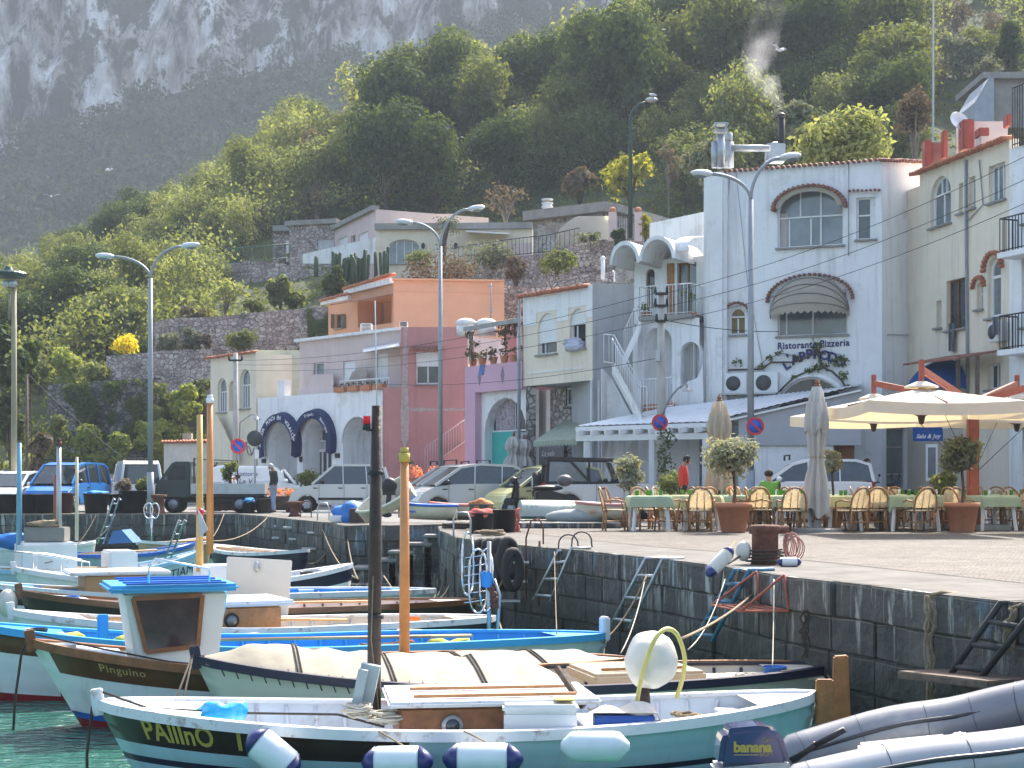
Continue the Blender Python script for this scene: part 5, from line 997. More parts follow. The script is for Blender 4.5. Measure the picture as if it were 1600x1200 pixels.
for _ in range(6000):
 if cnt >= 296:break
 px = rr.uniform(-70,1660); Y = rr.uniform(96,168)
 if 330 < px < 1060 and Y < 116:continue
 if 1060 <= px < 1440 and Y < 104:continue
 if px >= 1430 and Y < 118:continue
 if px < 330 and Y < 94:continue
 if 1440 < px < 1540 and 128 < Y < 150 and rr.random() < .8:continue
 x = (px - CX) * Y / F; sp = 3.4 if px < 420 else 4.0 if Y < 140 else 4.5
 if any((x - a) ** 2 + (Y - b_) ** 2 < sp * sp for a,b_ in placed):continue
 placed.append((x,Y)); k = ridge_kind(px,Y,rr); cnt += 1
 s_ = rr.uniform(.78,1.22) * (.72 if px < 420 or px > 1440 else 1) * (1.12 if 560 < px < 1200 and 116 < Y < 150 else 1)
 again(PR[k],(x,Y,hill(px,Y) - .2),rr.uniform(0,6.28),tlabel(k,px,Y),'trees of the wood on the hillside',(s_ * rr.uniform(.9,1.12),s_,s_ * rr.uniform(.85,1.2)))
# ---- single trees and shrubs that stand apart
def shrub(name,label,px,py0,py1,w_px,Y,lm,n=900,sz=.13,seed=1,cat='shrub',bk=bark,h0=None,nb=8,gap=0,base=None,**kw):
 """a plant whose crown spans photo rows py0 (top) to py1 (bottom) and w_px columns at distance Y"""
 s_ = Y / F; p = PT(px,py1,Y); H = (py1 - py0) * s_; R_ = w_px * s_ / 2; zb = p.z if base is None else base; h = (p.z - zb) if h0 is None else h0
 t = thing(name,label,cat,(p.x,Y,zb)); g,bl = crown_mesh(R_,H,n,sz,seed,nb,gap,low=.1); g.v = [q + V((0,0,h)) for q in g.v]; g.build('crown',lm,t,uv=False)
 b_ = MB(); rr = random.Random(seed); tr = max(.035,R_ * .06); b_.tube([(0,0,-.3),(.04,0,h * .5),(0,0,h + H * .4)],[tr * 1.4,tr,tr * .4],6)
 for c,r in bl[:7]:c2 = c + V((0,0,h)); b_.tube([(0,0,h * .8),(c2.x * .4,c2.y * .4,(h + c2.z) / 2),c2],[tr * .7,tr * .45,tr * .15],5)
 b_.build('trunk',bk,t); return t
def hz(px,Y):return hill(px,Y)
shrub('broom_bush','yellow flowering broom bush on top of the stone terrace wall',200,528,555,58,87,fl_yellow,1300,.12,3,gap=.1)
shrub('dark_shrub','small dark shrub beside the yellow broom',224,535,556,22,86.6,lf_dark,500,.1,4)
shrub('round_shrub','rounded olive green shrub above the yellow broom',203,480,540,60,94,lf_light,2200,.16,5)
shrub('fig_tree','fig tree with thick pale limbs on the long rubble wall',352,438,480,78,90.5,lf_light,620,.17,6,'tree',barkp,base=9.4,gap=.05)
shrub('yucca_bush','spiky green yucca bush beside the orange house',438,428,474,52,91.5,lf_light,1500,.2,7,base=9.6)
shrub('dark_evergreen_bush','dense dark evergreen bush in front of the cacti',521,414,470,52,90,lf_dark,2600,.13,8,base=9.5)
shrub('yellow_leaved_tree','loose tree with yellow spring leaves behind the flat villa roof',985,245,300,112,100,lf_yellow,2000,.2,9,'tree',base=15,gap=.12)
shrub('brown_leaved_tree','brown grey leaved tree to one side of the yellow tree',905,265,305,66,101,lf_brown,1600,.18,10,'tree',base=15)
shrub('bare_fruit_tree','nearly bare fruit tree behind the villa terrace',790,288,335,76,100,lf_brown,320,.15,11,'tree',barkp,base=15)
shrub('upright_bare_tree','bare upright tree beside the green lamp post',1044,205,290,42,104,lf_brown,420,.14,12,'tree',barkp,base=18)
shrub('olive_tree','silver olive tree behind the white chimney tower',1103,215,300,84,66,lf_olive,2600,.13,13,'tree',barkp,base=7)
shrub('walnut_tree','bright green leafy tree rising over the restaurant roof',1322,192,262,190,62,lf_light,4200,.16,14,'tree',bark,base=6,nb=16)
shrub('white_blossom_tree','pale blossoming tree beside the smoking chimney',1240,160,225,80,72,lf_olive,2200,.15,15,'tree',base=9)
shrub('bare_thicket','leafless brown thicket beside the satellite dish',1430,130,225,80,74,lf_brown,1500,.12,16,base=9,bk=barkp)
shrub('grey_blossom_tree','grey white blossoming tree below the hilltop shed',1500,60,120,100,125,lf_olive,1800,.2,17,'tree',base=27,bk=barkp)
shrub('dark_pine','dark pine beside the blue gable house',1580,30,130,70,118,lf_dark,2600,.2,18,'tree',base=26)
shrub('reddish_round_bush','rounded reddish brown bush on the villa slope',806,402,442,46,82,lf_brown,1600,.11,19,base=8)
shrub('hedge_bush','low green hedge under the villa palm',655,400,415,60,96,lf_light,900,.12,20)
shrub('hedge_bush','yellow green hedge at the iron gate of the stone villa',1008,338,370,44,84,lf_yellow,1100,.11,21)
shrub('flowering_bush','flowering garden bush along the iron fence',770,398,412,110,91,lf_olive,1300,.11,22)
shrub('flowering_bush','red tinged creeper spread over the pergola above the orange house',690,424,440,170,84,mat('x',(1,1,1)) if False else lf_brown,2000,.1,23)
shrub('dark_cypress','tall dark ivy clad tree behind the round topped lamp',15,488,700,74,66,lf_dark,5200,.16,24,'tree',base=0)
shrub('dark_cypress','shorter dark tree beside the ivy clad one',48,520,600,40,68,lf_dark,1800,.15,25,'tree',base=0)
shrub('dry_palm','scruffy dry palm behind the blue van',62,672,740,46,58,lf_brown,1300,.14,26,'palm',base=0)
for i,(x,y0,y1,w_,Y,lm,n,lab) in enumerate((
  (88,640,735,60,79,lf_mid,2000,'mid green bush behind the blue van'),(140,650,740,70,79.5,lf_bank_lit,2400,'bright green bush at the foot of the lowest terrace wall'),(185,668,745,60,78.5,lf_bank_lit,2000,'light green bush directly behind the white minibus'),
  (235,640,735,60,80,lf_bank_lit,2200,'green bush behind the tall double lamp post'),(285,600,690,70,81,lf_bank_lit,2600,'yellow green bank bush beside the cream tower house'),(310,580,640,50,82.5,lf_mid,1800,'green bush tucked against the cream tower house'),(255,610,680,60,82,lf_mid,2000,'shaded bush under the second terrace wall'),
  (110,545,605,70,88,lf_bank_lit,2300,'bright bush above the lowest terrace wall'),(60,560,610,60,90,lf_mid,1900,'green bush behind the round topped lamp'),(150,570,598,60,84.5,lf_light,1500,'low bright bush on the lowest terrace'),
  (262,520,547,44,86.5,lf_olive,900,'silvery bush on the second terrace'),(300,515,547,40,86.5,lf_olive,1100,'pale flowering bush on the second terrace'),(322,522,546,24,86,lf_brown,500,'small brown bush on the second terrace'),(380,520,545,60,86.5,lf_mid,900,'low green bush above the tower house roof'),(300,486,500,60,91,lf_brown,700,'dry brown scrub at the end of the long rubble wall'),
  (395,470,486,40,91,lf_mid,700,'clipped green bush on the long rubble wall'),(462,455,480,40,92,lf_mid,900,'loose flowering bush near the stone villa pergola'),(20,650,700,60,72,lf_mid,1500,'green bush near the dark cypress'),(965,355,385,30,83,lf_dark,700,'dark bush under the iron gate'),(870,405,420,90,80,lf_mid,900,'trailing plants on the sloping stone wall'))):
 shrub('hillside_bush',lab,x,y0,y1,w_,Y,lm,n,.13,40 + i)
# ivy on the walls
def ivy(label,quad,n,lm,seed,sz=.1):
 rr = random.Random(seed); g = MB(); g.open = True; a,b_,c,d = quad
 for _ in range(n):
  u,v = rr.random(),rr.random(); p = a.lerp(b_,u).lerp(d.lerp(c,u),v)
  if noise.noise(p * .9 + V((seed,0,0))) < -.12:continue
  nn = V((rr.uniform(-.8,.8),-1,rr.uniform(-.3,1))).normalized(); t1 = nn.orthogonal().normalized(); t1.rotate(Matrix.Rotation(rr.uniform(0,6.3),3,nn)); t2 = nn.cross(t1); s_ = sz * rr.uniform(.6,1.3); p = p + V((0,-rr.uniform(.03,.35),0))
  g.add([p - t1 * s_,p - t2 * s_ * .6,p + t1 * s_,p + t2 * s_ * .6],[(0,1,2,3)])
 tag(g.build('wall_ivy',lm,uv=False),label,'ivy')
ivy('dark ivy hanging over the lowest terrace wall',[PT(100,602,81.6),PT(222,594,80.8),PT(222,684,80.8),PT(110,690,81.6)],4200,lf_dark,1,.13)
ivy('ivy patch on the long rubble wall beside the orange house',[PT(480,484,88.4),PT(518,480,88.4),PT(518,530,88.4),PT(484,535,88.4)],1200,lf_dark,2,.12)
ivy('green creeper over the bank wall by the tower house',[PT(235,600,80.8),PT(262,600,80.8),PT(250,680,80.8),PT(225,680,80.8)],900,lf_mid,3,.12)
# undergrowth over the open slopes
g = MB(); g.open = True; rr = random.Random(31)
for _ in range(2600):
 px = rr.uniform(-60,1640); Y = rr.uniform(81,128); x = (px - CX) * Y / F; z = hill(px,Y)
 clump(g,(x,Y,z + .2),rr.uniform(.5,1.0),11,.2,rr,.7)
tag(g.build('undergrowth',lf_mid,uv=False),'low green scrub covering the open hillside between the terraces','undergrowth',kind='stuff')
for nm,lm,n_,lab,seed in (('woodland_foliage',lf_light,520,'bright continuous foliage filling the wood between the single trees',5),('mid_green_foliage',lf_mid,420,'duller continuous foliage filling the wood between the single trees',6)):  # two filler masses, one in a paler and one in a duller green
 g = MB(); g.open = True; rr = random.Random(seed)
 for _ in range(n_):
  px = rr.uniform(-60,1660); px = px if rr.random() < .6 else rr.uniform(-60,420) if rr.random() < .8 else rr.uniform(1530,1660); Y = rr.uniform(108 if px > 330 else 90,172)
  if 330 < px < 1060 and Y < 118 or 1430 < px < 1535 and Y < 150 or px >= 1535 and Y < 122:continue
  x = (px - CX) * Y / F; r_ = rr.uniform(1.3,2.6); clump(g,(x,Y,hill(px,Y) + r_ * rr.uniform(.6,1.7)),r_,150,.155,rr,.85)
 tag(g.build(nm,lm,uv=False),lab,'foliage',kind='stuff')
g = MB(); g.open = True
for _ in range(1500):px = rr.uniform(55,335); Y = rr.uniform(78.6,83); clump(g,((px - CX) * Y / F,Y,max(0,hill(px,Y)) + rr.uniform(-.2,.5)),rr.uniform(.4,.8),16,.13,rr,.8)
tag(g.build('bank_grass',lf_bank_lit,uv=False),'lush bright grass and weeds on the bank behind the vans','grass',kind='stuff')
# cacti
cactm = mat('cactus_green',(.035,.07,.03),.7,var=.2); cc = thing('candelabra_cactus','large cluster of tall dark candelabra cacti on the terrace','cactus',PT(570,440,93)); g = MB(); rr = random.Random(4)
for i in range(34):
 x = rr.uniform(535,606); top = 378 + abs(x - 590) * .45 + rr.uniform(0,14); p = PT(x,444,93 + rr.uniform(-1,1)); q = PT(x + rr.uniform(-4,4),top,p.y); g.tube([p,p.lerp(q,.3) + V((rr.uniform(-.1,.1),0,0)),q - V((0,0,.08)),q],[.09,.12,.11,.04],6)
g.W('stems',cactm,cc)
cc = thing('candelabra_cactus','smaller cactus cluster nearest the stone villa','cactus',PT(510,440,93)); g = MB()
for i in range(14):
 x = rr.uniform(492,532); p = PT(x,432,93 + rr.uniform(-1,1)); q = PT(x + rr.uniform(-3,3),392 + rr.uniform(0,16),p.y); g.tube([p,p.lerp(q,.3),q - V((0,0,.08)),q],[.09,.12,.11,.04],6)
g.W('stems',cactm,cc)
# villa palm and agaves
def palm(label,px,pyb,pyt,Y,fl_,n,lm,name='palm_tree',lean=.3):
 b0 = PT(px,pyb,Y); t = thing(name,label,'palm',b0); H = (pyb - pyt) * Y / F; g = MB(); top = V((lean,0,H)); g.tube([(0,0,-.2),(lean * .3,0,H * .5),top],[.2,.15,.19],8); g.build('trunk',bark,t); g = MB(); g.open = True; rr = random.Random(n)
 for i in range(n):
  a = rr.uniform(0,6.28); e = rr.uniform(-.3,1.2); prev = top; L_ = fl_ * rr.uniform(.8,1.15)
  for s_ in range(5):
   el = e - s_ * .42; d = V((math.cos(a) * math.cos(el),math.sin(a) * math.cos(el),math.sin(el))); nx = prev + d * L_ / 5; sd_ = V((-math.sin(a),math.cos(a),0)) * fl_ * .13 * (1 - s_ / 6)
   g.add([prev,prev.lerp(nx,.6) + sd_ - V((0,0,.08)),nx,prev.lerp(nx,.6) - sd_ - V((0,0,.08))],[(0,1,2),(0,2,3)]); prev = nx
 g.build('fronds',lm,t,uv=False); return t
palm('short palm with a leaning trunk in front of the cream villa',692,403,350,97,1.1,46,lf_olive)
palm('spiky agave in a pot on the stone gatepost',912,372,371,84,.8,24,lf_olive,'agave',0)
palm('potted agave by the stone steps of the villa',926,370,368,84,.6,20,lf_light,'agave',0)
g = MB(); [g.beam(PT(920,330 + 40,83.5),PT(920,320,83.5),.5) for _ in (0,)]; g.beam(PT(920,375,83.5),PT(920,322,83.5),.3); g.build('x',terra) if False else None
T = thing('iron_gate','black iron garden gate between brick posts beside the stone villa','gate',PT(950,372,84));
for x in (957,997):g = MB(); g.beam(PT(x,378,84),PT(x,332,84),.42); g.W('gatepost',pinkw,T); g = MB(); g.ell(PT(x,328,84),(.2,.2,.16)); g.W('urn',terra,T)
g = MB(); railing(PT(963,376,84),PT(991,376,84),1.4,step=.12,r=.02,mb=g); g.W('gate_leaf',iron,T)
# ================================================================ STREET FURNITURE
def lamp_post(label,px,yb,Y,arms,ysplit,r=.09,hm=None):
 """double armed lamp: arms = photo points of the lamp heads"""
 b0 = PT(px,755,Y); b0.z = 0; t = thing('street_lamp',label,'street lamp',b0); sp = PT(px,ysplit,Y); g = MB(); g.cyl(b0,(b0.x,b0.y,1.4),r * 1.25,n=12); g.tube([(b0.x,b0.y,1.4),sp],[r,r * .8],12); g.cyl(b0,(b0.x,b0.y,.05),r * 2.2,n=12); g.W('pole',greyp,t)
 for ax,ay in arms:
  e = PT(ax,ay,Y); g = MB(); pts = []
  for i in range(13):
   u = i / 12; h = u ** 1.8 if abs(ay - ysplit) > 20 else u; pts.append(V((sp.x + (e.x - sp.x) * (u ** 1.7),Y,sp.z + (e.z - sp.z) * (1 - (1 - u) ** 1.7))))
  g.tube(pts,r * .5,8); a_ = g.W('arm',greyp,t); d = (pts[-1] - pts[-2]).normalized(); g = MB(); M = Matrix(((d.x,0,-d.z),(0,1,0),(d.z,0,d.x)))
  g.lathe([(0,-.15),(.07,-.12),(.08,.02)],e,10,M=M @ Matrix.Rotation(R(90),3,'Y')); q = MB(); q.smooth = True; q.ell(e + d * .3,(.34,.16,.11)); ang = math.atan2(d.z,d.x); c = e + d * .3
  q.v = [c + Matrix.Rotation(-ang,3,'Y') @ (p - c) for p in q.v]; q.W('lamp_head',mat('lamp_shell',(.62,.64,.66),.35,metal=.3),t); q = MB(); q.ell(e + d * .32 - V((0,0,.06)),(.22,.12,.08)); q.W('lens',glassl,t)
 return t
lamp_post('double armed lamp post among the parked vans',235,790,51.8,[(178,401),(283,385)],435)
lamp_post('double armed lamp post standing before the rose house',688,730,56,[(645,348),(731,327)],385)
lamp_post('double armed lamp post in front of the restaurant',1173,740,44.5,[(1113,272),(1218,247)],312,r=.1)
b0 = PT(985,372,84); t = thing('street_lamp','single green lamp post up on the villa terrace','street lamp',b0); g = MB(); g.tube([b0,PT(985,190,84),PT(987,175,84),PT(998,163,84),PT(1010,159,84)],[.13,.09,.07,.06,.05],8); g.W('pole',mat('dark_green_paint',(.02,.06,.045),.5),t); g = MB(); g.ell(PT(1018,156,84),(.35,.2,.14)); g.W('lamp_head',steel,t)
b0 = GP(22,800); b0 = PT(22,755,56); b0.z = 0; t = thing('street_lamp','pole with a round flat topped lamp at the edge of the harbour','street lamp',b0); g = MB(); g.tube([b0,PT(22,440,56)],[.12,.09],8); g.cyl(PT(15,455,56),PT(15,500,56),.04); g.W('pole',mat('yellowish_pole',(.3,.27,.17),.7),t)
g = MB(); g.lathe([(0,.28),(.12,.26),(.2,.12),(.62,.06),(.68,0),(.62,-.12),(.2,-.16),(0,-.16)],PT(13,428,56),20); g.W('lamp_disc',mat('dark_green_enamel',(.03,.07,.06),.35),t); g = MB(); [g.ell(PT(x,443,55.8),(.16,.16,.14)) for x in (10,20)]; g.W('floodlight',steel,t)
def upole(label,px,yt,Y,arms=(),m=None,r=.13):
 b0 = PT(px,755,Y); b0.z = 0; t = thing('utility_pole',label,'utility pole',b0); g = MB(); tp = PT(px,yt,Y); g.tube([b0,tp],[r * 1.2,r * .8],10); g.W('pole',m or mat('pale_concrete_pole',(.42,.40,.37),.85,var=.15,scale=3),t)
 for ay,w_ in arms:
  g = MB(); g.beam(PT(px - w_,ay,Y - .15),PT(px + w_,ay,Y - .15),.06,.08); cb = g.W('crossarm',iron,t)
  for dx in (-w_,w_):g = MB(); p = PT(px + dx,ay,Y - .15); g.cyl(p,p + V((0,0,.22)),.05,.03); g.W('insulator',iron,cb)
 return t
p1 = upole('concrete utility pole beside the vaulted house',1033,455,45.5,[(459,9),(478,9),(502,7)]); g = MB(); g.beam(PT(1027,548,45.3),PT(1027,565,45.3),.12,.35); g.W('meter_box',steel,p1)
g = MB(); g.tube([PT(1034,650,45.2),PT(1046,622,45),PT(1058,608,44.8),(PT(1068,601,44.6)),PT(1073,600,44.5),PT(1074,606,44.5)],.03,6); g.lathe([(0,.1),(.05,.1),(.17,0)],PT(1074,611,44.5),12); g.W('lamp_arm',greyp,p1)
g = MB(); g.open = True; [clump(g,PT(1040 + rr.uniform(-5,9),y,45),.25,26,.07,rr) for y in range(680,760,10)]; tag(g.build('pole_ivy',lf_dark,uv=False),'dark ivy growing up the concrete utility pole','ivy')
p2 = upole('tall thin utility pole in front of the cream tower house',368,552,66,[(563,10)],r=.12)
upole('thin wooden pole near the dark cypress',42,585,60,[],woodw,r=.06); upole('grey pole behind the hilltop chimneys',1458,0,70,[],greyp,r=.05)
# wires
def wire(label,p,q,sag,r=.008,n=16):
 g = MB(); p,q = V(p),V(q); g.tube([p.lerp(q,i / n) - V((0,0,sag * 4 * (i / n) * (1 - i / n))) for i in range(n + 1)],r,4); tag(g.build('overhead_wire',cableb),label,'wire')
for k,(x0,y0,x1,y1,x2,y2) in enumerate(((372,563,1024,458,1640,225),(372,570,1026,478,1640,262),(372,578,1027,502,1640,300))):
 w3 = ('uppermost','middle','lowest')[k]; wire('%s of three overhead wires between the two utility poles' % w3,PT(x0,y0,66),PT(x1,y1,45.4),.5); wire('%s of three overhead wires crossing the restaurant front' % w3,PT(x1 + 18,y1,45.4),PT(x2,y2,37),.35)
wire('thick cable from the utility pole to the restaurant window',PT(1038,500,45.4),PT(1217,518,49),.1,.013); wire('stay cable slanting down to the white minibus',PT(44,585,60),PT(193,716,55.5),.1,.013)
wire('thin wire over the navy awnings',PT(600,600,64),PT(1024,560,45.5),.3,.01)
# signs
def sign_np(label,px,py,Y,r,pole=None):
 c = PT(px,py,Y); t = thing('no_parking_sign',label,'road sign',(c.x,c.y,0)); g = MB(); d = V((0,-1,0)); g.cyl(c,c + V((0,.03,0)),r,n=28); g.W('disc_back',steel,t)
 g = MB(); k = 32
 for i in range(k):
  a,b_ = 2 * math.pi * i / k,2 * math.pi * (i + 1) / k; f_ = lambda A,q:c + V((math.cos(A) * q,-.006,math.sin(A) * q)); g.quad(f_(a,r),f_(b_,r),f_(b_,r * .74),f_(a,r * .74))
 M_ = Matrix.Rotation(R(45),3,'Y'); g.box(c + V((0,-.008,0)),(r * 1.5,.004,r * .2),M=M_); g.W('red_border',signr,t); g = MB(); g.cyl(c + V((0,-.004,0)),c + V((0,.0,0)),r * .74,n=28); g.W('blue_face',signb,t)
 if pole:g = MB(); g.cyl((c.x,c.y + .06,0),(c.x,c.y + .06,c.z + r),.035,n=8); g.W('post',greyp,t)
 return t
sign_np('red and blue no parking sign on the restaurant lamp post',1180,666,44.2,.26); t = sign_np('red and blue no parking sign on the utility pole',1031,660,45.1,.24); sign_np('red and blue no parking sign on the thin pole by the arcade',372,697,64,.32,1)
g = MB(); g.box(PT(1031,677,45.1),(.3,.02,.13)); g.W('arrow_plate',frame,t); g = MB(); [g.add([PT(x,677,45.05),PT(x + d,674.5,45.05),PT(x + d,679.5,45.05)],[(0,1,2)]) for x,d in ((1026,3),(1036,-3))]; g.W('arrows',black,t)
c = PT(398,685,60); t = thing('round_sign','back of a round dark sign on a thin post','road sign',(c.x,c.y,0)); g = MB(); g.cyl(c,c + V((0,.03,0)),.31,n=28); g.W('disc',signg,t); g = MB(); g.cyl((c.x,60.05,0),(c.x,60.05,c.z + .2),.035); g.W('post',greyp,t); g = MB(); g.box(c + V((.08,.0,-.62)),(.16,.02,.36)); g.W('small_plate',frame,t)
# ================================================================ VEHICLES
def vehicle(name,label,cat,p,rz,W,low,top,wx,wr,paint,zb=.2,pil=(),taper=.17,doors=(),rail=False,side=True,roofm=None,strip=None):
 t = thing(name,label,cat,p,rz); g = MB(); x0,x1 = low[0][0],low[-1][0]; w2 = W / 2
 ol = [(x1,zb)]
 for cx in sorted(wx,reverse=True):
  for i in range(9):a = math.pi * i / 8; ol.append((cx + (wr + .06) * math.cos(a),max(zb,wr * .95 + (wr + .05) * math.sin(a))))
 ol += [(x0,zb)] + list(low);
 # lower body as a loft over the width so the flanks bulge slightly
 ys = [-w2 + .02,-w2,w2,w2 - .02]; n = len(ol)
 g.prism([(x,-w2,z) for x,z in ol],(0,W,0)); bd = g.build('body',paint,t,bevel=.045)
 for pz in bd.data.polygons:pz.use_smooth = False
 bt,tp = w2 - .05,w2 - taper; zmin = min(z for x,z in top); zmax = max(z for x,z in top); yy = lambda z:bt + (tp - bt) * (z - zmin) / (zmax - zmin)
 g = MB(); m = len(top); g.add([(x,-yy(z),z) for x,z in top] + [(x,yy(z),z) for x,z in top],[tuple(range(m)),tuple(range(2 * m - 1,m - 1,-1))] + [(i,i + m,(i + 1) % m + m,(i + 1) % m) for i in range(m)]); g.build('windows',cglass,t,bevel=.03)
 rp = [q for q in top if q[1] > zmax - .17]; g = MB(); g.add([(x,s * (yy(z) + .012),z + .015 + (0 if s in (-1,1) else 0)) for x,z in rp for s in (-1,1)],[(2 * i,2 * i + 1,2 * i + 3,2 * i + 2) for i in range(len(rp) - 1)])
 for s in (-1,1):
  for i in range(len(rp) - 1):a,b_ = rp[i],rp[i + 1]; g.beam((a[0],s * (yy(a[1]) + .0),a[1] - .01),(b_[0],s * (yy(b_[1]) + .0),b_[1] - .01),.05,.07)
  i0 = top.index(rp[0]); i1 = top.index(rp[-1]); seq = top
  for a,b_ in ((seq[i0 - 1],seq[i0]),(seq[i1],seq[(i1 + 1) % m])):g.beam((a[0],s * yy(a[1]),a[1]),(b_[0],s * yy(b_[1]),b_[1]),.06,.08)
  for xa,xb in pil:g.beam((xa,s * (yy(zmin) + .004),zmin),(xb,s * (yy(zmax) + .0),zmax - .03),.03,.08,up=(0,1,0))
 g.build('roof',roofm or paint,t)
 for cx in wx:
  for s in (-1,1):
   g = MB(); c = V((cx,s * (w2 - .1),wr)); e = V((0,s * .1,0)); g.cyl(c - e,c + e,wr,n=22); wh = g.build('wheel',rubber,t,bevel=.02); g = MB(); g.cyl(c + e,c + e * 1.06,wr * .56,n=20); g.build('rim',greyp,wh); g = MB()
   for k in range(6):a = k * math.pi / 3; g.beam(c + e * 1.08,c + e * 1.08 + V((math.cos(a),0,math.sin(a))) * wr * .52,.07,.03,up=(0,1,0))
   g.build('spokes',steel,wh)
 lmz = low[-1][1] - .12
 for s in (-1,1):
  g = MB(); g.ell((x1 - .12,s * (w2 - .2),lmz),(.17,.17,.1),10,6); g.build('headlight',mat('lamp_glass',(.6,.62,.64),.15,coat=1),t); g = MB(); g.box((x0 + .02,s * (w2 - .1),low[0][1] - .12),(.1,.14,.34)); g.build('taillight',mat('tail_red',(.4,.01,.01),.3),t,bevel=.02)
  xm = max(q[0] for q in top) - .35; g = MB(); g.ell((xm,s * (w2 + .08),zmin + .1),(.08,.1,.08),8,6); g.build('mirror',black if paint != MATS.get('white_car') else paint,t)
  for dx in doors:g = MB(); g.box((dx,s * (w2 + .002),(zb + .1 + zmin) / 2),(.012,.008,zmin - zb - .12)); g.build('door_gap',black,t); g = MB(); g.box((dx + .13,s * (w2 + .012),zmin - .12),(.16,.03,.035)); g.build('door_handle',iron,t)
  if strip:g = MB(); g.box(((wx[0] + wx[1]) / 2,s * (w2 + .008),.48),(abs(wx[0] - wx[1]) - 2 * wr - .2,.02,.09)); g.build('rubbing_strip',black,t)
 g = MB(); g.box((x1 - .0,0,zb + .16),(.1,W * .82,.22)); g.build('bumper',paint,t,bevel=.03); g = MB(); g.box((x1 + .015,0,lmz - .03),(.05,W * .38,.13)); g.build('radiator_grille',black,t,bevel=.01); g = MB(); g.box((x1 + .06,0,zb + .17),(.01,.5,.11)); g.build('number_plate',frame,t); g = MB(); g.box((x0 - .03,0,zb + .3),(.02,.5,.11)); g.build('number_plate',frame,t)
 if rail:
  for k in (-.6,.5):g = MB(); z = zmax + .12; g.beam((k + rp[0][0] * .0,-tp,z),(k,tp,z),.05,.03); [g.beam((k,s * tp,zmax - .02),(k,s * tp,z),.05,.05) for s in (-1,1)]; g.build('roof_bar',iron,t)
 return t
silver = mat('silver_car_paint',(.60,.61,.60),.28,metal=.25,var=.03,coat=.6,scale=.5); whitec = mat('white_car',(.82,.83,.83),.3,var=.02,coat=.6); bluec = mat('blue_van_paint',(.02,.20,.55),.3,var=.03,coat=.6); yelc = mat('pale_yellow_paint',(.55,.52,.24),.3,var=.03,coat=.6); jeepc = mat('jeep_white',(.60,.58,.55),.4,var=.05,coat=.3); greenc = mat('dark_pickup_paint',(.03,.05,.045),.4,var=.1)
def pg(px,Y,z=0):p = PT(px,755,Y); p.z = z; return p
vehicle('parked_car','silver boxy small car parked beside the standing grey haired man','car',pg(533,54.6),R(183),1.6,[(-1.75,.9),(-1.3,1.0),(.75,1.0),(1.35,.9),(1.7,.72),(1.76,.5)],[(-1.72,.98),(-1.55,1.58),(-1.1,1.67),(.2,1.67),(.98,.99)],[1.15,-1.2],.29,silver,pil=((-.95,-.9),(-.12,-.1)),doors=(-.15,-.95,.72),rail=False,strip=True)
vehicle('parked_car','silver rounded minicar with roof bars, in front of the lilac house','car',pg(727,48.6),R(200),1.62,[(-1.8,.95),(-1.3,1.02),(.6,1.0),(1.2,.92),(1.62,.74),(1.78,.48)],[(-1.78,.98),(-1.7,1.42),(-1.35,1.58),(-.3,1.63),(.35,1.53),(1.22,.96)],[1.12,-1.16],.3,silver,pil=((-.95,-1.0),(-.05,-.1)),doors=(-.05,-.95,.8),rail=True)
vehicle('parked_car','silver people carrier mostly hidden behind the rounded minicar','car',pg(700,53.2),R(193),1.65,[(-1.9,.95),(-1.3,1.02),(.6,1.0),(1.2,.92),(1.75,.76),(1.9,.48)],[(-1.85,.98),(-1.7,1.5),(-1.3,1.62),(-.2,1.66),(.3,1.56),(1.22,.96)],[1.2,-1.2],.3,silver,pil=((-.95,-1.0),(0,-.05)),doors=(0,),rail=True)
vehicle('parked_car','pale yellow hatchback parked behind the black scooter','car',pg(850,47.2),R(205),1.6,[(-1.75,.95),(-1.3,.98),(.6,.96),(1.2,.88),(1.6,.7),(1.74,.46)],[(-1.74,.95),(-1.6,1.45),(-1.2,1.55),(-.2,1.57),(.35,1.47),(1.15,.92)],[1.1,-1.15],.28,yelc,pil=((-.8,-.85),(0,-.05)),doors=(0,.78))
vehicle('parked_car','white hatchback with roof rails parked behind the closed parasol','car',pg(1258,42.6,.1),R(176),1.6,[(-1.75,.95),(-1.3,.98),(.6,.98),(1.2,.88),(1.6,.72),(1.74,.46)],[(-1.76,.96),(-1.66,1.45),(-1.3,1.56),(-.1,1.58),(.4,1.46),(1.15,.94)],[1.12,-1.12],.28,whitec,pil=((-.85,-.85),(0,0)),doors=(0,.8),rail=True)
vehicle('parked_car','white car facing the harbour, nearest the edge of the quay wall','car',pg(26,55.5),R(-101),1.65,[(-1.75,.88),(-1.3,.94),(.6,.94),(1.2,.86),(1.7,.7),(1.84,.46)],[(-1.7,.92),(-1.4,1.38),(-1.0,1.44),(-.1,1.45),(.4,1.36),(1.1,.9)],[1.15,-1.15],.29,whitec,pil=((-.7,-.7),),doors=(0,))
vehicle('blue_van','bright blue compact van parked beside the white car','van',pg(107,55),R(-99),1.65,[(-1.85,.95),(-1.3,1.05),(.8,1.05),(1.4,.92),(1.75,.75),(1.85,.46)],[(-1.85,1.0),(-1.78,1.62),(-1.5,1.74),(.0,1.76),(.55,1.66),(1.35,1.0)],[1.2,-1.2],.3,bluec,pil=((-.9,-.9),(0,.0)),doors=(0,),rail=True)
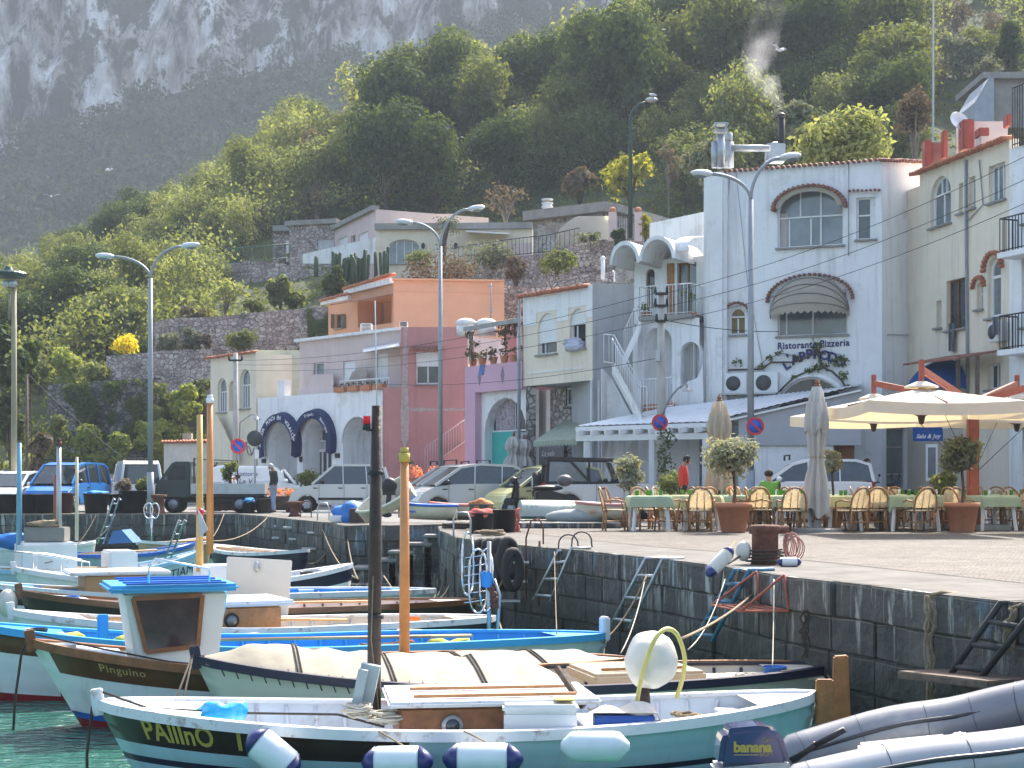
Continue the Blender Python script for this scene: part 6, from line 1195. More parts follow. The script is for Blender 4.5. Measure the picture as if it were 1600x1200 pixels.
vehicle('minibus','white minibus with side windows parked next to the tall lamp post','van',pg(214,58),R(109),1.55,[(-1.7,1.0),(-1.3,1.06),(1.5,1.06),(1.78,.9),(1.84,.5)],[(-1.72,1.02),(-1.66,1.72),(-1.45,1.84),(1.0,1.84),(1.35,1.72),(1.72,1.02)],[1.2,-1.15],.29,whitec,pil=((-.9,-.9),(-.1,-.1),(.7,.7)),doors=(.7,-.1),rail=True)
vehicle('van','white van with painted lettering behind the flower boxes','van',pg(404,62),R(8),1.6,[(-2.0,1.0),(-1.3,1.06),(1.1,1.06),(1.6,.92),(2.0,.76),(2.05,.5)],[(1.0,1.05),(.95,1.55),(1.0,1.58),(1.45,1.02)],[1.3,-1.3],.3,whitec)
g = MB(); p = pg(400,61.1); g.smooth = True; g.prism([(p.x - 2.1,p.y,.9),(p.x - 1.9,p.y,1.55),(p.x - 1.3,p.y,1.75),(p.x + .4,p.y,1.72),(p.x + 1.4,p.y,1.1)],(0,1.3,0)); g.smooth = False; o = g.build('van_cargo_body',whitec,bpy.data.objects['van'],world=False) if False else None
tv = bpy.data.objects['van']; g = MB(); g.prism([(-2.0,-.78,1.0),(-1.9,-.74,1.6),(-1.5,-.7,1.74),(.7,-.7,1.7),(1.3,-.74,1.05)],(0,1.5,0)); g.build('cargo_shell',whitec,tv,bevel=.06)
g = MB()
for txt,z,sz_ in (('Trattoria',1.42,.26),('La V',1.12,.3)):vs,fs = text_mb(txt,sz_,depth=.003,shear=.2); g.add([V((-.5 + v.x,-.82 - v.z,z - .02 + v.y)) for v in vs],fs)
g.build('painted_lettering',lettern,tv)
# flatbed pickup
t = thing('pickup_truck','dark pickup truck with an aluminium drop side bed','pickup',pg(327,54),R(183)); g = MB()
g.prism([(.55,-.75,.55),(.55,-.75,1.78),(1.15,-.75,1.78),(1.6,-.75,1.15),(1.75,-.75,1.0),(1.78,-.75,.45)],(0,1.5,0)); g.build('cab',greenc,t,bevel=.05)
g = MB(); g.box((.548,0,1.45),(.02,1.0,.38)); g.build('rear_window',glassl,t);
for s in (-1,1):g = MB(); g.prism([(.7,s * .757,1.15),(.7,s * .757,1.65),(1.12,s * .757,1.65),(1.45,s * .757,1.15)],(0,s * .006,0)); g.build('side_window',cglass,t)
g = MB(); g.box((-.75,0,.62),(2.5,1.5,.1)); g.build('bed_floor',iron,t);
for s in (-1,1):g = MB(); g.box((-.75,s * .76,.84),(2.55,.03,.36)); g.build('drop_side',steel,t,bevel=.005)
g = MB(); g.box((-2.0,0,.84),(.03,1.5,.36)); g.build('tailgate',steel,t); g = MB(); g.beam((.42,-.7,.7),(.42,-.7,1.9),.05); g.beam((.42,.7,.7),(.42,.7,1.9),.05); g.beam((.42,-.7,1.88),(.42,.7,1.88),.05); g.beam((-.9,-.7,.7),(-.9,-.7,1.85),.04); g.beam((-.9,-.7,1.82),(.42,-.7,1.88),.03); g.build('load_frame',iron,t)
g = MB(); g.box((-.4,0,.45),(3.6,.8,.2)); g.build('chassis',black,t)
for cx in (1.15,-1.15):
 for s in (-1,1):g = MB(); c = V((cx,s * .62,.3)); g.cyl(c - V((0,.1,0)),c + V((0,.1,0)),.3,n=20); wh = g.build('wheel',rubber,t,bevel=.02); g = MB(); g.cyl(c + V((0,s * .1,0)),c + V((0,s * .11,0)),.17,n=16); g.build('rim',greyp,wh)
g = MB(); g.box((-2.02,-.15,.52),(.02,.3,.18)); g.build('number_plate',frame,t)
# soft top jeep
t = vehicle('jeep','white open off-road jeep with a black canvas frame and spare wheel','jeep',pg(946,43.8),R(4),1.6,[(-1.85,1.0),(-.3,1.0),(.3,1.02),(1.0,1.02),(1.82,.93),(1.88,.5)],[(.38,1.0),(.12,1.62),(.2,1.63),(.46,1.0)],[1.15,-1.15],.36,jeepc,zb=.35,doors=(-.35,.42))
g = MB(); cv = mat('black_soft_top',(.02,.02,.022),.8)
for s in (-1,1):g.beam((-1.75,s * .7,1.0),(-1.7,s * .68,1.72),.05,.09); g.beam((-1.7,s * .68,1.72),(.15,s * .68,1.68),.05,.1); g.beam((-.55,s * .7,1.0),(-.55,s * .68,1.7),.05,.12); g.beam((-.5,s * .7,1.02),(-1.1,s * .69,1.68),.05,.07); g.beam((-1.75,s * .71,1.03),(.3,s * .71,1.03),.04,.1)
g.build('roll_frame',black,t); g = MB(); g.grid(lambda u,v:V((-1.72 + 1.9 * u,-.68 + 1.36 * v,1.73 + .03 * math.sin(u * 9) * math.sin(v * 3.1))),16,4); g.grid(lambda u,v:V((-1.77 + .03 * u,-.66 + 1.32 * v,1.72 - .18 * u)),3,2); g.build('soft_top',cv,t)
for s in (-1,1):g = MB(); g.prism([(-1.68,s * .69,1.06),(-.62,s * .69,1.06),(-.62,s * .68,1.62),(-1.66,s * .68,1.62)],(0,.004,0)); g.build('side_screen',glassl,t)
g = MB(); c = V((-1.98,.0,1.0)); g.cyl(c - V((.11,0,0)),c + V((.11,0,0)),.36,n=24); sw = g.build('spare_wheel',rubber,t,bevel=.03); g = MB(); g.cyl(c - V((.12,0,0)),c - V((.1,0,0)),.2,n=18); g.build('rim',steel,sw)
# scooters
def scooter(label,p,rz,bodym,box=None):
 t = thing('scooter',label,'scooter',p,rz)
 for cx in (-.6,.6):g = MB(); c = V((cx,0,.24)); g.cyl(c - V((0,.06,0)),c + V((0,.06,0)),.24,n=18); wh = g.build('wheel',rubber,t,bevel=.015); g = MB(); g.cyl(c - V((0,.065,0)),c + V((0,.065,0)),.12,n=14); g.build('rim',greyp,wh)
 g = MB(); g.prism([(-.85,-.13,.62),(-.8,-.13,.42),(-.3,-.13,.3),(-.1,-.13,.32),(-.05,-.13,.68),(-.4,-.13,.74)],(0,.26,0)); g.box((.15,0,.27),(.55,.28,.08)); g.prism([(.38,-.17,.25),(.46,-.17,.25),(.5,-.13,.95),(.42,-.13,.95)],(0,.3,0)); g.build('body',bodym,t,bevel=.03)
 g = MB(); g.ell((-.42,0,.78),(.44,.15,.08)); g.build('seat',black,t); g = MB(); g.tube([(.6,0,.3),(.48,0,.95),(.44,0,1.02)],.035); g.tube([(.38,-.32,1.06),(.45,-.1,1.03),(.45,.1,1.03),(.38,.32,1.06)],.018); g.ell((.52,0,.98),(.12,.1,.1)); g.build('handlebar',black,t); g = MB(); g.ell((.6,0,.42),(.2,.09,.14)); g.build('mudguard',bodym,t)
 for s in (-1,1):g = MB(); g.tube([(.4,s * .24,1.06),(.38,s * .3,1.22)],.008); g.ell((.38,s * .32,1.25),(.02,.06,.04)); g.build('mirror',black,t)
 if box:g = MB(); g.ell((-.9,0,.98),(.22,.22,.16),14,8); g.build('top_box',box,t)
 return t
scooter('black scooter with a grey top box beside the upturned green boat',pg(832,40.5,.12),R(197),black,mat('grey_top_box',(.09,.09,.1),.4)); scooter('black scooter parked by the white display door',pg(1382,43.5),R(200),black); scooter('black scooter with a red seat under the parasols',pg(1420,43),R(185),black,mat('red_top',(.4,.02,.03),.4))
# ================================================================ PEOPLE
def person(label,loc,rz,J,top,bot,skin=(.42,.22,.14),hair=(.02,.015,.012),hz_=1.0,shoe=None,open_jacket=None):
 """J: joint positions in metres, x = facing direction; one skinned body, clothes and hair as children"""
 t = thing('person',label,'person',loc,rz); sk = mat('skin_%d' % int(skin[0] * 100),skin,.55,var=.05)
 def skinned(chain,nm,m,parent,lv=2):
  vs = []; rs = []; es = []; ix = {}
  for a,b_ in chain:
   for q in (a,b_):
    if q[0] not in ix:ix[q[0]] = len(vs); vs.append(tuple(q[1])); rs.append(q[2])
   es.append((ix[a[0]],ix[b_[0]]))
  me = bpy.data.meshes.new(nm); me.from_pydata(vs,es,[]); o = bpy.data.objects.new(nm,me); col.objects.link(o); o.modifiers.new('s','SKIN');
  for i,r in enumerate(rs):v = me.skin_vertices[0].data[i]; v.radius = (r,r) if not isinstance(r,tuple) else r; v.use_root = i == 0
  sb = o.modifiers.new('b','SUBSURF'); sb.levels = lv; sb.render_levels = lv; dg = bpy.context.evaluated_depsgraph_get(); dg.update(); m2 = bpy.data.meshes.new_from_object(o.evaluated_get(dg)); g = MB(); g.smooth = True; g.add([v.co for v in m2.vertices],[tuple(p.vertices) for p in m2.polygons]); bpy.data.objects.remove(o); return g
 q = lambda k,r:(k,V(J[k]),r)
 body = [(q('pel',.095),q('chest',.10)),(q('chest',.10),q('neck',.05)),(q('neck',.05),q('head',.085)),(q('head',.085),q('crown',.08))]
 for s in 'lr':
  body += [(q('chest',.10),q('sh' + s,.045)),(q('sh' + s,.055),q('el' + s,.04)),(q('el' + s,.04),q('ha' + s,.027)),(q('pel',.095),q('hi' + s,.07)),(q('hi' + s,.07),q('kn' + s,.055)),(q('kn' + s,.055),q('an' + s,.04)),(q('an' + s,.04),q('to' + s,.04))]
 g = skinned(body,'body',sk,t); fwd = V((1,0,0)); hd = V(J['head'])
 up = (V(J['crown']) - hd).normalized(); fw = (fwd - up * fwd.dot(up)).normalized(); sd_ = up.cross(fw)
 c = hd + up * .01; g.ell(c + fw * .095,(.02,.016,.026),8,6); [g.ell(c + sd_ * s * .083,(.018,.012,.032),8,6) for s in (-1,1)]; g.ell(c + fw * .07 - up * .06,(.03,.035,.025),8,6)
 for s in 'lr':
  h = V(J['ha' + s]); e = V(J['el' + s]); d = (h - e).normalized(); sx = d.orthogonal().normalized(); sy = d.cross(sx)
  for k,(o_,ln) in enumerate(((-.03,.07),(-.01,.08),(.01,.078),(.03,.06))):g.tube([h + d * .03 + sy * o_,h + d * (.03 + ln * .6) + sy * o_ + sx * .008,h + d * (.03 + ln) + sy * o_ + sx * .03],[.010,.009,.007],6)
  g.tube([h + sy * .03,h + d * .03 + sy * .055,h + d * .06 + sy * .06 + sx * .01],[.011,.01,.008],6)
 g.build('body',sk,t,uv=False)
 f = 1.28; tc = [(('pl',V(J['pel']) - (V(J['chest']) - V(J['pel'])) * .12,.135),('md',V(J['pel']).lerp(V(J['chest']),.5),.145)),(('md',V(J['pel']).lerp(V(J['chest']),.5),.145),q('chest',.155)),(q('chest',.155),('nk',V(J['chest']).lerp(V(J['neck']),.6),.08))]
 for s in 'lr':tc += [(q('chest',.155),q('sh' + s,.078)),(q('sh' + s,.078),q('el' + s,.062)),(q('el' + s,.062),('w' + s,V(J['el' + s]).lerp(V(J['ha' + s]),.82 if open_jacket is not False else .1),.045))]
 skinned(tc,'shirt',top,t).build('shirt',top,t,uv=False)
 bc = [(q('pel',.138),('ws',V(J['pel']).lerp(V(J['chest']),.2),.128))]
 for s in 'lr':bc += [(q('pel',.138),q('hi' + s,.105)),(q('hi' + s,.105),q('kn' + s,.078)),(q('kn' + s,.078),('b' + s,V(J['kn' + s]).lerp(V(J['an' + s]),.95),.062))]
 skinned(bc,'trousers',bot,t).build('trousers',bot,t,uv=False)
 g = MB(); k = hd + up * .035 - fw * .015; g.ell(k,(.1,.098,.1),14,10,jit=.15); g.v = [p for p in g.v]; g.v = [(p if (p - hd).dot(fw) < .055 or (p - hd).dot(up) > .075 else p - fw * ((p - hd).dot(fw) - .05)) for p in g.v]; g.build('hair',mat('hair_%d' % int(hair[0] * 100),hair,.8,var=.2),t,uv=False)
 for s in 'lr':g = MB(); a,b_ = V(J['an' + s]),V(J['to' + s]); g.tube([a - (b_ - a) * .25 - V((0,0,.02)),a - V((0,0,.01)),b_ + (b_ - a) * .1],[.045,.05,.04],8); g.build('shoe',shoe or black,t,uv=False)
 return t
def stand(lean=0,step=.0,arm=.0,hd=0):
 J = {'pel':(0,0,.95),'chest':(lean * .3,0,1.3),'neck':(lean * .45,0,1.49),'head':(lean * .5 + .03 + hd,0,1.6 - hd * .4),'crown':(lean * .5 + .03 + hd * 1.5,0,1.69 - hd * .4)}
 for s,k in (('l',1),('r',-1)):J.update({'sh' + s:(lean * .38,k * .17,1.4),'el' + s:(lean * .3 - .03,k * .24,1.12),'ha' + s:(lean * .3 + .08 + arm,k * .24,.9),'hi' + s:(0,k * .09,.88),'kn' + s:(.03 + k * step * .5,k * .1,.49),'an' + s:(k * step,k * .1,.09),'to' + s:(k * step + .16,k * .12,.05)})
 return J
red = mat('red_shirt',(.62,.05,.03),.8,var=.06); jeans = mat('faded_jeans',(.22,.30,.42),.9,var=.12,scale=8); dkj = mat('dark_jacket',(.03,.035,.03),.85,var=.1); dkt = mat('dark_trousers',(.02,.022,.03),.9); grn = mat('green_shirt',(.15,.38,.06),.85); wht = mat('white_shirt',(.7,.7,.72),.85); slate = mat('slate_shirt',(.08,.11,.16),.85)
person('man in a red shirt standing behind the restaurant tables, looking down to one side',pg(1068,37.6),R(-20),stand(.02,.05,-.08,.05),red,dkt)
J = stand(.05,.06,-.03,.06); person('grey haired man in a dark open jacket and faded jeans on the quay',pg(428,52.6),R(-150),J,dkj,jeans,hair=(.42,.40,.38))
J = {'pel':(0,0,.55),'chest':(.04,0,.92),'neck':(.06,0,1.1),'head':(.09,0,1.22),'crown':(.11,0,1.31)}
for s,k in (('l',1),('r',-1)):J.update({'sh' + s:(.04,k * .18,1.02),'el' + s:(.12,k * .25,.8),'ha' + s:(.26,k * .12,.95) if s == 'l' else (.35,k * .15,.78),'hi' + s:(.05,k * .09,.52),'kn' + s:(.45,k * .1,.52),'an' + s:(.42,k * .1,.1),'to' + s:(.58,k * .12,.05)})
person('diner in a green shirt seated with their back to the harbour',pg(1203,35.6),R(100),J,grn,dkt,open_jacket=False)
person('man in a dark blue shirt standing in the passage by the white hatchback',pg(1354,43.4,.0),R(-60),stand(),slate,dkt); person('man with dark hair standing at the brown door beyond the white hatchback',pg(1327,45.0),R(-100),stand(),dkj,dkt)
J = stand(1.2,.12,.25,.1); J['pel'] = (-.1,0,.92); J['chest'] = (.15,0,1.16); J['neck'] = (.3,0,1.22); J['head'] = (.4,0,1.24); J['crown'] = (.47,0,1.26); J['shl'] = (.17,.17,1.2); J['shr'] = (.17,-.17,1.2); J['ell'] = (.3,.2,1.0); J['elr'] = (.3,-.2,1.0); J['hal'] = (.52,.2,.92); J['har'] = (.52,-.2,.92)
person('person in a white shirt bending over a bicycle behind the flower boxes',pg(354,56.5),R(-5),J,wht,dkt)
t = thing('bicycle','bicycle held by the bending person in white','bicycle',pg(362,56.1),R(175))
for cx in (-.5,.52):g = MB(); c = V((cx,0,.33)); k = 22; g.tube([c + V((.32 * math.cos(6.283 * i / k),0,.32 * math.sin(6.283 * i / k))) for i in range(k)],.018,5,closed=True); wh = g.build('wheel',rubber,t); g = MB(); [g.tube([c,c + V((.3 * math.cos(a),0,.3 * math.sin(a)))],.004,3) for a in [i * .52 for i in range(12)]]; g.build('spokes',steel,wh)
g = MB(); A = [(-.5,0,.33),(-.12,0,.3),(.36,0,.72),(-.2,0,.78),(-.12,0,.3)]; g.tube(A,.017,6); g.tube([(-.5,0,.33),(-.2,0,.78),(-.24,0,.9)],.014,6); g.tube([(.52,0,.33),(.36,0,.72),(.33,0,.92)],.016,6); g.build('frame',signr,t); g = MB(); g.tube([(.25,-.25,.95),(.36,0,.93),(.25,.25,.95)],.013,6); g.build('handlebar',steel,t); g = MB(); g.ell((-.26,0,.93),(.13,.07,.03)); g.build('saddle',black,t)
# gulls
def gull(label,p,rz,perched):
 t = thing('seagull',label,'seagull',p,rz); gm = mat('gull_white',(.75,.75,.76),.8); g = MB(); g.tube([(-.22,0,.0),(-.12,0,.04),(0,0,.05),(.1,0,.08),(.15,0,.13),(.2,0,.14),(.25,0,.12)],[.02,.06,.08,.06,.045,.04,.008],8); g.build('body',gm,t)
 for s in (-1,1):
  g = MB(); q = [(-.02,s * .06,.1),(.08,s * .06,.1),(.1,s * .35,.26),(.02,s * .62,.2),(-.04,s * .36,.22)] if not perched else [(-.25,s * .05,.05),(.08,s * .07,.08),(.06,s * .075,.02),(-.1,s * .07,-.02)]; g.prism(q,(0,0,-.012) if not perched else (0,s * .012,0)); g.build('wing',mat('gull_grey',(.4,.42,.45),.8),t)
 g = MB(); g.tube([(.24,0,.125),(.29,0,.115)],[.012,.004],5); g.build('beak',lettery,t)
 if perched:g = MB(); [g.cyl((0,s * .03,-.08),(0,s * .03,.0),.006) for s in (-1,1)]; g.build('legs',lettery,t)
gull('seagull perched on the green lamp post',PT(1020,150,84),2.6,1); gull('seagull gliding through the smoke above the restaurant',PT(1219,80,70),2.4,0); gull('seagull flying before the dark forest',PT(170,267,90),.6,0); gull('seagull flying lower over the shaded slope',PT(80,308,110),1.8,0)
# chimney smoke
def smoke():
 m = bpy.data.materials.new('smoke_vapour'); m.use_nodes = True; t = m.node_tree; t.nodes.remove(t.nodes['Principled BSDF']); L = t.links.new; v = N(t,'ShaderNodeVolumePrincipled'); tc = N(t,'ShaderNodeTexCoord'); n = N(t,'ShaderNodeTexNoise'); n.inputs['Scale'].default_value = .9; n.inputs['Detail'].default_value = 4; L(tc.outputs['Object'],n.inputs['Vector'])
 q = N(t,'ShaderNodeMapRange'); q.inputs[1].default_value = .42; q.inputs[2].default_value = .68; L(n.outputs['Fac'],q.inputs[0]); sx = N(t,'ShaderNodeSeparateXYZ'); L(tc.outputs['Object'],sx.inputs[0]); z = N(t,'ShaderNodeMapRange'); z.inputs[1].default_value = 0; z.inputs[2].default_value = 3.2; z.inputs[3].default_value = .8; z.inputs[4].default_value = .06; L(sx.outputs[2],z.inputs[0])
 mm = N(t,'ShaderNodeMath',operation='MULTIPLY'); L(q.outputs[0],mm.inputs[0]); L(z.outputs[0],mm.inputs[1]); L(mm.outputs[0],v.inputs['Density']); v.inputs['Color'].default_value = (.95,.96,1,1); v.inputs['Anisotropy'].default_value = .3; L(v.outputs[0],t.nodes['Material Output'].inputs['Volume'])
 o0 = PT(1221,180,51); g = MB(); pts = [(0,0,0),(-.12,0,.3),(-.35,0,.75),(-.6,0,1.3),(-.75,0,2.0),(-.6,0,2.9),(-.2,0,3.8)]; g.tube(pts,[.08,.25,.42,.55,.62,.62,.5],14); o = g.build('chimney_smoke',m); o.location = o0; tag(o,'thin white smoke drifting from the black chimney','smoke',kind='stuff')
smoke()
# ================================================================ RESTAURANT TABLES
def make_chair():
 t = thing('bistro_chair','cane chair','chair',(0,0,0)); arc = lambda f,n=10:[f(i / n) for i in range(n + 1)]
 g = MB(); g.grid(lambda u,v:V((-.2 + .42 * v,(-.21 + .42 * u) * (1 - .12 * v * 0),.45 + .012 * math.sin(u * 3.14) * 0)),4,4); g.v += []; g.tube([(-.2,-.2,.44),(.22,-.21,.44),(.22,.21,.44),(-.2,.2,.44)],.018,6,closed=True); g.build('seat',weave,t)
 back = arc(lambda u:V((-.22 - .1 * math.sin(math.pi * u),.23 * math.cos(math.pi * u),.5 + .42 * math.sin(math.pi * u) ** .75)),12)
 g = MB(); n = 10; g.grid(lambda u,v:V((-.2 - .11 * (v ** .8) * math.sin(math.pi * (.15 + .7 * u)) - .01,(.2 - .4 * u) * (1 - .35 * v ** 3),.5 + .38 * v * math.sin(math.pi * (.2 + .6 * u)) ** .5)),8,5); g.build('backrest',weave,t)
 g = MB(); g.tube([(-.2,.22,.4)] + back + [(-.2,-.22,.4)],.02,6); [g.tube([(-.2,y,.45),(-.29,y * .9,.86 - abs(y) * .5)],.01,5) for y in (-.07,.07)]; g.build('back_frame',cane,t)
 for s in (-1,1):g = MB(); g.tube([(-.22,s * .22,.62),(-.02,s * .27,.66),(.17,s * .25,.62),(.2,s * .22,.45)],.016,6); g.tube([(-.05,s * .21,.3),(.1,s * .21,.2),(.18,s * .21,.36)],.01,4); g.build('arm',cane,t)
 for x,y in ((.2,.2),(.2,-.2),(-.19,.19),(-.19,-.19)):g = MB(); g.tube([(x,y,.45),(x * 1.15,y * 1.05,.0)],.02,6); g.build('leg',cane,t)
 g = MB(); g.tube([(.21,.2,.2),(.21,-.2,.2),(-.2,-.2,.2),(-.2,.2,.2)],.011,5,closed=True); g.build('stretcher',cane,t); return t
chair0 = make_chair()
def cloth_mesh(w,d,drop,lw,ld,seed,z=.75):
 g = MB(); rr = random.Random(seed); n = 20
 def f(u,v):
  x,y = (u - .5) * (w + 2 * drop),(v - .5) * (d + 2 * drop); ex,ey = max(0,abs(x) - w / 2),max(0,abs(y) - d / 2); e = max(ex,ey) + .55 * min(ex,ey); sx,sy = (1 if x > 0 else -1),(1 if y > 0 else -1)
  fx = min(abs(x),w / 2) + .05 * min(1,ex * 4) + .025 * math.sin(y * 13 + seed) * min(1,ex * 5); fy = min(abs(y),d / 2) + .05 * min(1,ey * 4) + .025 * math.sin(x * 13 + seed) * min(1,ey * 5); return V((sx * fx,sy * fy,z + .012 - e))
 g.grid(f,n,n); return g
rrt = random.Random(17); gl = mat('green_glass',(.08,.35,.03),.15,var=.1,coat=.5); transl(gl,.4,(1,1,1))
def table(px,Y,rz,cm,name,chairs,w=.82,items=3):
 p = pg(px,Y); t = thing('restaurant_table','white plastic table %s' % name,'table',p,rz,'tables of the restaurant terrace'); g = MB(); g.box((0,0,.73),(w,w,.03)); g.build('tabletop',frame,t,bevel=.01)
 for x in (-1,1):
  for y in (-1,1):g = MB(); g.beam((x * (w / 2 - .1),y * (w / 2 - .1),.72),(x * (w / 2 - .04),y * (w / 2 - .04),0),.06); g.build('leg',frame,t)
 c = cloth_mesh(w + .03,w + .03,.24,.2,.2,px,.75).build('tablecloth',cm); c.location = p; c.rotation_euler = (0,0,rz); tag(c,'%s tablecloth draped over the table %s' % ('pale green' if cm == cloth_g else 'yellow green',name),'tablecloth','tablecloths of the restaurant terrace')
 M = Matrix.Rotation(rz,3,'Z'); rr = random.Random(px)
 for k in range(items):
  o = p + M @ V((rr.uniform(-.28,.28),rr.uniform(-.28,.28),.765)); g = MB(); g.lathe([(.032,0),(.038,.02),(.042,.11),(.039,.11),(.034,.015),(0,.012)],(0,0,0),10); q = g.build('drinking_glass',gl); q.location = o; tag(q,'green drinking glass standing on the table %s' % name,'glass','glasses on the restaurant tables')
 o = p + M @ V((.1,.15,.765)); g = MB(); g.cyl((0,0,0),(0,0,.1),.028,n=8); g.cyl((0,0,.1),(0,0,.13),.02,n=8); q = g.build('cruet',plwhite); q.location = o; tag(q,'small white cruet on the table %s' % name,'cruet','cruets on the restaurant tables')
 W_ = {'n':('near side of',V((0,-.72,0)),90),'f':('far side of',V((0,.72,0)),-90),'l':('harbour end of',V((-.74,0,0)),0),'r':('inner end of',V((.74,0,0)),180),'n2':('near corner of',V((.45,-.66,0)),100),'f2':('far corner of',V((-.45,.66,0)),-80)}
 for k in chairs:
  wd,off,a = W_[k]; q = p + M @ off; again(chair0,q,rz + R(a + rrt.uniform(-22,22)),'cane chair at the %s the table %s' % (wd,name),'cane chairs of the restaurant terrace',(1.08,1.14,1.02))
for a in ((1014,33.2,.05,cloth_g,'by the dinghies','lrf',.85,4),(1082,35.0,.2,cloth_y,'by the man in red','lrn',.82,4),(1098,33.4,-.2,cloth_y,'beside the big olive pot','nl',.8,2),(1165,34.2,.1,cloth_g,'behind the big olive pot','rfn',.8,5),(1212,34.2,.3,cloth_y,'of the diner in green','lrf',.8,4),
    (1243,33.2,-.3,cloth_g,'before the grey closed parasol','ln',.8,2),(1312,33.2,.15,cloth_y,'past the grey closed parasol','lnr',.8,2),(1362,33.8,-.2,cloth_y,'under the front canopy','lnf',.82,3),(1418,33.3,.1,cloth_g,'before the scooters','nlf',1.1,3),(1462,34.6,.2,cloth_g,'by the lime shrub','nr',.9,2),
    (1545,33.6,.25,cloth_g,'behind the shaded olive pot','lr',.9,1),(1600,34.4,-.1,cloth_y,'at the terrace edge','lnf',.9,3),(1015,37.0,.1,cloth_y,'behind, by the jeep','lr',.8,3),(1130,37.8,0,cloth_g,'behind, by the cream parasol','lf',.8,3),(1290,36.8,.2,cloth_g,'behind, by the white hatchback','lfr',.8,2),(1400,37,-.1,cloth_y,'behind, by the scooters','lf',.8,2),(1505,37.2,.1,cloth_y,'around the red mast','lf',.9,2),(1575,38,0,cloth_g,'by the dark doorway','lfr',.8,2)):
 table(a[0],a[1],a[2],a[3],a[4],(lambda s:[c for c in s])(a[5]),a[6],a[7])
o = pg(1081,35,.77); g = MB(); g.open = True; clump(g,(0,0,.14),.07,30,.03,rrt); fo_ = thing('table_flowers','orange flowers in a small vase on a front table','flowers',PT(1141,757,34.2)); fo_.location.z = .765; g.build('blossoms',fl_red,fo_); g = MB(); g.cyl((0,0,0),(0,0,.09),.03,n=8); g.build('vase',plwhite,fo_)
# olive trees in pots
def potted_olive(label,px,Y,hp,r,cy,cw,ch,seed,lm=lf_silver_lit,n=2400,sz=.06,cyl_h=None):
 p = pg(px,Y); t = thing('potted_olive',label,'potted tree',p); g = MB(); g.smooth = True; g.lathe([(r * .62,0),(r * .68,.02),(r * .92,hp * .84),(r,hp * .84),(r * 1.0,hp),(r * .88,hp),(r * .84,hp * .86),(0,hp * .86)],(0,0,0),26); g.build('pot',terra,t)
 zc = CZ - (cy - HY) * Y / F; g,bl = crown_mesh(cw * Y / F / 2,ch * Y / F,n,sz,seed,16); g.v = [V((v.x,v.y,v.z + zc - ch * Y / F / 2)) for v in g.v]; g.build('crown',lm,t,uv=False)
 g = MB(); g.tube([(0,0,hp * .7),(.03,0,hp + (zc - hp) * .3),(-.01,0,zc - ch * Y / F * .3)],[.04,.03,.03],7); [g.tube([(0,0,zc - ch * Y / F * .42),(c.x * .5,c.y * .5,(c.z + zc - ch * Y / F / 2 + zc - ch * Y / F * .4) / 2),(c.x,c.y,c.z + zc - ch * Y / F / 2)],[.02,.014,.006],5) for c,r_ in bl[:9]]; g.build('trunk',bark,t)
potted_olive('round headed olive tree in a large terracotta pot at the front of the terrace',1146,32.2,.62,.38,718,108,50,3)
potted_olive('sparser olive tree in front of the jeep bonnet',983,36.5,.5,.3,740,62,52,5,n=1500); potted_olive('small olive tree beside the grey closed parasol',1300,35.5,.5,.3,722,36,44,6,n=1500); potted_olive('dark olive tree in a terracotta pot in the shade of the parasols',1503,32.4,.62,.37,711,84,52,7,lm=lf_olive,n=2000)
p = pg(1475,35); t = thing('lime_shrub','lime green leafy shrub among the tables under the parasols','shrub',p); g,bl = crown_mesh(.42,.85,900,.06,4,8); g.v = [v + V((0,0,.5)) for v in g.v]; g.build('leaves',lf_light,t,uv=False); g = MB(); g.lathe([(.2,0),(.28,.42),(.3,.5),(.24,.5),(0,.42)],(0,0,0),16); g.build('pot',terra,t)
p = pg(1050,40); t = thing('lime_shrub','lime green shrub between the jeep and the man in red','shrub',p); g,bl = crown_mesh(.5,.9,900,.06,5,8); g.v = [v + V((0,0,.4)) for v in g.v]; g.build('leaves',lf_light,t,uv=False); g = MB(); g.lathe([(.2,0),(.28,.42),(.3,.5),(.24,.5),(0,.42)],(0,0,0),16); g.build('pot',terra,t)
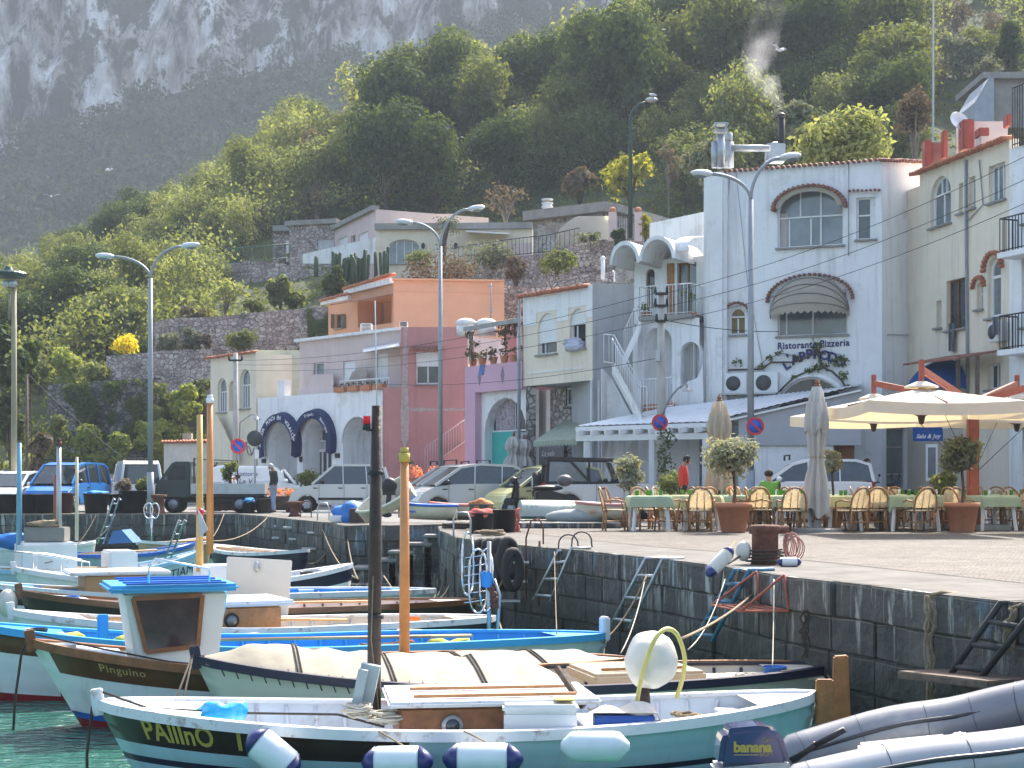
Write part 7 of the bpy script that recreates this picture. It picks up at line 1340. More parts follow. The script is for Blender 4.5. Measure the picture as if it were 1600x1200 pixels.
# closed parasols
def closed_parasol(label,px,Y,ytop,ybot,m,seed,rw=.3,basepl=True):
 p = pg(px,Y); t = thing('closed_parasol',label,'parasol',p); z1 = CZ - (ytop - HY) * Y / F; z0 = CZ - (ybot - HY) * Y / F; H = z1 - z0; rr = random.Random(seed); ph = [rr.uniform(0,6.28) for _ in range(4)]
 def f(u,v):
  a = 2 * math.pi * u; prof = interp(v,[0,.06,.3,.55,.6,.8,1],[.10,.16,.20,.15,.12,.22,.27]) * rw / .25; k = 1 + .28 * math.sin(a * 8 + ph[0] + v * 2) * min(1,v * 4) + .12 * math.sin(a * 3 + ph[1]); z = z1 - H * v - (.12 * abs(math.sin(a * 2 + ph[2])) if v > .9 else 0) * H * .8 * (v - .9) * 10
  return V((prof * k * math.cos(a),prof * k * math.sin(a),z))
 g = MB(); g.grid(f,96,22); g.build('canopy',m,t); g = MB(); g.grid(lambda u,v:f(u,.12 + .25 * v) * 1.0 + V((math.cos(2 * math.pi * u) * .035,math.sin(2 * math.pi * u) * .035,-.02 - .06 * (v > .9) * math.sin(u * 31))),64,4); g.build('canopy_fold',m,t); g = MB(); k = 40; g.tube([f(i / k,.58) * 1.0 + V((math.cos(6.283 * i / k),math.sin(6.283 * i / k),0)) * .02 for i in range(k)],.014,5,closed=True); g.build('strap',ropew,t)
 g = MB(); g.cyl((0,0,.02),(0,0,z1 + .02),.035,n=10); g.lathe([(.06,z1 - .02),(.075,z1 + .03),(.04,z1 + .05),(.06,z1 + .09),(.03,z1 + .14),(0,z1 + .18)],(0,0,0),12); g.build('pole',woodb,t)
 if basepl:g = MB(); g.lathe([(.52,0),(.52,.06),(.48,.08),(.1,.09),(.07,.25),(0,.25)],(0,0,0),26); g.build('base',concrete,t)
closed_parasol('tall grey beige closed parasol on a round concrete base at the terrace edge',1277,32.6,604,792,mat('greige_canvas',(.50,.47,.43),.9,var=.06,bump=.3,bs=6),1,.23); closed_parasol('cream closed parasol behind the big olive pot',1124,38,627,765,canvas,2,.28);
for i,x in enumerate((803,819)):closed_parasol(['grey closed parasol leaning beside the teal panel','grey closed parasol beside the downpipe of the stone house'][i],x,55.5,682 + i * 4,728,MATS['greige_canvas'],5 + i,.3,False)
# four armed cantilever parasol
MP = V((10.2,34.0,0)); t = thing('cantilever_parasol','large red timber parasol mast with four cream canopies over the tables','parasol',MP); g = MB(); g.box((0,0,1.5),(.23,.23,3.0)); g.build('mast',redwood,t,bevel=.02); g = MB(); g.box((0,0,.06),(1.3,1.3,.12)); g.build('base',concrete,t,bevel=.02)
for k,(dx,dy) in enumerate(((-1.75,-2.3),(-1.7,2.1),(1.8,-2.2),(1.7,2.2))):
 c = V((dx,dy,0)); zp,ze,h = 3.0,2.66,1.58; cp = thing('x','','',(0,0,0)); bpy.data.objects.remove(cp)
 M = Matrix.Rotation(.06 + k * .02,3,'Z'); cr = [M @ V((sx * h,sy * h,0)) for sx,sy in ((-1,-1),(1,-1),(1,1),(-1,1))]; g = MB()
 for i in range(4):
  a,b_ = cr[i],cr[(i + 1) % 4]
  def f(u,v,a=a,b_=b_):e = a.lerp(b_,u); sag = .05 * math.sin(math.pi * u) * v; return c + e * v + V((0,0,zp + (ze - zp) * (v ** .92) - sag * 1.2 + .06 * abs(u - .5) * 0))
  g.grid(f,10,10); g.grid(lambda u,v,a=a,b_=b_:c + a.lerp(b_,u) * (1.0 + .004 * math.sin(u * 30)) + V((0,0,ze - .06 * math.sin(math.pi * u) - .24 * v)),16,2)
 cp = g.build('canopy',canvasw,t); g = MB(); g.lathe([(.1,0),(.34,-.1),(.36,-.13),(0,-.13)],c + V((0,0,zp + .13)),14); g.build('vent_cap',canvasw,cp)
 g = MB(); g.lathe([(.02,-.1),(.05,-.08),(.09,.1),(.04,.14),(.03,.55)],c + V((0,0,2.34)),12); hb = g.build('hub',woodd,t); g = MB()
 for q in cr + [(cr[i] + cr[(i + 1) % 4]) / 2 for i in range(4)]:g.beam(c + V((0,0,2.4)),c + q * .45 + V((0,0,zp + (ze - zp) * .45 - .05)),.03,.04); g.beam(c + V((0,0,zp - .04)),c + q * .98 + V((0,0,ze - .04)),.025,.04)
 g.build('ribs',woodb,hb)
 g = MB(); g.beam(V((dx * .08,dy * .08,2.85)),c * 1.0 + V((0,0,3.38)),.09,.14); g.beam(c + V((0,0,3.1)),c + V((0,0,3.58)),.1,.1); g.build('arm',redwood,t,bevel=.01); g = MB(); g.tube([c + V((0,0,3.5)),(0,0,1.2)],.008,4); g.build('rope',roped,t)
# second, pale blue parasol row behind
t = thing('blue_white_parasol','pale open parasol in front of the dark doorway, behind the red mast','parasol',pg(1600,40)); g = MB(); g.add([(-1.7,-1.6,2.5),(1.7,-1.6,2.5),(1.7,1.6,2.5),(-1.7,1.6,2.5),(0,0,3.1)],[(0,1,4),(1,2,4),(2,3,4),(3,0,4)]); g.build('canopy',mat('pale_blue_canvas',(.55,.62,.72),.85),t); g = MB(); g.cyl((0,0,0),(0,0,3),.04); g.build('pole',frame,t)
# ================================================================ QUAY GEAR
def onq(px,py,z=0.0):return GP(px,py,z)
p = onq(1175,884); p = V((p.x + .22,p.y + .35,0)); t = thing('mooring_bollard','big rusty iron mooring bollard at the quay edge','bollard',p); g = MB(); g.smooth = True; g.lathe([(.19,0),(.175,.03),(.17,.1),(.168,.38),(.19,.41),(.2,.44),(.2,.48),(.17,.5),(0,.5)],(0,0,0),20); g.cyl((-.2,0,.44),(.3,0,.44),.055,n=12); g.build('post',rust,t)
def coil(label,c,r,n,m,seed,tr=.012,name='rope_coil',flat_=.5):
 rr = random.Random(seed); g = MB(); c = V(c); pts = []
 for i in range(n * 14):a = i / 14 * 6.283; k = r * (.7 + .3 * math.sin(i * .37 + seed)) ; pts.append(c + V((k * math.cos(a) + rr.uniform(-.01,.01),k * math.sin(a) * .8,tr + flat_ * r * (i / (n * 14)) * .5 + rr.uniform(0,.02))))
 g.tube(pts,tr,5); return tag(g.build(name,m),label,'rope')
g = MB()
for k in range(8):c = p + V((.26 + .012 * k,-.12 + .015 * (k % 3),.26 - .02 * (k % 4))); g.tube([c + V(((.05 + .008 * k) * math.sin(i * .4488) + .004 * k,.02 * math.cos(i * .8976 + k),(.14 + .012 * (k % 3)) * math.cos(i * .4488))) for i in range(14)],.009,4,closed=True)
tag(g.build('rope_bundle',mat('pink_rope',(.5,.25,.2),.9)),'pinkish rope loops hung on the rusty bollard','rope')
g = MB(); g.tube([p + V((.1 * math.cos(i * .4),.24 + .02 * i * 0,.1 + .004 * i)) if False else p + V((.24 * math.cos(i * .5),.24 * math.sin(i * .5),.02 + .0035 * i)) for i in range(50)],.012,5); g.tube([p + V((-.24,0,.15)),p + V((-.5,-.3,.03)),p + V((-.62,-.62,.02)),p + V((-.7,-.8,-.4))],.014,5); tag(g.build('mooring_rope',roped),'rope wound round the foot of the rusty bollard','rope')
def fender(label,a,b_,r,m=plwhite,endm=None,rp=None):
 a,b_ = V(a),V(b_); t = thing('boat_fender',label,'fender',a); d = b_ - a; L_ = d.length; M = d.to_track_quat('Z','Y').to_matrix(); g = MB(); g.smooth = True; g.lathe([(r * .25,0),(r * .45,L_ * .04),(r * .92,L_ * .14),(r,L_ * .22),(r,L_ * .78),(r * .92,L_ * .86),(r * .45,L_ * .96),(r * .25,L_)],(0,0,0),20,M=M); g.build('tube',m,t)
 if endm:
  for z0,z1,r0,r1 in ((0,.12,.48,.90),(1,.88,.48,.90)):g = MB(); g.smooth = True; g.lathe([(r * .12,L_ * (z0 - .05 + .1 * z0)),(r * .5,L_ * (z0 + .0)),(r * 1.01,L_ * (.16 if z0 == 0 else .84))] if z0 == 0 else [(r * 1.01,L_ * .84),(r * .5,L_),(r * .12,L_ * 1.05)],(0,0,0),18,M=M); g.build('end_cap',endm,t)
 if rp:g = MB(); g.tube([b_ - a,V(rp) - a],.008,5); g.build('lanyard',rope,t)
 return t
navy = mat('navy_plastic',(.01,.02,.12),.35,coat=.4)
fender('old white fender hanging over the quay wall beside the bollard',PT(1143,858,18.6),PT(1106,898,18.45),.085,mat('dirty_gelcoat',(.55,.55,.5),.6,streak=(.3,.28,.22),sk=.7),navy,PT(1150,845,19.3)); fender('white fender bottle lying on the quay near the bollard',onq(1222,880,.06) + V((0,.3,0)),onq(1258,880,.06) + V((0,.3,0)),.06,plwhite,navy)
g = MB(); q = V((-.28,-.05,0)); g.ell(p + q + V((0,0,.17)),(.1,.1,.13),12,8); tag(g.build('small_buoy',MATS['dirty_gelcoat']),'small dirty white buoy beside the bollard','buoy')
# ladders and iron hoops on the wall
def wallp(px,py,zt=0,out_=.14):
 """point on the outer face of the quay wall under photo point"""
 k = (px - CX) / F
 for i in range(len(QE) - 1):
  a,b_ = QE[i],QE[i + 1]; d = b_ - a; den = d.x - k * d.y
  if abs(den) < 1e-9:continue
  s = (k * a.y - a.x) / den
  if -.001 <= s <= 1.001:Y = a.y + s * d.y; return V((a.x + s * d.x - out_,Y - out_ * .3,CZ - (py - HY) * Y / F))
 return PT(px,py,20)
def ladder(label,a0,a1,b0,b1,m,n=4,r=.025,hoops=False):
 """rails from top points (a0, a1) to bottom points (b0, b1)"""
 A0,A1,B0,B1 = wallp(*a0),wallp(*a1),wallp(*b0,out_=.35),wallp(*b1,out_=.35); t = thing('quay_ladder',label,'ladder',A0);
 for P_,Q_ in ((A0,B0),(A1,B1)):g = MB(); g.tube([P_ + V((.3,.1,.02)),P_ + V((0,0,.02)),Q_],r,7); g.W('rail',m,t)
 for i in range(n):u = (i + .7) / n; g = MB(); g.tube([A0.lerp(B0,u),A1.lerp(B1,u)],r * .9,6); g.W('rung',m,t)
 if hoops:
  for P_ in (A0,A1):g = MB(); g.tube([P_ + V((0,0,-.05))] + [P_ + V((.16 - .16 * math.cos(i / 8 * 3.14),.05,.25 * math.sin(i / 8 * 3.14) ** .6 + .02)) for i in range(9)],.012,6); g.W('hoop',iron,t)
 return t
bluep = mat('worn_blue_paint',(.03,.14,.24),.6,var=.3,scale=5,patch=(.25,.27,.27),pk=.7,psc=6); redi = mat('worn_red_iron',(.30,.09,.06),.7,var=.3,scale=5)
ladder('grey steel ladder with two hooped handrails on the quay wall',(886,862),(907,858),(868,936),(894,939),steel,3,hoops=True); ladder('pale steel ladder in the middle of the quay wall',(1024,874),(1051,875),(992,976),(1022,980),steel,3)
ladder('worn blue ladder hanging below the rusty bollard',(1165,893),(1189,893),(1128,998),(1156,1000),bluep,4,.028); ladder('dark iron ladder at the near end of the quay wall',(1586,945),(1640,955),(1542,1050),(1590,1056),iron,3,.03)
a = wallp(843,850); t = thing('hooped_step_ladder','rusty hooped rail with flat wall steps at the far end of the quay','ladder',a); g = MB(); g.tube([a + V((-.08,0,-.9)),a + V((-.08,0,.1)),a + V((0,0,.38)),a + V((.12,0,.42)),a + V((.2,0,.3)),a + V((.2,0,0))],.015,6); g.tube([a + V((.14,0,.05)),a + V((.12,0,-1.0))],.02,6); g.W('rail',rust,t)
for x,y,w_ in ((838,878,.26),(835,908,.28),(820,938,.34)):g = MB(); q = wallp(x,y,out_=.25); g.box(q,(w_,.22,.03)); g.W('step',steel,t)
t = thing('iron_rack','red iron bracket shelf fixed to the quay wall','rack',wallp(1220,905)); g = MB(); A,B,C,D = wallp(1200,893),wallp(1244,898),wallp(1200,946,out_=.1),wallp(1246,954,out_=.1); E,F_ = wallp(1165,944,out_=.42),wallp(1212,954,out_=.42)
for a,b_ in ((A,C),(B,D),(C,E),(D,F_),(A,E),(B,F_),(E,F_),(C,D)):g.tube([a,b_],.016,6)
for k in range(1,4):g.tube([E.lerp(C,k / 4),F_.lerp(D,k / 4)],.012,5)
g.W('bracket',redi,t)
t = thing('landing_board','weathered wooden landing board low on the quay wall','board',wallp(1545,1052)); g = MB(); a,b_ = wallp(1492,1050,out_=.35),wallp(1640,1066,out_=.35); g.beam(a,b_,.5,.07); g.W('plank',woodw,t,bevel=.01); g = MB(); g.beam(a + V((.3,0,0)),a + V((.5,.1,-.5)),.06); g.W('strut',woodd,t)
for i,(x0,y0,x1,y1) in enumerate(((1000,980,1024,900),(900,950,880,862),(1105,975,1150,905),(1160,985,1170,890),(1237,1000,1228,905))):
 g = MB(); a,b_ = wallp(x1,y1),PT(x0 - 30,y0 + 40,15.5 + (19 - 15.5) * (i % 2)); g.tube([b_.lerp(a,k / 10) - V((0,0,.5 * (k / 10) * (1 - k / 10))) for k in range(11)],.007,5); tag(g.build('mooring_line',rope if i % 2 else ropew),['mooring line to the pale steel ladder','mooring line to the hooped steel ladder','mooring line below the hanging fender','mooring line beside the blue ladder','thin line under the red iron shelf'][i],'rope')
for i,(x,y,h_) in enumerate(((1275,955,.5),(1475,930,1.0),(1600,950,.4))):
 g = MB(); a = wallp(x,y); rr = random.Random(i); [g.tube([a + V((rr.uniform(-.06,.06),-.02,-j * h_ / 7 + .0)) for j in range(8)],.012,5) for _ in range(5)]; g.tube([a + V((.35,.3,.0)),a + V((.1,0,.03)),a],.018,5); tag(g.build('hanging_rope',roped if i == 0 else rope),['dark knotted rope hanging from an iron ring in the wall','frayed pale rope hanging from a chain over the quay edge','short rope hanging beside the dark iron ladder'][i],'rope')
# tyres bundle at the corner
t = thing('tyre_fenders','black tyres and nets hung over the quay corner','tyres',PT(782,900,27)); rr = random.Random(2)
for i in range(8):
 x = 752 + i * 7; Y = 27.9 - i * .45; c = PT(x,872 + (i % 2) * 18,Y - .25); g = MB(); k = 20; g.tube([c + V((.12 * math.cos(6.283 * j / k),.1 * math.cos(6.283 * j / k),.29 * math.sin(6.283 * j / k) + rr.uniform(-.01,.01))) for j in range(k)],.075,8,closed=True); g.W('tyre',rubber,t)
coil('tan coiled rope lying on the quay edge above the tyres',GP(765,838) + V((0,.3,0)),.3,7,rope,3,.02); coil('dark net rope heaped beside the black tubs',GP(716,828) + V((0,.6,0)),.35,9,roped,5,.03)
# tubs with fishing nets
def tub(label,px,py,Y,r,h,m,netm=None,seed=0,nh=.12):
 p = pg(px,Y,.0); t = thing('fishing_tub',label,'tub',p); g = MB(); g.smooth = True; g.lathe([(r * .84,0),(r,h),(r * 1.05,h),(r * 1.05,h - .03),(r * .96,h),(r * .8,.04),(0,.04)],(0,0,0),22); g.build('bucket',m,t)
 if netm:g = MB(); g.ell((0,0,h - .02),(r * .95,r * .95,nh),20,12,jit=.5,seed=seed); g.build('net',netm,t)
 return t
neto = mat('orange_net',(.62,.24,.10),.95,var=.5,scale=14,bump=1,bs=40); netr = mat('coral_net',(.65,.16,.12),.95,var=.4,scale=14,bump=1,bs=40); netb = mat('blue_net_bag',(.02,.25,.55),.7,var=.3,scale=10,bump=.6,bs=20)
tub('grey tub heaped with orange net behind the black tubs',752,820,33.6,.27,.58,mat('grey_tub',(.13,.14,.15),.5),neto,1); tub('black tub topped with coral red net',752,838,31.6,.24,.42,black,netr,2); tub('large black tub with a rope handle',787,835,32.3,.29,.48,black);
g = MB(); q = pg(809,31.9); rr = random.Random(9); [g.tube([q + V((rr.uniform(-.05,.06),rr.uniform(-.05,.05),.5 - .06 * k)) for k in range(9)],.02,4) for _ in range(5)]; tag(g.build('hanging_net',netr),'coral net trailing off the large black tub','net')
for i,(x,Y,r,h,mm,nm) in enumerate(((8,52.2,.42,.66,black,None),(42,52.4,.4,.66,black,None),(72,52.2,.42,.66,black,None),(101,52.5,.3,.7,mat('maroon_tub',(.07,.03,.03),.6),None),(150,52.3,.42,.68,black,netb),(186,52.7,.38,.66,black,None),(210,52.4,.44,.78,black,None),(389,52.6,.23,.42,black,netb),(412,52.9,.27,.5,mat('worn_crate_brown',(.08,.06,.05),.8),None))):
 tub(['black tub at the frame edge of the quay','black tub with a rag over its rim','black tub before the blue van','maroon tub before the blue van','black tub with a blue bag in it before the minibus','black tub behind the lamp base','largest black tub with potted plants','small black bin with a blue bag beside the standing man','worn brown bin at the feet of the standing man'][i],x,0,Y,r,h,mm,nm,i)
t = shrub('planter_shrub','dry rosette plant in the tub before the minibus',196,750,772,34,52.7,lf_brown,700,.07,3,'plant',base=.6); t = shrub('planter_shrub','green palm like plant in the largest tub',222,748,772,34,52.5,lf_mid,700,.08,4,'plant',base=.6)
p = pg(245,52.0); g = MB(); g.smooth = True; g.lathe([(.3,0),(.26,.1),(.24,.5),(.34,.56),(.34,.64),(0,.66)],(0,0,0),18); o = g.build('mooring_bollard',rust); o.location = p; tag(o,'rusty bollard at the foot of the tall lamp post','bollard')
p = pg(460,47.5); g = MB(); g.smooth = True; g.lathe([(.2,0),(.14,.1),(.13,.34),(.3,.4),(.3,.46),(0,.48)],(0,0,0),18); o = g.build('mooring_bollard',rust); o.location = (p.x,p.y,0); tag(o,'squat rusty bollard before the boxy silver car','bollard')
# flower planter boxes
for i,(x,w_) in enumerate(((368,2.1),(422,1.6),(447,1.2))):
 p = pg(x,54.2 + i * .6); t = thing('planter_box',['long weathered wooden planter with young yellow green plants','low planter of pink flowers behind the standing man','short planter beside the boxy silver car'][i],'planter',p); g = MB(); g.box((0,0,.32),(w_,.5,.5)); g.build('trough',woodw,t,bevel=.02)
 for s in (-1,1):g = MB(); g.box((s * w_ * .4,0,.05),(.1,.4,.1)); g.build('foot',woodd,t)
 g = MB(); g.open = True; rr = random.Random(i); [clump(g,(rr.uniform(-w_ / 2,w_ / 2),rr.uniform(-.2,.2),.68),.2,20,.05,rr) for _ in range(14)]; g.build('foliage',(lf_light,fl_red,lf_mid)[i],t,uv=False)
shrub('planter_tree','small yellow green tree growing from the wooden planter',360,716,752,34,54.4,lf_light,420,.08,9,'plant',base=.5)
for i,(x,y) in enumerate(((648,724),(682,722))):
 p = pg(x,60); t = thing('geranium_pot',['pot of coral geraniums at the foot of the plaster scar','pot of coral geraniums before the pink stairs'][i],'flower pot',p); g = MB(); g.lathe([(.18,.8),(.27,1.15),(.3,1.2),(0,1.1)],(0,0,0),14); g.cyl((0,0,0),(0,0,.8),.04); g.build('pot',terra,t); g = MB(); g.open = True; clump(g,(0,0,1.42),.34,160,.06,random.Random(i)); g.build('blossoms',fl_red,t,uv=False)
shrub('doorstep_plants','green plants along the arcade wall',484,735,768,60,62,lf_mid,1200,.08,12,'plant',base=.1); shrub('wall_shrub','grey shrub beside the plaster scar of the rose house',634,700,735,26,62,lf_olive,600,.07,13,'shrub',base=.3)
# tarpaulin heap, dinghies on the slab
g = MB(); g.ell((0,0,.2),(.55,.4,.36),20,12,jit=.6,seed=4); o = g.build('blue_tarpaulin',mat('blue_tarp',(.02,.16,.5),.5,var=.15,bump=.6,bs=6)); o.location = pg(555,40.3); tag(o,'crumpled blue tarpaulin on the quay edge','tarpaulin')
g = MB(); g.box((0,0,.2),(.5,.4,.36)); o = g.build('crate',woodd,bevel=.03); o.location = pg(562,39.3); tag(o,'dark box beside the blue tarpaulin','box'); g = MB(); g.box((0,0,.1),(.5,.35,.18)); o = g.build('crate',plwhite,bevel=.03); o.location = pg(530,40.2); tag(o,'white box at the quay edge before the tarpaulin','box')
def dinghy(label,p,rz,L_,W_,H_,hullm,rimm,tilt=0,upside=False):
 t = thing('dinghy',label,'dinghy',p); t.rotation_euler = (R(180) if upside else tilt,0 if upside else 0,rz); b_ = lambda u:W_ / 2 * (math.sin(math.pi * (.18 + .82 * u)) ** .7 if u < .9 else math.sin(math.pi * .918) ** .7 * (1 - u) * 10); b2 = lambda u:W_ / 2 * (1 - (max(0,u - .25) / .75) ** 2.2) ** .8 * (.82 + .18 * min(1,u * 4))
 def f(u,v):a = math.pi * v; return V((L_ * (u - .5) + .12 * u * math.sin(a) * 0,b2(u) * math.cos(a),H_ * (1 - abs(math.sin(a)) ** .7) + H_ * .18 * u ** 3))
 g = MB(); g.grid(f,22,14); bz = [f(0,i / 14) for i in range(15)]; g.add(bz,[tuple(range(15))]); g.build('hull',hullm,t); g = MB(); g.tube([f(i / 22,0) for i in range(23)] + [f(1 - i / 22,1) for i in range(1,23)],.035,6,closed=True); g.build('gunwale',rimm,t)
 g = MB(); g.grid(lambda u,v:f(u,v) * .94 + V((0,0,.03)),18,10); g.box((-.1 * L_,0,H_ * .6),(.25,W_ * .84,.04)); g.box((.22 * L_,0,H_ * .6),(.25,W_ * .7,.04)); g.build('interior',rimm,t); return t
cgel = mat('cream_gelcoat',(.60,.55,.42),.4,var=.1,streak=(.4,.35,.25),sk=.5,coat=.2)
d = dinghy('upturned dark green dinghy with a weathered pale bottom',pg(882,37.6,.62),R(8),2.2,1.1,.42,mat('green_weathered_hull',(.36,.40,.36),.6,patch=(.03,.12,.09),pk=.95,psc=2.2),mat('dark_green_rim',(.01,.06,.045),.5),upside=True)
g = MB(); g.ell((0,0,0),(.75,.32,.2),18,8); o = g.build('grey_hull',mat('flaking_hull',(.3,.32,.33),.7,patch=(.5,.42,.2),pk=.8,psc=4)); o.location = pg(900,36.6,.22); tag(o,'grey flaking hull lying under the upturned green dinghy','hull')
dinghy('small pink rimmed dinghy beside the cane chairs',pg(948,36.6,.13),R(185),1.5,.9,.38,cgel,mat('pink_rim',(.62,.28,.25),.6)); dinghy('small dinghy with a bright blue interior on the quay slab',pg(668,37.8,.12),R(180),1.45,.8,.36,cgel,mat('bright_blue_rim',(.02,.14,.55),.5)); dinghy('dinghy with a faded red interior on the quay slab',pg(712,38.6,.12),R(182),1.3,.8,.36,cgel,mat('faded_red_rim',(.6,.17,.13),.6))
d = dinghy('cream dinghy propped up on its side with an outboard motor',pg(612,37.9,.38),R(170),1.45,.85,.42,cgel,mat('cream_rim',(.7,.66,.55),.5)); d.rotation_euler = (R(-35),R(32),R(175))
t = thing('outboard_motor','black outboard motor tipped up on the cream dinghy','motor',pg(608,37.6,.75)); g = MB(); g.ell((0,0,.22),(.2,.15,.2),14,10); g.box((0,0,.05),(.3,.2,.12)); g.build('cowling',black,t); g = MB(); g.beam((0,0,0),(-.05,0,-.5),.1,.12); g.ell((-.05,0,-.5),(.12,.04,.06)); g.build('leg',black,t)
for i in range(3):o = tag((lambda g:(g.tube([(-.16,0,0),(-.16,0,.55),(-.1,0,.68),(.1,0,.68),(.16,0,.55),(.16,0,0)],.018,6),g.build('ladder_hoop',(steel,rust,steel)[i]))[1])(MB()),['bright hooped ladder rail at the quay corner','tall rusty hoop beside the squat bollard','grey hoop near the white box'][i],'ladder rail'); o.location = (V(((pg(722,28.9)),pg(478,46),pg(505,42.5))[i]) + V((0,0,-.2)))
for i,(x,y,Y) in enumerate(((443,802 + 20,46.5),(440,840,46.2),(458,824,44.5),(467,842,44.2),(497,832,42),(488,857,42),(505,800,41))):
 g = MB(); g.box(PT(x,y,Y - .25),(.55,.3,.05)); tag(g.build('wall_step',steel),'flat step %s on the inner harbour wall' % ('highest beside the bright rail','low beside the squat bollard','second from the squat bollard','lower middle','upper middle','lowest, nearest the corner','top one nearest the corner')[i],'step')
# ================================================================ BOATS
aqua = mat('aqua_hull',(.34,.53,.58),.35,var=.05,coat=.4,streak=(.25,.33,.32),sk=.6,patch=(.42,.55,.57),pk=.5,psc=2); whull = mat('white_hull',(.70,.73,.73),.35,var=.04,coat=.4,streak=(.42,.40,.33),sk=.6); crhull = mat('cream_hull',(.62,.63,.53),.35,var=.04,coat=.4)
bandd = mat('dark_brown_band',(.022,.012,.008),.35,var=.4,scale=5,coat=.4); bandb = mat('varnished_band',(.10,.04,.012),.3,var=.35,scale=4,coat=.5); afred = mat('antifoul_red',(.22,.008,.012),.6,var=.2); afgreen = mat('antifoul_green',(.02,.09,.08),.7); strb = mat('stripe_blue',(.02,.12,.45),.4); strn = mat('stripe_navy',(.012,.015,.04),.4)
gw = mat('white_gunwale',(.66,.67,.69),.45,var=.06,patch=(.35,.25,.22),pk=.8,psc=5); gblue = mat('sky_blue_paint',(.05,.36,.68),.4,var=.08); inblue = mat('bright_blue_interior',(.02,.27,.62),.45,var=.12); inwht = mat('boat_interior_white',(.60,.64,.68),.6,var=.1,patch=(.4,.38,.34)); intan = mat('boat_interior_cream',(.62,.55,.45),.6,var=.08); dgreen = mat('dark_green_hull',(.02,.045,.04),.4,coat=.3)
ALL = []
class Boat:
 def __init__(s,label,bow,stern,beam,hm,hull,rail,inner,band=None,vb=.8,bt=(0,1),af=afred,za=.05,stripe=None,name='moored_boat',zk=-.4,rake=.55,deck=.16,rows=18,line=None):
  ALL.append((s,label)); s.B = V(((bow[0] - CX) * bow[1] / F,bow[1])); s.S = V(((stern[0] - CX) * stern[1] / F,stern[1])); s.hb,s.hs,s.hm = bow[2],stern[2],hm; s.L = (s.B - s.S).length; s.d = (s.B - s.S).normalized(); s.n = V((s.d.y,-s.d.x)); s.n = -s.n if s.n.y > 0 else s.n
  s.beam,s.zk,s.rake = beam,zk,rake; c = (s.B + s.S) / 2; s.T = thing(name,label,'boat',(c.x,c.y,WZ)); T = s.T; g = MB(); g.smooth = True; n = 44; mats = [hull,band or hull,af,stripe or hull,line or hull]
  for sd_ in (-1,1):
   for j in range(rows):
    for i in range(n):
     t0,t1,v0,v1 = i / n,(i + 1) / n,j / rows,(j + 1) / rows; tm,vm = (t0 + t1) / 2,(v0 + v1) / 2; z = s.P(tm,vm,sd_).z - WZ
     g.m = 2 if z < za else 3 if stripe and z < za + .06 else 1 if band and vm > vb and bt[0] < tm < bt[1] else 4 if line and abs(vm - (vb - .12)) < .03 else 0
     o0,o1 = (.007 * (j % 3 == 0),.007 * ((j + 1) % 3 == 0)); g.add([s.P(t0,v0,sd_,o0),s.P(t1,v0,sd_,o0),s.P(t1,v1,sd_,o1),s.P(t0,v1,sd_,o1)],[(0,1,2,3)])
  g.m = 0; g.W('hull',mats,T); bm = bmesh.new(); o = [x for x in col.objects if x.parent == T][-1]; bm.from_mesh(o.data); bmesh.ops.remove_doubles(bm,verts=bm.verts,dist=.002); bmesh.ops.recalc_face_normals(bm,faces=bm.faces); bm.to_mesh(o.data); bm.free()
  g = MB(); W = .07
  for sd_ in (-1,1):
   for (a0,a1,z0,z1) in ((.035,-W,.0,.035),(.035,-.0,-.05,.0)):
    f = lambda t,k:s.P(t,1,sd_,(a0,a1,a1,a0)[k],(z0,z0,z1,z1)[k])
    for i in range(n):
     for k in range(4):g.add([f(i / n,k),f((i + 1) / n,k),f((i + 1) / n,(k + 1) % 4),f(i / n,(k + 1) % 4)],[(0,1,2,3)])
  g.W('gunwale',rail,T)
  if deck is not None:
   g = MB(); g.smooth = True; vf = lambda t:(deck - s.zk) / (s.sheer(t) - s.zk)
   for sd_ in (-1,1):g.grid(lambda u,v:s.P(.02 + .96 * u,vf(.02 + .96 * u) + (1 - vf(.02 + .96 * u)) * v,sd_,-.05),36,5)
   g.smooth = False; g.grid(lambda u,v:s.P(.02 + .96 * u,vf(.02 + .96 * u),1 if v > .5 else -1,-.05) if v in (0,1) else s.C(.02 + .96 * u,deck),36,2,smooth=False); g.W('inner_hull',inner,T)
   g = MB()
   for i in range(3,22):
    for sd_ in (-1,1):t = i / 24; g.tube([s.P(t,vf(t) + (.97 - vf(t)) * k / 4,sd_,-.06) for k in range(5)],.022,4)
   g.W('rib',rail,T)
  for t0,t1 in ((.86,.995),(.005,.10)):g = MB(); g.grid(lambda u,v:s.P(t0 + (t1 - t0) * u,1,-1,-.01,.012).lerp(s.P(t0 + (t1 - t0) * u,1,1,-.01,.012),v),8,6); g.W('deck',inner,T)
  g = MB(); g.beam(s.C(.995,s.hb - .1),s.C(1.0,s.hb + .12),.08,.1); g.W('stem_post',rail,T,bevel=.01)
 def sheer(s,t):return s.hm + ((s.hs - s.hm) * (1 - t / .45) ** 2 if t < .45 else (s.hb - s.hm) * ((t - .45) / .55) ** 2)
 def C(s,t,z,off=0):p = s.S.lerp(s.B,t) + s.n * off; return V((p.x,p.y,WZ + z))
 def P(s,t,v,sd_=1,out=0,dz=0):
  t = min(1,max(0,t)); e = abs(2 * t - 1); b_ = s.beam / 2 * (1 - e ** 2.3) ** .72; zs = s.sheer(t); y = b_ * max(0,v) ** (.30 + .5 * e ** 3) + out * min(1,b_ * 8 + .15)
  tt = t - s.rake / s.L * (1 - v) * t ** 7 + .35 * s.rake / s.L * (1 - v) * (1 - t) ** 7; q = s.S.lerp(s.B,tt) + s.n * (sd_ * y); return V((q.x,q.y,WZ + s.zk + (zs - s.zk) * v + dz))
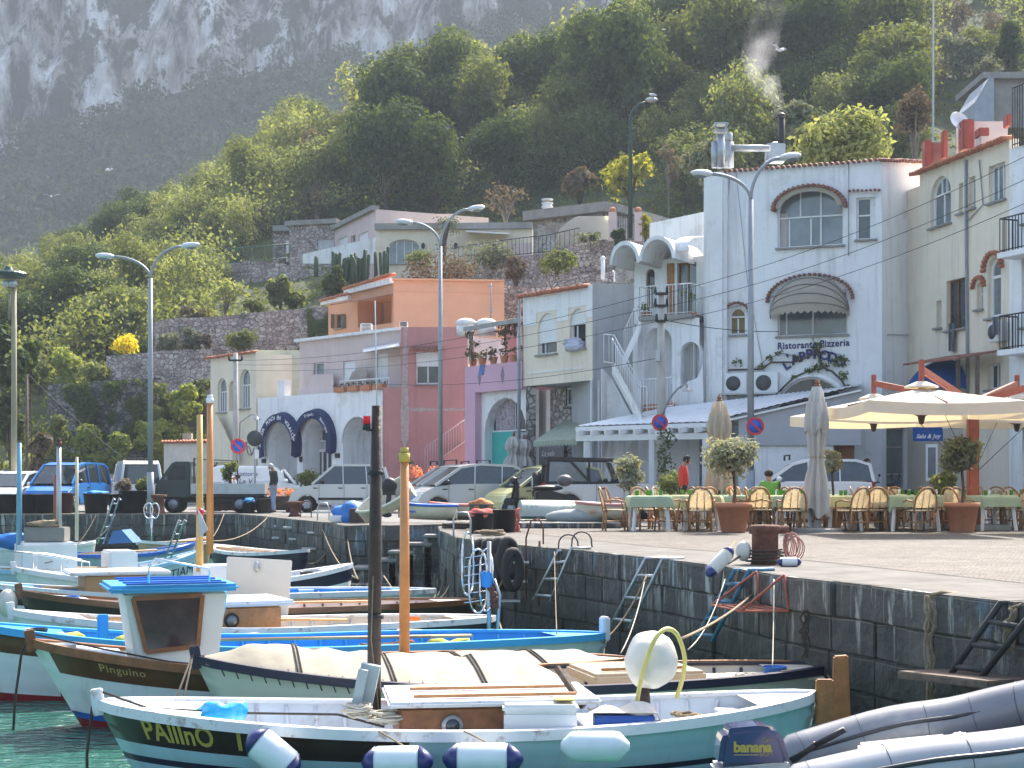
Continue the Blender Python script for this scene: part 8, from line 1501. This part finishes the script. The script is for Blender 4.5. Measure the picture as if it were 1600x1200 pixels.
 def box(s,nm,t0,t1,w0,w1,z0,z1,m,bev=.01,sub=None):
  g = MB(); a = [s.C(t,z,o) for z in (z0,z1) for t,o in ((t0,w0),(t1,w0),(t1,w1),(t0,w1))]; g.add(a,[(0,1,2,3),(4,7,6,5),(0,4,5,1),(1,5,6,2),(2,6,7,3),(3,7,4,0)]); return g.W(nm,m,sub or s.T,bevel=bev)
 def thwarts(s,ts,m,z=.38):
  for t in ts:w_ = s.beam / 2 * (1 - abs(2 * t - 1) ** 2.3) ** .72 - .07; s.box('thwart',t,t + .035,-w_,w_,s.sheer(t) - .14,s.sheer(t) - .1,m)
 def text(s,txt,tc,v0,v1,size,m,wscale=1.0,**kw):
  vs,fs = text_mb(txt,1,depth=0,**kw); ys = [v.y for v in vs]; y0,y1 = min(ys),max(ys); g = MB(); g.open = True; sg = 1
  g.add([s.P(tc - v.x * size * wscale / s.L,v0 + (v1 - v0) * (v.y - y0) / (y1 - y0),sg,.012) for v in vs],fs); g.W('lettering',m,s.T,uv=False)
 def cover(s,t0,t1,hgt,m,n_=9):
  g = MB(); f = lambda u,v:(lambda t:s.P(t,1,-1,.03,-.03).lerp(s.P(t,1,1,.03,-.03),v) + V((0,0,hgt * (1 - abs(2 * v - 1) ** 1.35) * (1 + .05 * noise.noise(V((u * 30,v * 6,t0 * 9)))) * min(1,(1 - u) * 5 + .25) * min(1,u * 8 + .3) * (1 - .10 * math.sin(u * n_ * 3.14) ** 2))))(t0 + (t1 - t0) * u)
  g.grid(f,60,16); c = g.W('canvas_cover',m,s.T); g = MB()
  for sd_ in (.04,.96):g.tube([f(i / 30,sd_) + V((0,0,.012)) for i in range(31)],.014,4)
  for i in range(1,28):g.tube([f(i / 28,.90),s.P(t0 + (t1 - t0) * (i / 28 - .012),1,1,.06,-.10)],.008,3)
  for i in (1,2,3):g.tube([f(i / 4,v / 8) + V((0,0,.012)) for v in range(9)],.009,4); g.tube([f(i / 4 + .01,v / 8) + V((0,0,.012)) for v in range(9)],.009,4)
  g.W('lacing',roped,c)
def mast(T,px,y0,y1,Y,r,m,cap=None,nm='mast'):
 g = MB(); g.tube([PT(px,y1,Y),PT(px,(y0 + y1) / 2,Y),PT(px,y0,Y)],[r * 1.1,r,r * .85],10); o = g.W(nm,m,T)
 if cap:g = MB(); p = PT(px,y0,Y); g.cyl(p,p + V((0,0,.1)),r * 1.1,n=10); g.cyl(p + V((0,0,.1)),p + V((0,0,.16)),r * .8,n=10); g.W('cap',cap,T)
 return o
# --- nearest boat, aqua hull with yellow name
b = Boat('aqua boat nearest the camera with a dark name board and yellow lettering',(150,12.85,.64),(1277,13.7,.60),1.85,.45,aqua,gw,inwht,band=bandd,vb=.72,bt=(.60,1),line=strn,af=afgreen,za=-.1); T = b.T
b.text('PAllInO',.893,.775,.96,.155,lettery,1.25,bold=.02); b.text('1',.81,.775,.955,.15,lettery,1.6,bold=.02); b.thwarts((.30,.55),inwht)
g = MB(); g.tube([PT(584,1122,13.2),PT(586,860,13.2),PT(589,634,13.2)],[.062,.055,.045],10); g.W('mast',woodd,T);
for y in (960,735):g = MB(); g.cyl(PT(587,y,13.2),PT(587,y + 7,13.2),.07); g.W('mast_band',black,T)
g = MB(); g.tube([PT(589,640,13.2),PT(586,470,13.2)],.006,4); g.W('antenna',plwhite,T); g = MB(); g.tube([PT(583,900,13.1),PT(580,1000,13.1),PT(592,1110,13.1)],.006,4); g.W('halyard',rope,T)
g = MB(); p = PT(573,672,13.15); g.cyl(p,p + V((0,0,.05)),.035,n=12); lt = g.W('masthead_lantern',black,T); g = MB(); g.cyl(p + V((0,0,.05)),p + V((0,0,.12)),.032,n=12); g.W('red_lens',mat('red_lens',(.8,.01,.02),.25),lt); g = MB(); g.beam(p,PT(587,672,13.2),.02); g.W('bracket',iron,lt)
b.box('cabin',.44,.60,-.45,.5,.30,.62,woodb,.02); b.box('cabin_roof',.33,.615,-.52,.6,.63,.68,gw,.02)
for o_ in (-.1,.38):b.box('roof_rail',.36,.58,o_,o_ + .05,.69,.715,woodt,.004)
g = MB(); c = b.C(.53,.47,.51); nn = V((b.n.x,b.n.y,0)); g.cyl(c,c + nn * .03,.09,n=20); ph = g.W('porthole',steel,T); g = MB(); g.cyl(c + nn * .028,c + nn * .034,.06,n=18); g.W('porthole_glass',glass,ph)
def boxthing(nm,label,cat,c,d,m,rz=0,lid=None):
 t = thing(nm,label,cat,c,rz); g = MB(); g.box((0,0,d[2] / 2),d); g.build('body',m,t,bevel=.015)
 if lid:g = MB(); g.box((0,0,d[2] + .03),(d[0] * 1.04,d[1] * 1.04,.07)); g.build('lid',lid,t,bevel=.02)
 return t
boxthing('cool_box','white cool box with a worn yellow label on the aqua boat','cool box',b.C(.415,.38,.62),(.6,.34,.22),plwhite,b.T.rotation_euler.z,plwhite); boxthing('blue_crate','blue crate covered by a striped towel on the aqua boat','crate',b.C(.30,.35,.55),(.5,.34,.2),mat('blue_crate',(.03,.12,.45),.5)); g = MB(); c = b.C(.30,.56,.55); g.grid(lambda u,v:c + V((-.3 + .66 * u,-.2 + .36 * v,.05 * math.sin(u * 7) * math.sin(v * 5) - .1 * (u > .9) + .02)),14,8); tag(g.build('towel',mat('striped_towel',(.62,.56,.48),.95,patch=(.7,.7,.72),psc=9)),'pale striped towel thrown over the blue crate','towel')
g = MB(); g.beam(PT(912,1105,13.1),PT(870,1043,13.3),.035,.05); g.W('tiller_plank',woodw,T)
g = MB(); g.beam(PT(563,1120,13.0),PT(580,1038,13.0),.09,.16); g.beam(PT(553,1120,12.9),PT(568,1046,12.9),.07,.08); tag(g.build('folded_step',mat('pale_grey_metal',(.32,.38,.40),.5,var=.15)),'grey folded boarding step standing against the dark mast','boarding step')
coil('pale rope coil in the aqua boat before the mast',b.C(.655,.52,.35),.13,9,ropew,3,.01,flat_=1.5); coil('second pale rope coil beside the wooden cabin of the aqua boat',b.C(.615,.46,.4),.17,9,ropew,8,.01,flat_=1.2)
g = MB(); g.ell(b.C(.83,.56,.1),(.18,.1,.09),14,8,jit=.8,seed=2); tag(g.build('plastic_bag',mat('cyan_bag',(.02,.40,.72),.4,patch=(.5,.75,.85))),'bright cyan plastic bag in the bow of the aqua boat','bag')
g = MB(); g.tube([b.C(.995,.74),b.C(.93,.60,.08),b.C(.8,.55,.12),b.C(.68,.55,.3),b.C(.62,.47,.5)],.011,5); g.tube([b.C(.995,.76),b.C(1.005,.60),b.C(1.012,.2),b.C(1.01,-.3)],.014,5); tag(g.build('bow_line',roped),'dark line from the bow of the aqua boat into the water','rope')
# buoy on its post, hose
g = MB(); g.tube([PT(1008,1125,13.4),PT(1003,1040,13.4)],.055,7); g.tube([PT(1000,1070,13.35),PT(990,1045,13.35)],.02,5); tag(g.build('stump',woodd),'dark wooden post carrying the big white buoy','post')
g = MB(); g.smooth = True; g.ell((0,0,0),(.235,.235,.25),26,18,jit=.1,seed=7); tb = thing('mooring_buoy','big dented white buoy on a post under a yellow hose','buoy',PT(1017,1032,13.35)); g.build('ball',mat('translucent_white_plastic',(.62,.60,.54),.4,var=.06,coat=.3,patch=(.5,.48,.42),pk=.5),tb); g = MB(); g.tube([(.1,0,.2),(.15,0,.28)],[.06,.02],8); g.build('eye',black,tb)
g = MB(); g.tube(smooth_path([PT(990,1130,13.2),PT(1002,1060,13.1),PT(1018,1010,13.05),PT(1032,988,13.1),PT(1046,983,13.2),PT(1060,995,13.25),PT(1070,1030,13.3),PT(1065,1065,13.35),PT(1057,1090,13.4)]),.02,8); tag(g.build('hose',mat('yellow_hose',(.62,.55,.18),.5)),'yellow hose looped over the big white buoy','hose')
for i,(x0,y0,x1,y1,r) in enumerate(((392,1150,462,1208,.135),(570,1192,672,1190,.13),(697,1186,812,1186,.13),(876,1166,984,1166,.12))):
 fender(['tilted white fender with a navy end, first along the aqua hull','white fender with navy ends below the folded step','white fender with navy ends below the cool box','all white fender below the big buoy'][i],PT(x0,y0,12.05),PT(x1,y1,12.02),r,mat('fender_white',(.62,.68,.70),.35,coat=.3),navy if i < 3 else None,PT((x0 + x1) / 2 - 30,1142,12.25))
g = MB(); g.prism([PT(1276,1062,13.6),PT(1303,1062,13.6),PT(1306,1165,13.6),PT(1276,1165,13.6)],(0,.07,0)); g.W('stern_post',MATS.get('stained_post') or mat('stained_post',(.32,.13,.04),.5,var=.35,scale=5,bump=.3,patch=(.12,.06,.03),pk=.8,psc=3),T,bevel=.012)
T0 = thing('mooring_post','varnished wooden rudder post standing behind the stern of the aqua boat','post',PT(1316,1140,14.6)); g = MB(); g.prism([PT(1304,1026,14.6),PT(1326,1024,14.6),PT(1330,1120,14.6),PT(1346,1150,14.6),PT(1300,1150,14.6)],(0,.09,0)); g.W('blade',MATS['stained_post'],T0,bevel=.012); b.thwarts((.1,),gw)
# --- cream covered boat
b = Boat('cream hulled boat with a navy rail and a laced canvas cover over its bow',(303,14.9,.78),(1297,16.6,.5),1.75,.47,crhull,strn,intan,af=afgreen,za=-.05); b.cover(.46,.985,.28,mat('laced_canvas',(.38,.335,.26),.9,var=.08,patch=(.31,.27,.21),bump=.4,bs=5)); b.box('cabin_top',.24,.42,-.5,.5,.44,.56,canvas,.03); b.box('grab_rail',.27,.40,.3,.34,.57,.60,woodt,.005); b.box('cockpit_sole',.03,.22,-.3,.3,.40,.43,intan,.01); b.thwarts((.12,),intan)
g = MB(); g.tube([b.P(i / 40,1,sd_,-.03,.045) for sd_ in (-1,) for i in range(2,39)],.012,5); g.W('wood_trim',woodt,b.T); g = MB(); g.tube([b.C(1.0,.85),PT(272,1100,14.2),PT(235,1150,13.9)],.01,4); g.tube([b.C(1.0,.85),PT(285,1100,14.2),PT(262,1150,13.9)],.01,4); g.W('bow_rope',roped,b.T)
# --- Pinguino with the blue roofed wheelhouse
b = Boat('white boat with a blue roofed wheelhouse and gold lettering on a varnished band',(45,15.5,.88),(985,17.8,.44),1.85,.5,whull,woodb,inwht,band=bandb,vb=.76,bt=(.42,.985),stripe=strb,za=.1,rake=.75); b.text('Pinguino',.875,.84,.93,.115,mat('gold_lettering',(.45,.33,.12),.5),1.05,bold=.004,spacing=1.1); b.cover(.05,.60,.15,mat('aged_canvas',(.34,.30,.245),.9,var=.1,patch=(.33,.30,.25),bump=.4,bs=6))
def wheelhouse(b,t0,t1,w_,z0,z1,over,body_m,roof_m,slat_m):
 g = MB(); r0,r1 = t0,t1; a = [b.C(t0 + .012,z0,w_),b.C(t1 - .02,z0,w_),b.C(t1 + .0,z1,w_ * .95),b.C(t0 - .005,z1,w_ * .95)]; q = [b.C(t0 + .012,z0,-w_),b.C(t1 - .02,z0,-w_),b.C(t1,z1,-w_ * .95),b.C(t0 - .005,z1,-w_ * .95)]; g.add(a + q,[(0,1,2,3),(7,6,5,4),(0,4,5,1),(1,5,6,2),(2,6,7,3),(3,7,4,0)]); wh = g.W('wheelhouse',body_m,b.T,bevel=.03)
 def sd_(u,v,o=.012):return a[0].lerp(a[1],u).lerp(a[3].lerp(a[2],u),v) + V((b.n.x,b.n.y,0)) * o
 g = MB(); g.prism([sd_(.27,.36),sd_(.86,.32),sd_(.93,.93),sd_(.25,.95)],V((b.n.x,b.n.y,0)) * .01); g.W('window',mat('tinted_cabin_glass',(.06,.035,.035),.1,var=.6,scale=2.5,spec=.8),wh); g = MB(); k = [sd_(.27,.36,.02),sd_(.86,.32,.02),sd_(.93,.93,.02),sd_(.25,.95,.02)]; [g.beam(k[i],k[(i + 1) % 4],.03,.045) for i in range(4)]; g.W('window_frame',woodb,wh)
 rf_ = b.box('roof',t0 - .02,t1 + .025,-w_ * 1.25,w_ * 1.3,z1,z1 + .075,roof_m,.03); [b.box('roof_slat',t0,t1,o,o + .05,z1 + .08,z1 + .1,slat_m,.004,rf_) for o in (-.55,-.2,.2,.5)]; g = MB(); p = b.C(t1 - .035,z1 + .08,w_ * 1.1); q = b.C(t0 + .02,z1 + .22,w_ * .7); g.tube([p,p + V((0,0,.16)),p + V((.06,0,.26)),q,q + V((0,0,-.15))],.012,6); g.W('roof_hoop',chrome,b.T)
wheelhouse(b,.715,.865,.42,.5,1.38,.1,mat('ivory_panel',(.62,.63,.58),.5,var=.04),gblue,strb); mast(b.T,632,722,1052,16.9,.055,spruce,lettery); g = MB(); g.ell(PT(340,940,16.6),(.12,.12,.18),12,8,jit=.5); tag(g.build('plastic_bag',MATS['cyan_bag']),'bright blue bag hung behind the wheelhouse','bag')
g = MB(); g.tube([b.C(.995,.95),b.C(1.01,.8),b.C(1.02,.3),b.C(1.024,-.2)],.014,5); g.tube([b.C(.99,.95),b.C(.9,.82,.3),b.C(.8,.68,.5),b.C(.7,.6,.6)],.01,5); g.W('bow_rope',roped,b.T)
# --- blue interior boat
b = Boat('white boat with a bright blue interior and varnished band, beyond the wheelhouse boat',(-60,17.4,.9),(950,20.3,.48),1.8,.52,whull,gblue,inblue,band=bandb,vb=.76,bt=(.5,.985),za=.08); b.thwarts((.25,.5,.82),gblue); b.box('stern_block',.0,.012,-.09,.09,.4,.72,gw,.02); b.box('blue_post',.80,.815,.0,.1,.4,.95,inblue,.01)
for i,(t,o,m,s_) in enumerate(((.86,0,mat('yellow_net',(.6,.5,.08),.9,var=.3),.3),(.78,.2,mat('olive_bag',(.35,.38,.06),.8),.34),(.28,.1,MATS['yellow_net'],.26),(.36,.2,mat('brown_net',(.16,.08,.06),.95,var=.4),.3))):g = MB(); g.ell(b.C(t,b.sheer(t) - .12,o),(s_,s_ * .6,.13),14,8,jit=.8,seed=i); tag(g.build('net_heap',m),['crumpled yellow net in the bow of the blue boat','olive green bag in the bow of the blue boat','yellow net heap in the stern of the blue boat','brown net heap amidships in the blue boat'][i],'net')
# net hauler cage
t = thing('net_hauler','tall bright steel net hauler cage at the stern of the middle boats','net hauler',PT(745,960,20.5)); Y = 20.5; g = MB()
for x0,w_,yt,yb in ((722,9,832,930),(733,14,858,958),(750,10,858,955)):k = 24; g.tube([PT(x0 + w_ + w_ * math.cos(6.283 * i / k),(yt + yb) / 2 + (yb - yt) / 2 * math.copysign(abs(math.sin(6.283 * i / k)) ** .6,math.sin(6.283 * i / k)),Y + .1 * math.sin(i)) for i in range(k)],.014,6,closed=True)
for i in range(6):g.tube([PT(725,872 + i * 14,Y),PT(768,866 + i * 14,Y + .1)],.008,4)
g.W('cage',chrome,t); g = MB(); g.tube([PT(764,1028,Y),PT(764,846,Y)],.03,7); g.tube([PT(775,1022,Y),PT(781,930,Y),PT(772,905,Y)],.022,6); g.W('post',steel,t); g = MB(); g.box(PT(760,905,Y),(.14,.14,.22)); g.W('winch',inblue,t,bevel=.02); g = MB(); [g.ell(PT(768 + i * 2,920 + i * 9,Y),(.06,.06,.06),8,6,jit=.5,seed=i) for i in range(4)]; g.W('chain',rust,t)
# --- further rows
b = Boat('white boat with a wooden cuddy, porthole and upright cream hatch',(15,19.5,.85),(775,22.4,.52),1.75,.55,whull,gw,intan,band=strn,vb=.86,bt=(0,.45)); T = b.T; b.box('cuddy',.50,.66,-.5,.55,.5,.85,woodt,.02); b.box('cuddy_roof',.475,.63,-.6,.68,.86,.93,gw,.03); b.thwarts((.3,.8),intan); g = MB(); c = b.C(.60,.68,.56); nn = V((b.n.x,b.n.y,0)); g.cyl(c,c + nn * .03,.10,n=18); ph = g.W('porthole',iron,T); g = MB(); g.cyl(c + nn * .03,c + nn * .036,.065,n=16); g.W('porthole_glass',glassl,ph)
g = MB(); g.prism([PT(352,962,22.1),PT(449,966,22.1),PT(456,876,22.1),PT(354,870,22.1)],(0,.05,0)); hp = g.W('upright_hatch',mat('cream_hatch',(.66,.62,.55),.5,var=.04),T,bevel=.012); g = MB(); g.ell(PT(401,886,22.05),(.04,.02,.08)); g.W('hatch_handle',steel,hp)
fender('pale grey fender on the white boat below the orange mast',PT(615,992,20.6),PT(668,994,20.6),.09,MATS['dirty_gelcoat'],strb)
b = Boat('dark hulled boat with a brown rail and pale pink deck',(28,21.6,.95),(745,24.6,.6),1.6,.62,dgreen,bandb,mat('pale_pink_deck',(.66,.56,.52),.6),band=bandd,vb=.8,af=afgreen,deck=.3); b.thwarts((.3,.62),intan); g = MB(); g.ell(b.C(1.02,.8),(.14,.14,.2),12,8); g.W('bow_buoy',MATS['dirty_gelcoat'],b.T)
b = Boat('white boat with a plywood cabin and a long brown stripe',(-60,24.0,.95),(682,27.0,.6),1.6,.64,whull,gw,inblue,band=bandd,vb=.78,bt=(.5,1)); b.box('cabin',.64,.77,-.45,.5,.55,1.02,mat('plywood',(.45,.27,.12),.6,var=.12),.02); b.box('cabin_roof',.60,.80,-.55,.6,1.02,1.08,gw,.02); b.box('blue_deck_strip',.83,.95,.1,.3,.78,.82,strb,.01); b.thwarts((.2,.4),gw)
b = Boat('white double ended boat with a black stripe and a steel bow rail',(20,26.6,1.0),(552,28.9,.95),1.6,.68,whull,gw,inwht,band=strn,vb=.80,bt=(0,.5)); b.box('engine_box',.3,.48,-.4,.45,.7,1.0,plwhite,.03); g = MB(); g.tube([b.P(.80,1,1,-.05,.0),b.P(.80,1,1,-.05,.3),b.P(.9,1,1,-.05,.33),b.C(1.0,1.3),b.P(.9,1,-1,-.05,.33),b.P(.8,1,-1,-.05,.3),b.P(.8,1,-1,-.05,0)],.014,6); [g.tube([b.P(t,1,s_,-.05,0),b.P(t,1,s_,-.05,.32)],.01,5) for t in (.86,.94) for s_ in (-1,1)]; g.W('bow_rail',chrome,b.T); mast(b.T,312,648,893,27.6,.06,bamboo)
g = MB(); p = PT(311,706,27.4); g.ell(PT(313,800,27.4),(.07,.07,.07)); g.W('red_float',signr,b.T)
mast(thing('standing_mast','tall orange mast standing beside the bamboo pole','mast',PT(327,865,29.5)),328,630,865,29.5,.065,spruce,plwhite,'pole')
g = MB(); g.prism([PT(311,840,27.2),PT(325,828,27.2),PT(318,812,27.2),PT(309,795,27.2)],(0,.02,0)); tag(g.build('radar_flag',mat('grey_flag',(.42,.44,.42),.7)),'grey diamond marker flag before the bamboo pole','flag')
b = Boat('white and pale blue boat with a grey box of crates, farther out',(-60,31.5,.75),(316,33.6,1.02),1.7,.62,whull,mat('pale_blue_rail',(.25,.45,.62),.5),inwht,band=mat('pale_blue_band',(.40,.52,.58),.4),vb=.7); b.box('console',.55,.78,-.5,.5,.65,1.25,plwhite,.05); b.box('white_locker',.3,.42,-.5,.5,.6,1.05,plwhite,.04); mast(b.T,92,697,872,32.2,.055,steel,rust); mast(b.T,30,692,860,32,.055,mat('pale_blue_mast',(.15,.33,.45),.5)); b.text('TIAMO',.08,.70,.86,.26,strn,1)
boxthing('fish_crate','grey crate of netting on the far pale blue boat','crate',b.C(.66,1.26),(.85,.45,.3),mat('grey_crate',(.22,.21,.19),.8),0); g = MB(); g.ell(b.C(.66,1.6),(.36,.2,.1),14,8,jit=.8); tag(g.build('net_heap',rope),'tan net heaped on the grey crate','net')
b = Boat('white boat with a bright blue cover strip along its rail',(40,36.4,.8),(306,38.2,1.0),1.6,.75,whull,strb,inwht,band=mat('grey_blue_band',(.3,.4,.45),.4),vb=.75); g = MB(); g.prism([PT(168,850,37),PT(176,830,37),PT(190,828,37),(PT(208,848,37))],(0,.9,0)); g.W('blue_tent_cover',mat('slate_blue_cover',(.05,.15,.32),.8),b.T); mast(b.T,120,714,845,36.6,.04,mat('pale_mast_paint',(.6,.52,.36),.6)); mast(b.T,88,742,825,37.5,.07,redwood)
b = Boat('far boat heaped with crumpled blue tarpaulin',(-60,41.5,.8),(150,43.0,.85),1.6,.7,whull,gw,inwht); g = MB(); g.ell(PT(18,846,41.5),(.75,.4,.22),16,8,jit=.7,seed=3); g.W('tarpaulin',MATS['blue_tarp'],b.T)
b = Boat('small far boat with tan timber and gear, under the quay steps',(215,44.5,.8),(330,46.5,.85),1.5,.7,mat('tan_hull',(.42,.30,.2),.6),gw,woodt)
b = Boat('small boat with a dark blue hull moored under the harbour wall',(330,40.5,.85),(480,38.5,.8),1.5,.7,strn,gw,intan)
for i,(x,y0,y1,Y,dx) in enumerate(((152,778,850,38,26),(258,812,872,31,22),(232,798,846,39,6))):
 t = thing('steel_ladder_frame',['bright steel boarding ladder leaning over the far boats','steel ladder frame raised over the stern of the double ended boat','round steel net wheel on a far boat'][i],'boat gear',PT(x,y1,Y)); g = MB()
 if i < 2:
  for k in (0,9):g.tube([PT(x + k,y1,Y),PT(x + k + dx,y0,Y),PT(x + k + dx + 3,y0 + 4,Y)],.022,6)
  for k in range(4):u = (k + .5) / 4; g.tube([PT(x + dx * u,y1 + (y0 - y1) * u,Y),PT(x + 9 + dx * u,y1 + (y0 - y1) * u,Y)],.016,5)
 else:
  for k in (0,10):g.tube([PT(x + k + 7 * math.cos(6.283 * j / 18),y0 + 12 * math.sin(6.283 * j / 18),Y) for j in range(18)],.02,5,closed=True)
  g.tube([PT(x + 5,y0 + 8,Y),PT(x + 5,y1,Y)],.03,6)
 g.W('frame',chrome,t)
for i,(a,c,s_) in enumerate((((560,905,29),(500,815,42),.3),((560,905,29),(542,835,38),.2),((600,900,28.8),(690,1000,22.5),.1),((310,842,33),(420,806,48),.3),((778,966,22.4),(800,1000,20),.1),((1290,1045,16.5),(1345,1160,14),.05),((945,1000,20.2),(1010,900,21),.1),((1060,1000,13.4),(1180,925,18.4),.05))):
 g = MB(); p,q = PT(*a),PT(*c); g.tube([p.lerp(q,k / 10) - V((0,0,s_ * 4 * (k / 10) * (1 - k / 10))) for k in range(11)],.014,5); tag(g.build('mooring_line',rope),['slack mooring line from the striped double ended boat to the quay','second line of the striped double ended boat, to the corner','line from the blue tender to the dark mast','line from the far pale blue boat to the inner quay','short line at the stern of the portholed boat','doubled line at the varnished rudder post','line from the white stern block to the wall','yellowish line stretched behind the big buoy'][i],'rope')
# --- inflatable with outboard
t = thing('inflatable_boat','grey inflatable boat with a white seat box at the near corner','inflatable boat',PT(1450,1240,10.5)); ribm = mat('grey_hypalon_sunlit',(.34,.345,.365),.3,var=.1,spec=.6,coat=.3); ribd = mat('dark_grey_hypalon',(.035,.037,.045),.4,var=.1)
far = [PT(1215,1196,11.3),PT(1300,1170,11.3),PT(1400,1143,11.25),PT(1490,1130,11.2),PT(1560,1114,11.1),PT(1640,1096,10.9),PT(1720,1070,10.4)]; far = smooth_path(far,3); near = [PT(1215,1250,9.6),PT(1330,1222,9.6),PT(1450,1200,9.6),PT(1560,1188,9.65),PT(1660,1170,9.8),PT(1740,1140,10.1)]; near = smooth_path(near,3)
ribf = mat('grey_hypalon_far',(.2,.205,.225),.3,var=.12,spec=.6,patch=(.3,.3,.31),pk=.5,psc=2)  # far and near tube greys differ to paint in shade and sunlight
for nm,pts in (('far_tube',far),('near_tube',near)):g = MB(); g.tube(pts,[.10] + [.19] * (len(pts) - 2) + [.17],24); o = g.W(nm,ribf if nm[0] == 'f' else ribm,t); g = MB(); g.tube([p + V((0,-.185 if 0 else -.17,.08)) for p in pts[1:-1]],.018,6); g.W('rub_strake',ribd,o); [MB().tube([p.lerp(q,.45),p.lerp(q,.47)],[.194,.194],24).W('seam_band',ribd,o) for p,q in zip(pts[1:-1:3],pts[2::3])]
g = MB(); g.prism([PT(1230,1230,11),PT(1700,1110,11),PT(1700,1200,9.8),PT(1230,1280,9.8)],(0,0,.03)); g.W('floor',ribd,t)
g = MB(); a,b_,c,d = PT(1340,1160,10.9),PT(1478,1146,10.9),PT(1480,1160,10.2),PT(1342,1180,10.2); g.prism([a,b_,c,d],(0,0,-.28)); g.W('seat_box',plwhite,t,bevel=.02); g = MB(); g.tube([PT(1482,1152,10.4),PT(1492,1147,10.4),PT(1508,1147,10.4),PT(1514,1152,10.4)],.012,6); g.W('grab_handle',chrome,t)
t = thing('outboard_motor','navy outboard motor with yellow banana lettering on the inflatable','outboard motor',PT(1178,1200,10.35)); cwl = mat('navy_cowling',(.012,.022,.11),.22,var=.05,coat=1); prof = [(1122,1200),(1127,1160),(1133,1144),(1145,1139),(1185,1135),(1210,1138),(1224,1152),(1232,1178),(1235,1200)]; g = MB(); g.prism([PT(x,y,10.2) for x,y in prof],(0,.3,0)); g.W('cowling',cwl,t,bevel=.035)
g = MB(); g.prism([PT(1118,1202,10.19),PT(1234,1190,10.19),PT(1238,1212,10.19),PT(1122,1226,10.19)],(0,.33,0)); g.W('lower_cowling',steel,t,bevel=.02)
def otext(txt,x,y,w_px,m,nm,**kw):
 vs,fs = text_mb(txt,.1,depth=.001,**kw); xs = [v.x for v in vs]; k = w_px * 10.2 / F / (max(xs) - min(xs)); c = PT(x,y,10.193); g = MB(); g.add([c + V((v.x * k,-v.z,v.y * k)) for v in vs],fs); g.W(nm,m,t)
otext('banana',1176,1168,60,lettery,'lettering',bold=.004,spacing=.95); otext('SPORT',1197,1179.5,20,mat('tan_lettering',(.4,.3,.12),.5),'small_lettering'); otext('Capri',1198,1156,17,MATS['tan_lettering'],'small_lettering',shear=.3); g = MB(); a = PT(1146,1179.5,10.192); g.box(a + V((.085,0,0)),(.165,.002,.006)); g.W('lettering_line',MATS['tan_lettering'],t)
g = MB(); g.tube([PT(1236,1190,10.25),PT(1262,1172,10.25),PT(1275,1163,10.2)],[.03,.022,.025],8); g.tube([PT(1275,1164,10.2),PT(1320,1140,10.1)],.022,8); g.W('tiller_handle',black,t); g = MB(); g.beam(PT(1180,1212,10.35),PT(1180,1300,10.35),.14,.16); g.W('shaft',steel,t)
# --- deck clutter
CL = [('aqua boat',.2,.5),('navy railed cream boat',.16,.1),('Pinguino boat',.66,.95),('blue interior boat',.42,.9),('portholed boat',.76,.2),('brown railed dark boat',.5,.9),('long striped boat',.9,.3),('black striped double ended boat',.62,.15),('far pale blue boat',.9,.48),('blue cover strip boat',.4,.8),('blue tarpaulin boat',.2,.4),('tan timber boat',.6,.3),('small navy boat',.5,.3)]
oarm = mat('oar_wood',(.45,.28,.13),.6,var=.2); bk = [mat('bucket_' + n,c,.5) for n,c in (('orange',(.7,.2,.03)),('blue',(.03,.16,.5)),('white',(.7,.7,.68)),('black',(.03,.03,.03)))]
for i,((b,_),(nm,t,t2)) in enumerate(zip(ALL,CL)):
 w_ = b.beam / 2 * (1 - abs(2 * t - 1) ** 2.3) ** .72
 coil('tan rope heap lying in the ' + nm,b.C(t,b.sheer(t) - .12,w_ * .35),.15,7,(rope,ropew,roped)[i % 3],i,.012,flat_=1.2)
 z = b.sheer(t2) - .2; p = b.C(t2,z,w_ * .1); g = MB(); g.smooth = True; g.lathe([(.09,0),(.13,.24),(.135,.24),(.12,.22),(0,.05)],(0,0,0),16); o = g.build('bucket',bk[i % 4]); o.location = p; tag(o,('orange','blue','white','black')[i % 4] + ' plastic bucket standing in the ' + nm,'bucket')
 if i in (0,1,2):continue
 ta,tb_ = (.25,.7) if i % 2 else (.35,.85); g = MB(); a,c = b.C(ta,b.sheer(ta) + .05,.25),b.C(tb_,b.sheer(tb_) + .04,.32); g.tube([a,c],.022,6); d = (c - a).normalized(); g.beam(a,a + d * .55,.13,.02); tag(g.build('oar',oarm),'wooden oar laid along the thwarts of the ' + nm,'oar')
 if i in (3,4,6,7,8):q = b.P(.55,.9,1,.1); r_ = b.P(.64,.86,1,.1); fender('white fender hung along the side of the ' + nm,q,r_,.085,plwhite,navy if i % 2 else None,b.P(.6,1,1,.04))
g = MB(); c = ALL[0][0].C(.415,.69,.62); g.box(c + V((.2,0,.005)),(.16,.2,.012)); tag(g.build('label_sticker',lettery),'worn yellow sticker on the lid of the white cool box','sticker')
rr = random.Random(77)
for i,(a,c) in enumerate((((70,880,30),(150,805,50)),((305,852,33.5),(350,803,50)),((130,845,42),(180,803,51)),((480,880,38.5),(530,822,40)),((682,935,26.8),(722,842,29)),((745,945,24.5),(800,860,25.5)),((680,930,27),(700,850,30.5)))):
 g = MB(); p,q = PT(*a),PT(*c); g.tube([p.lerp(q,k / 12) - V((0,0,1.2 * (k / 12) * (1 - k / 12))) for k in range(13)],.012,4); tag(g.build('mooring_line',(roped,rope)[i % 2]),'sagging mooring line from %s' % ('the bow railed boat to the tubs','the far pale blue boat past the bamboo pole','the tarpaulin boat to the tubs','the small navy boat to the squat bollard','the long striped boat to the quay corner','the brown railed boat to the tyres','the long striped boat to the steps')[i],'rope')
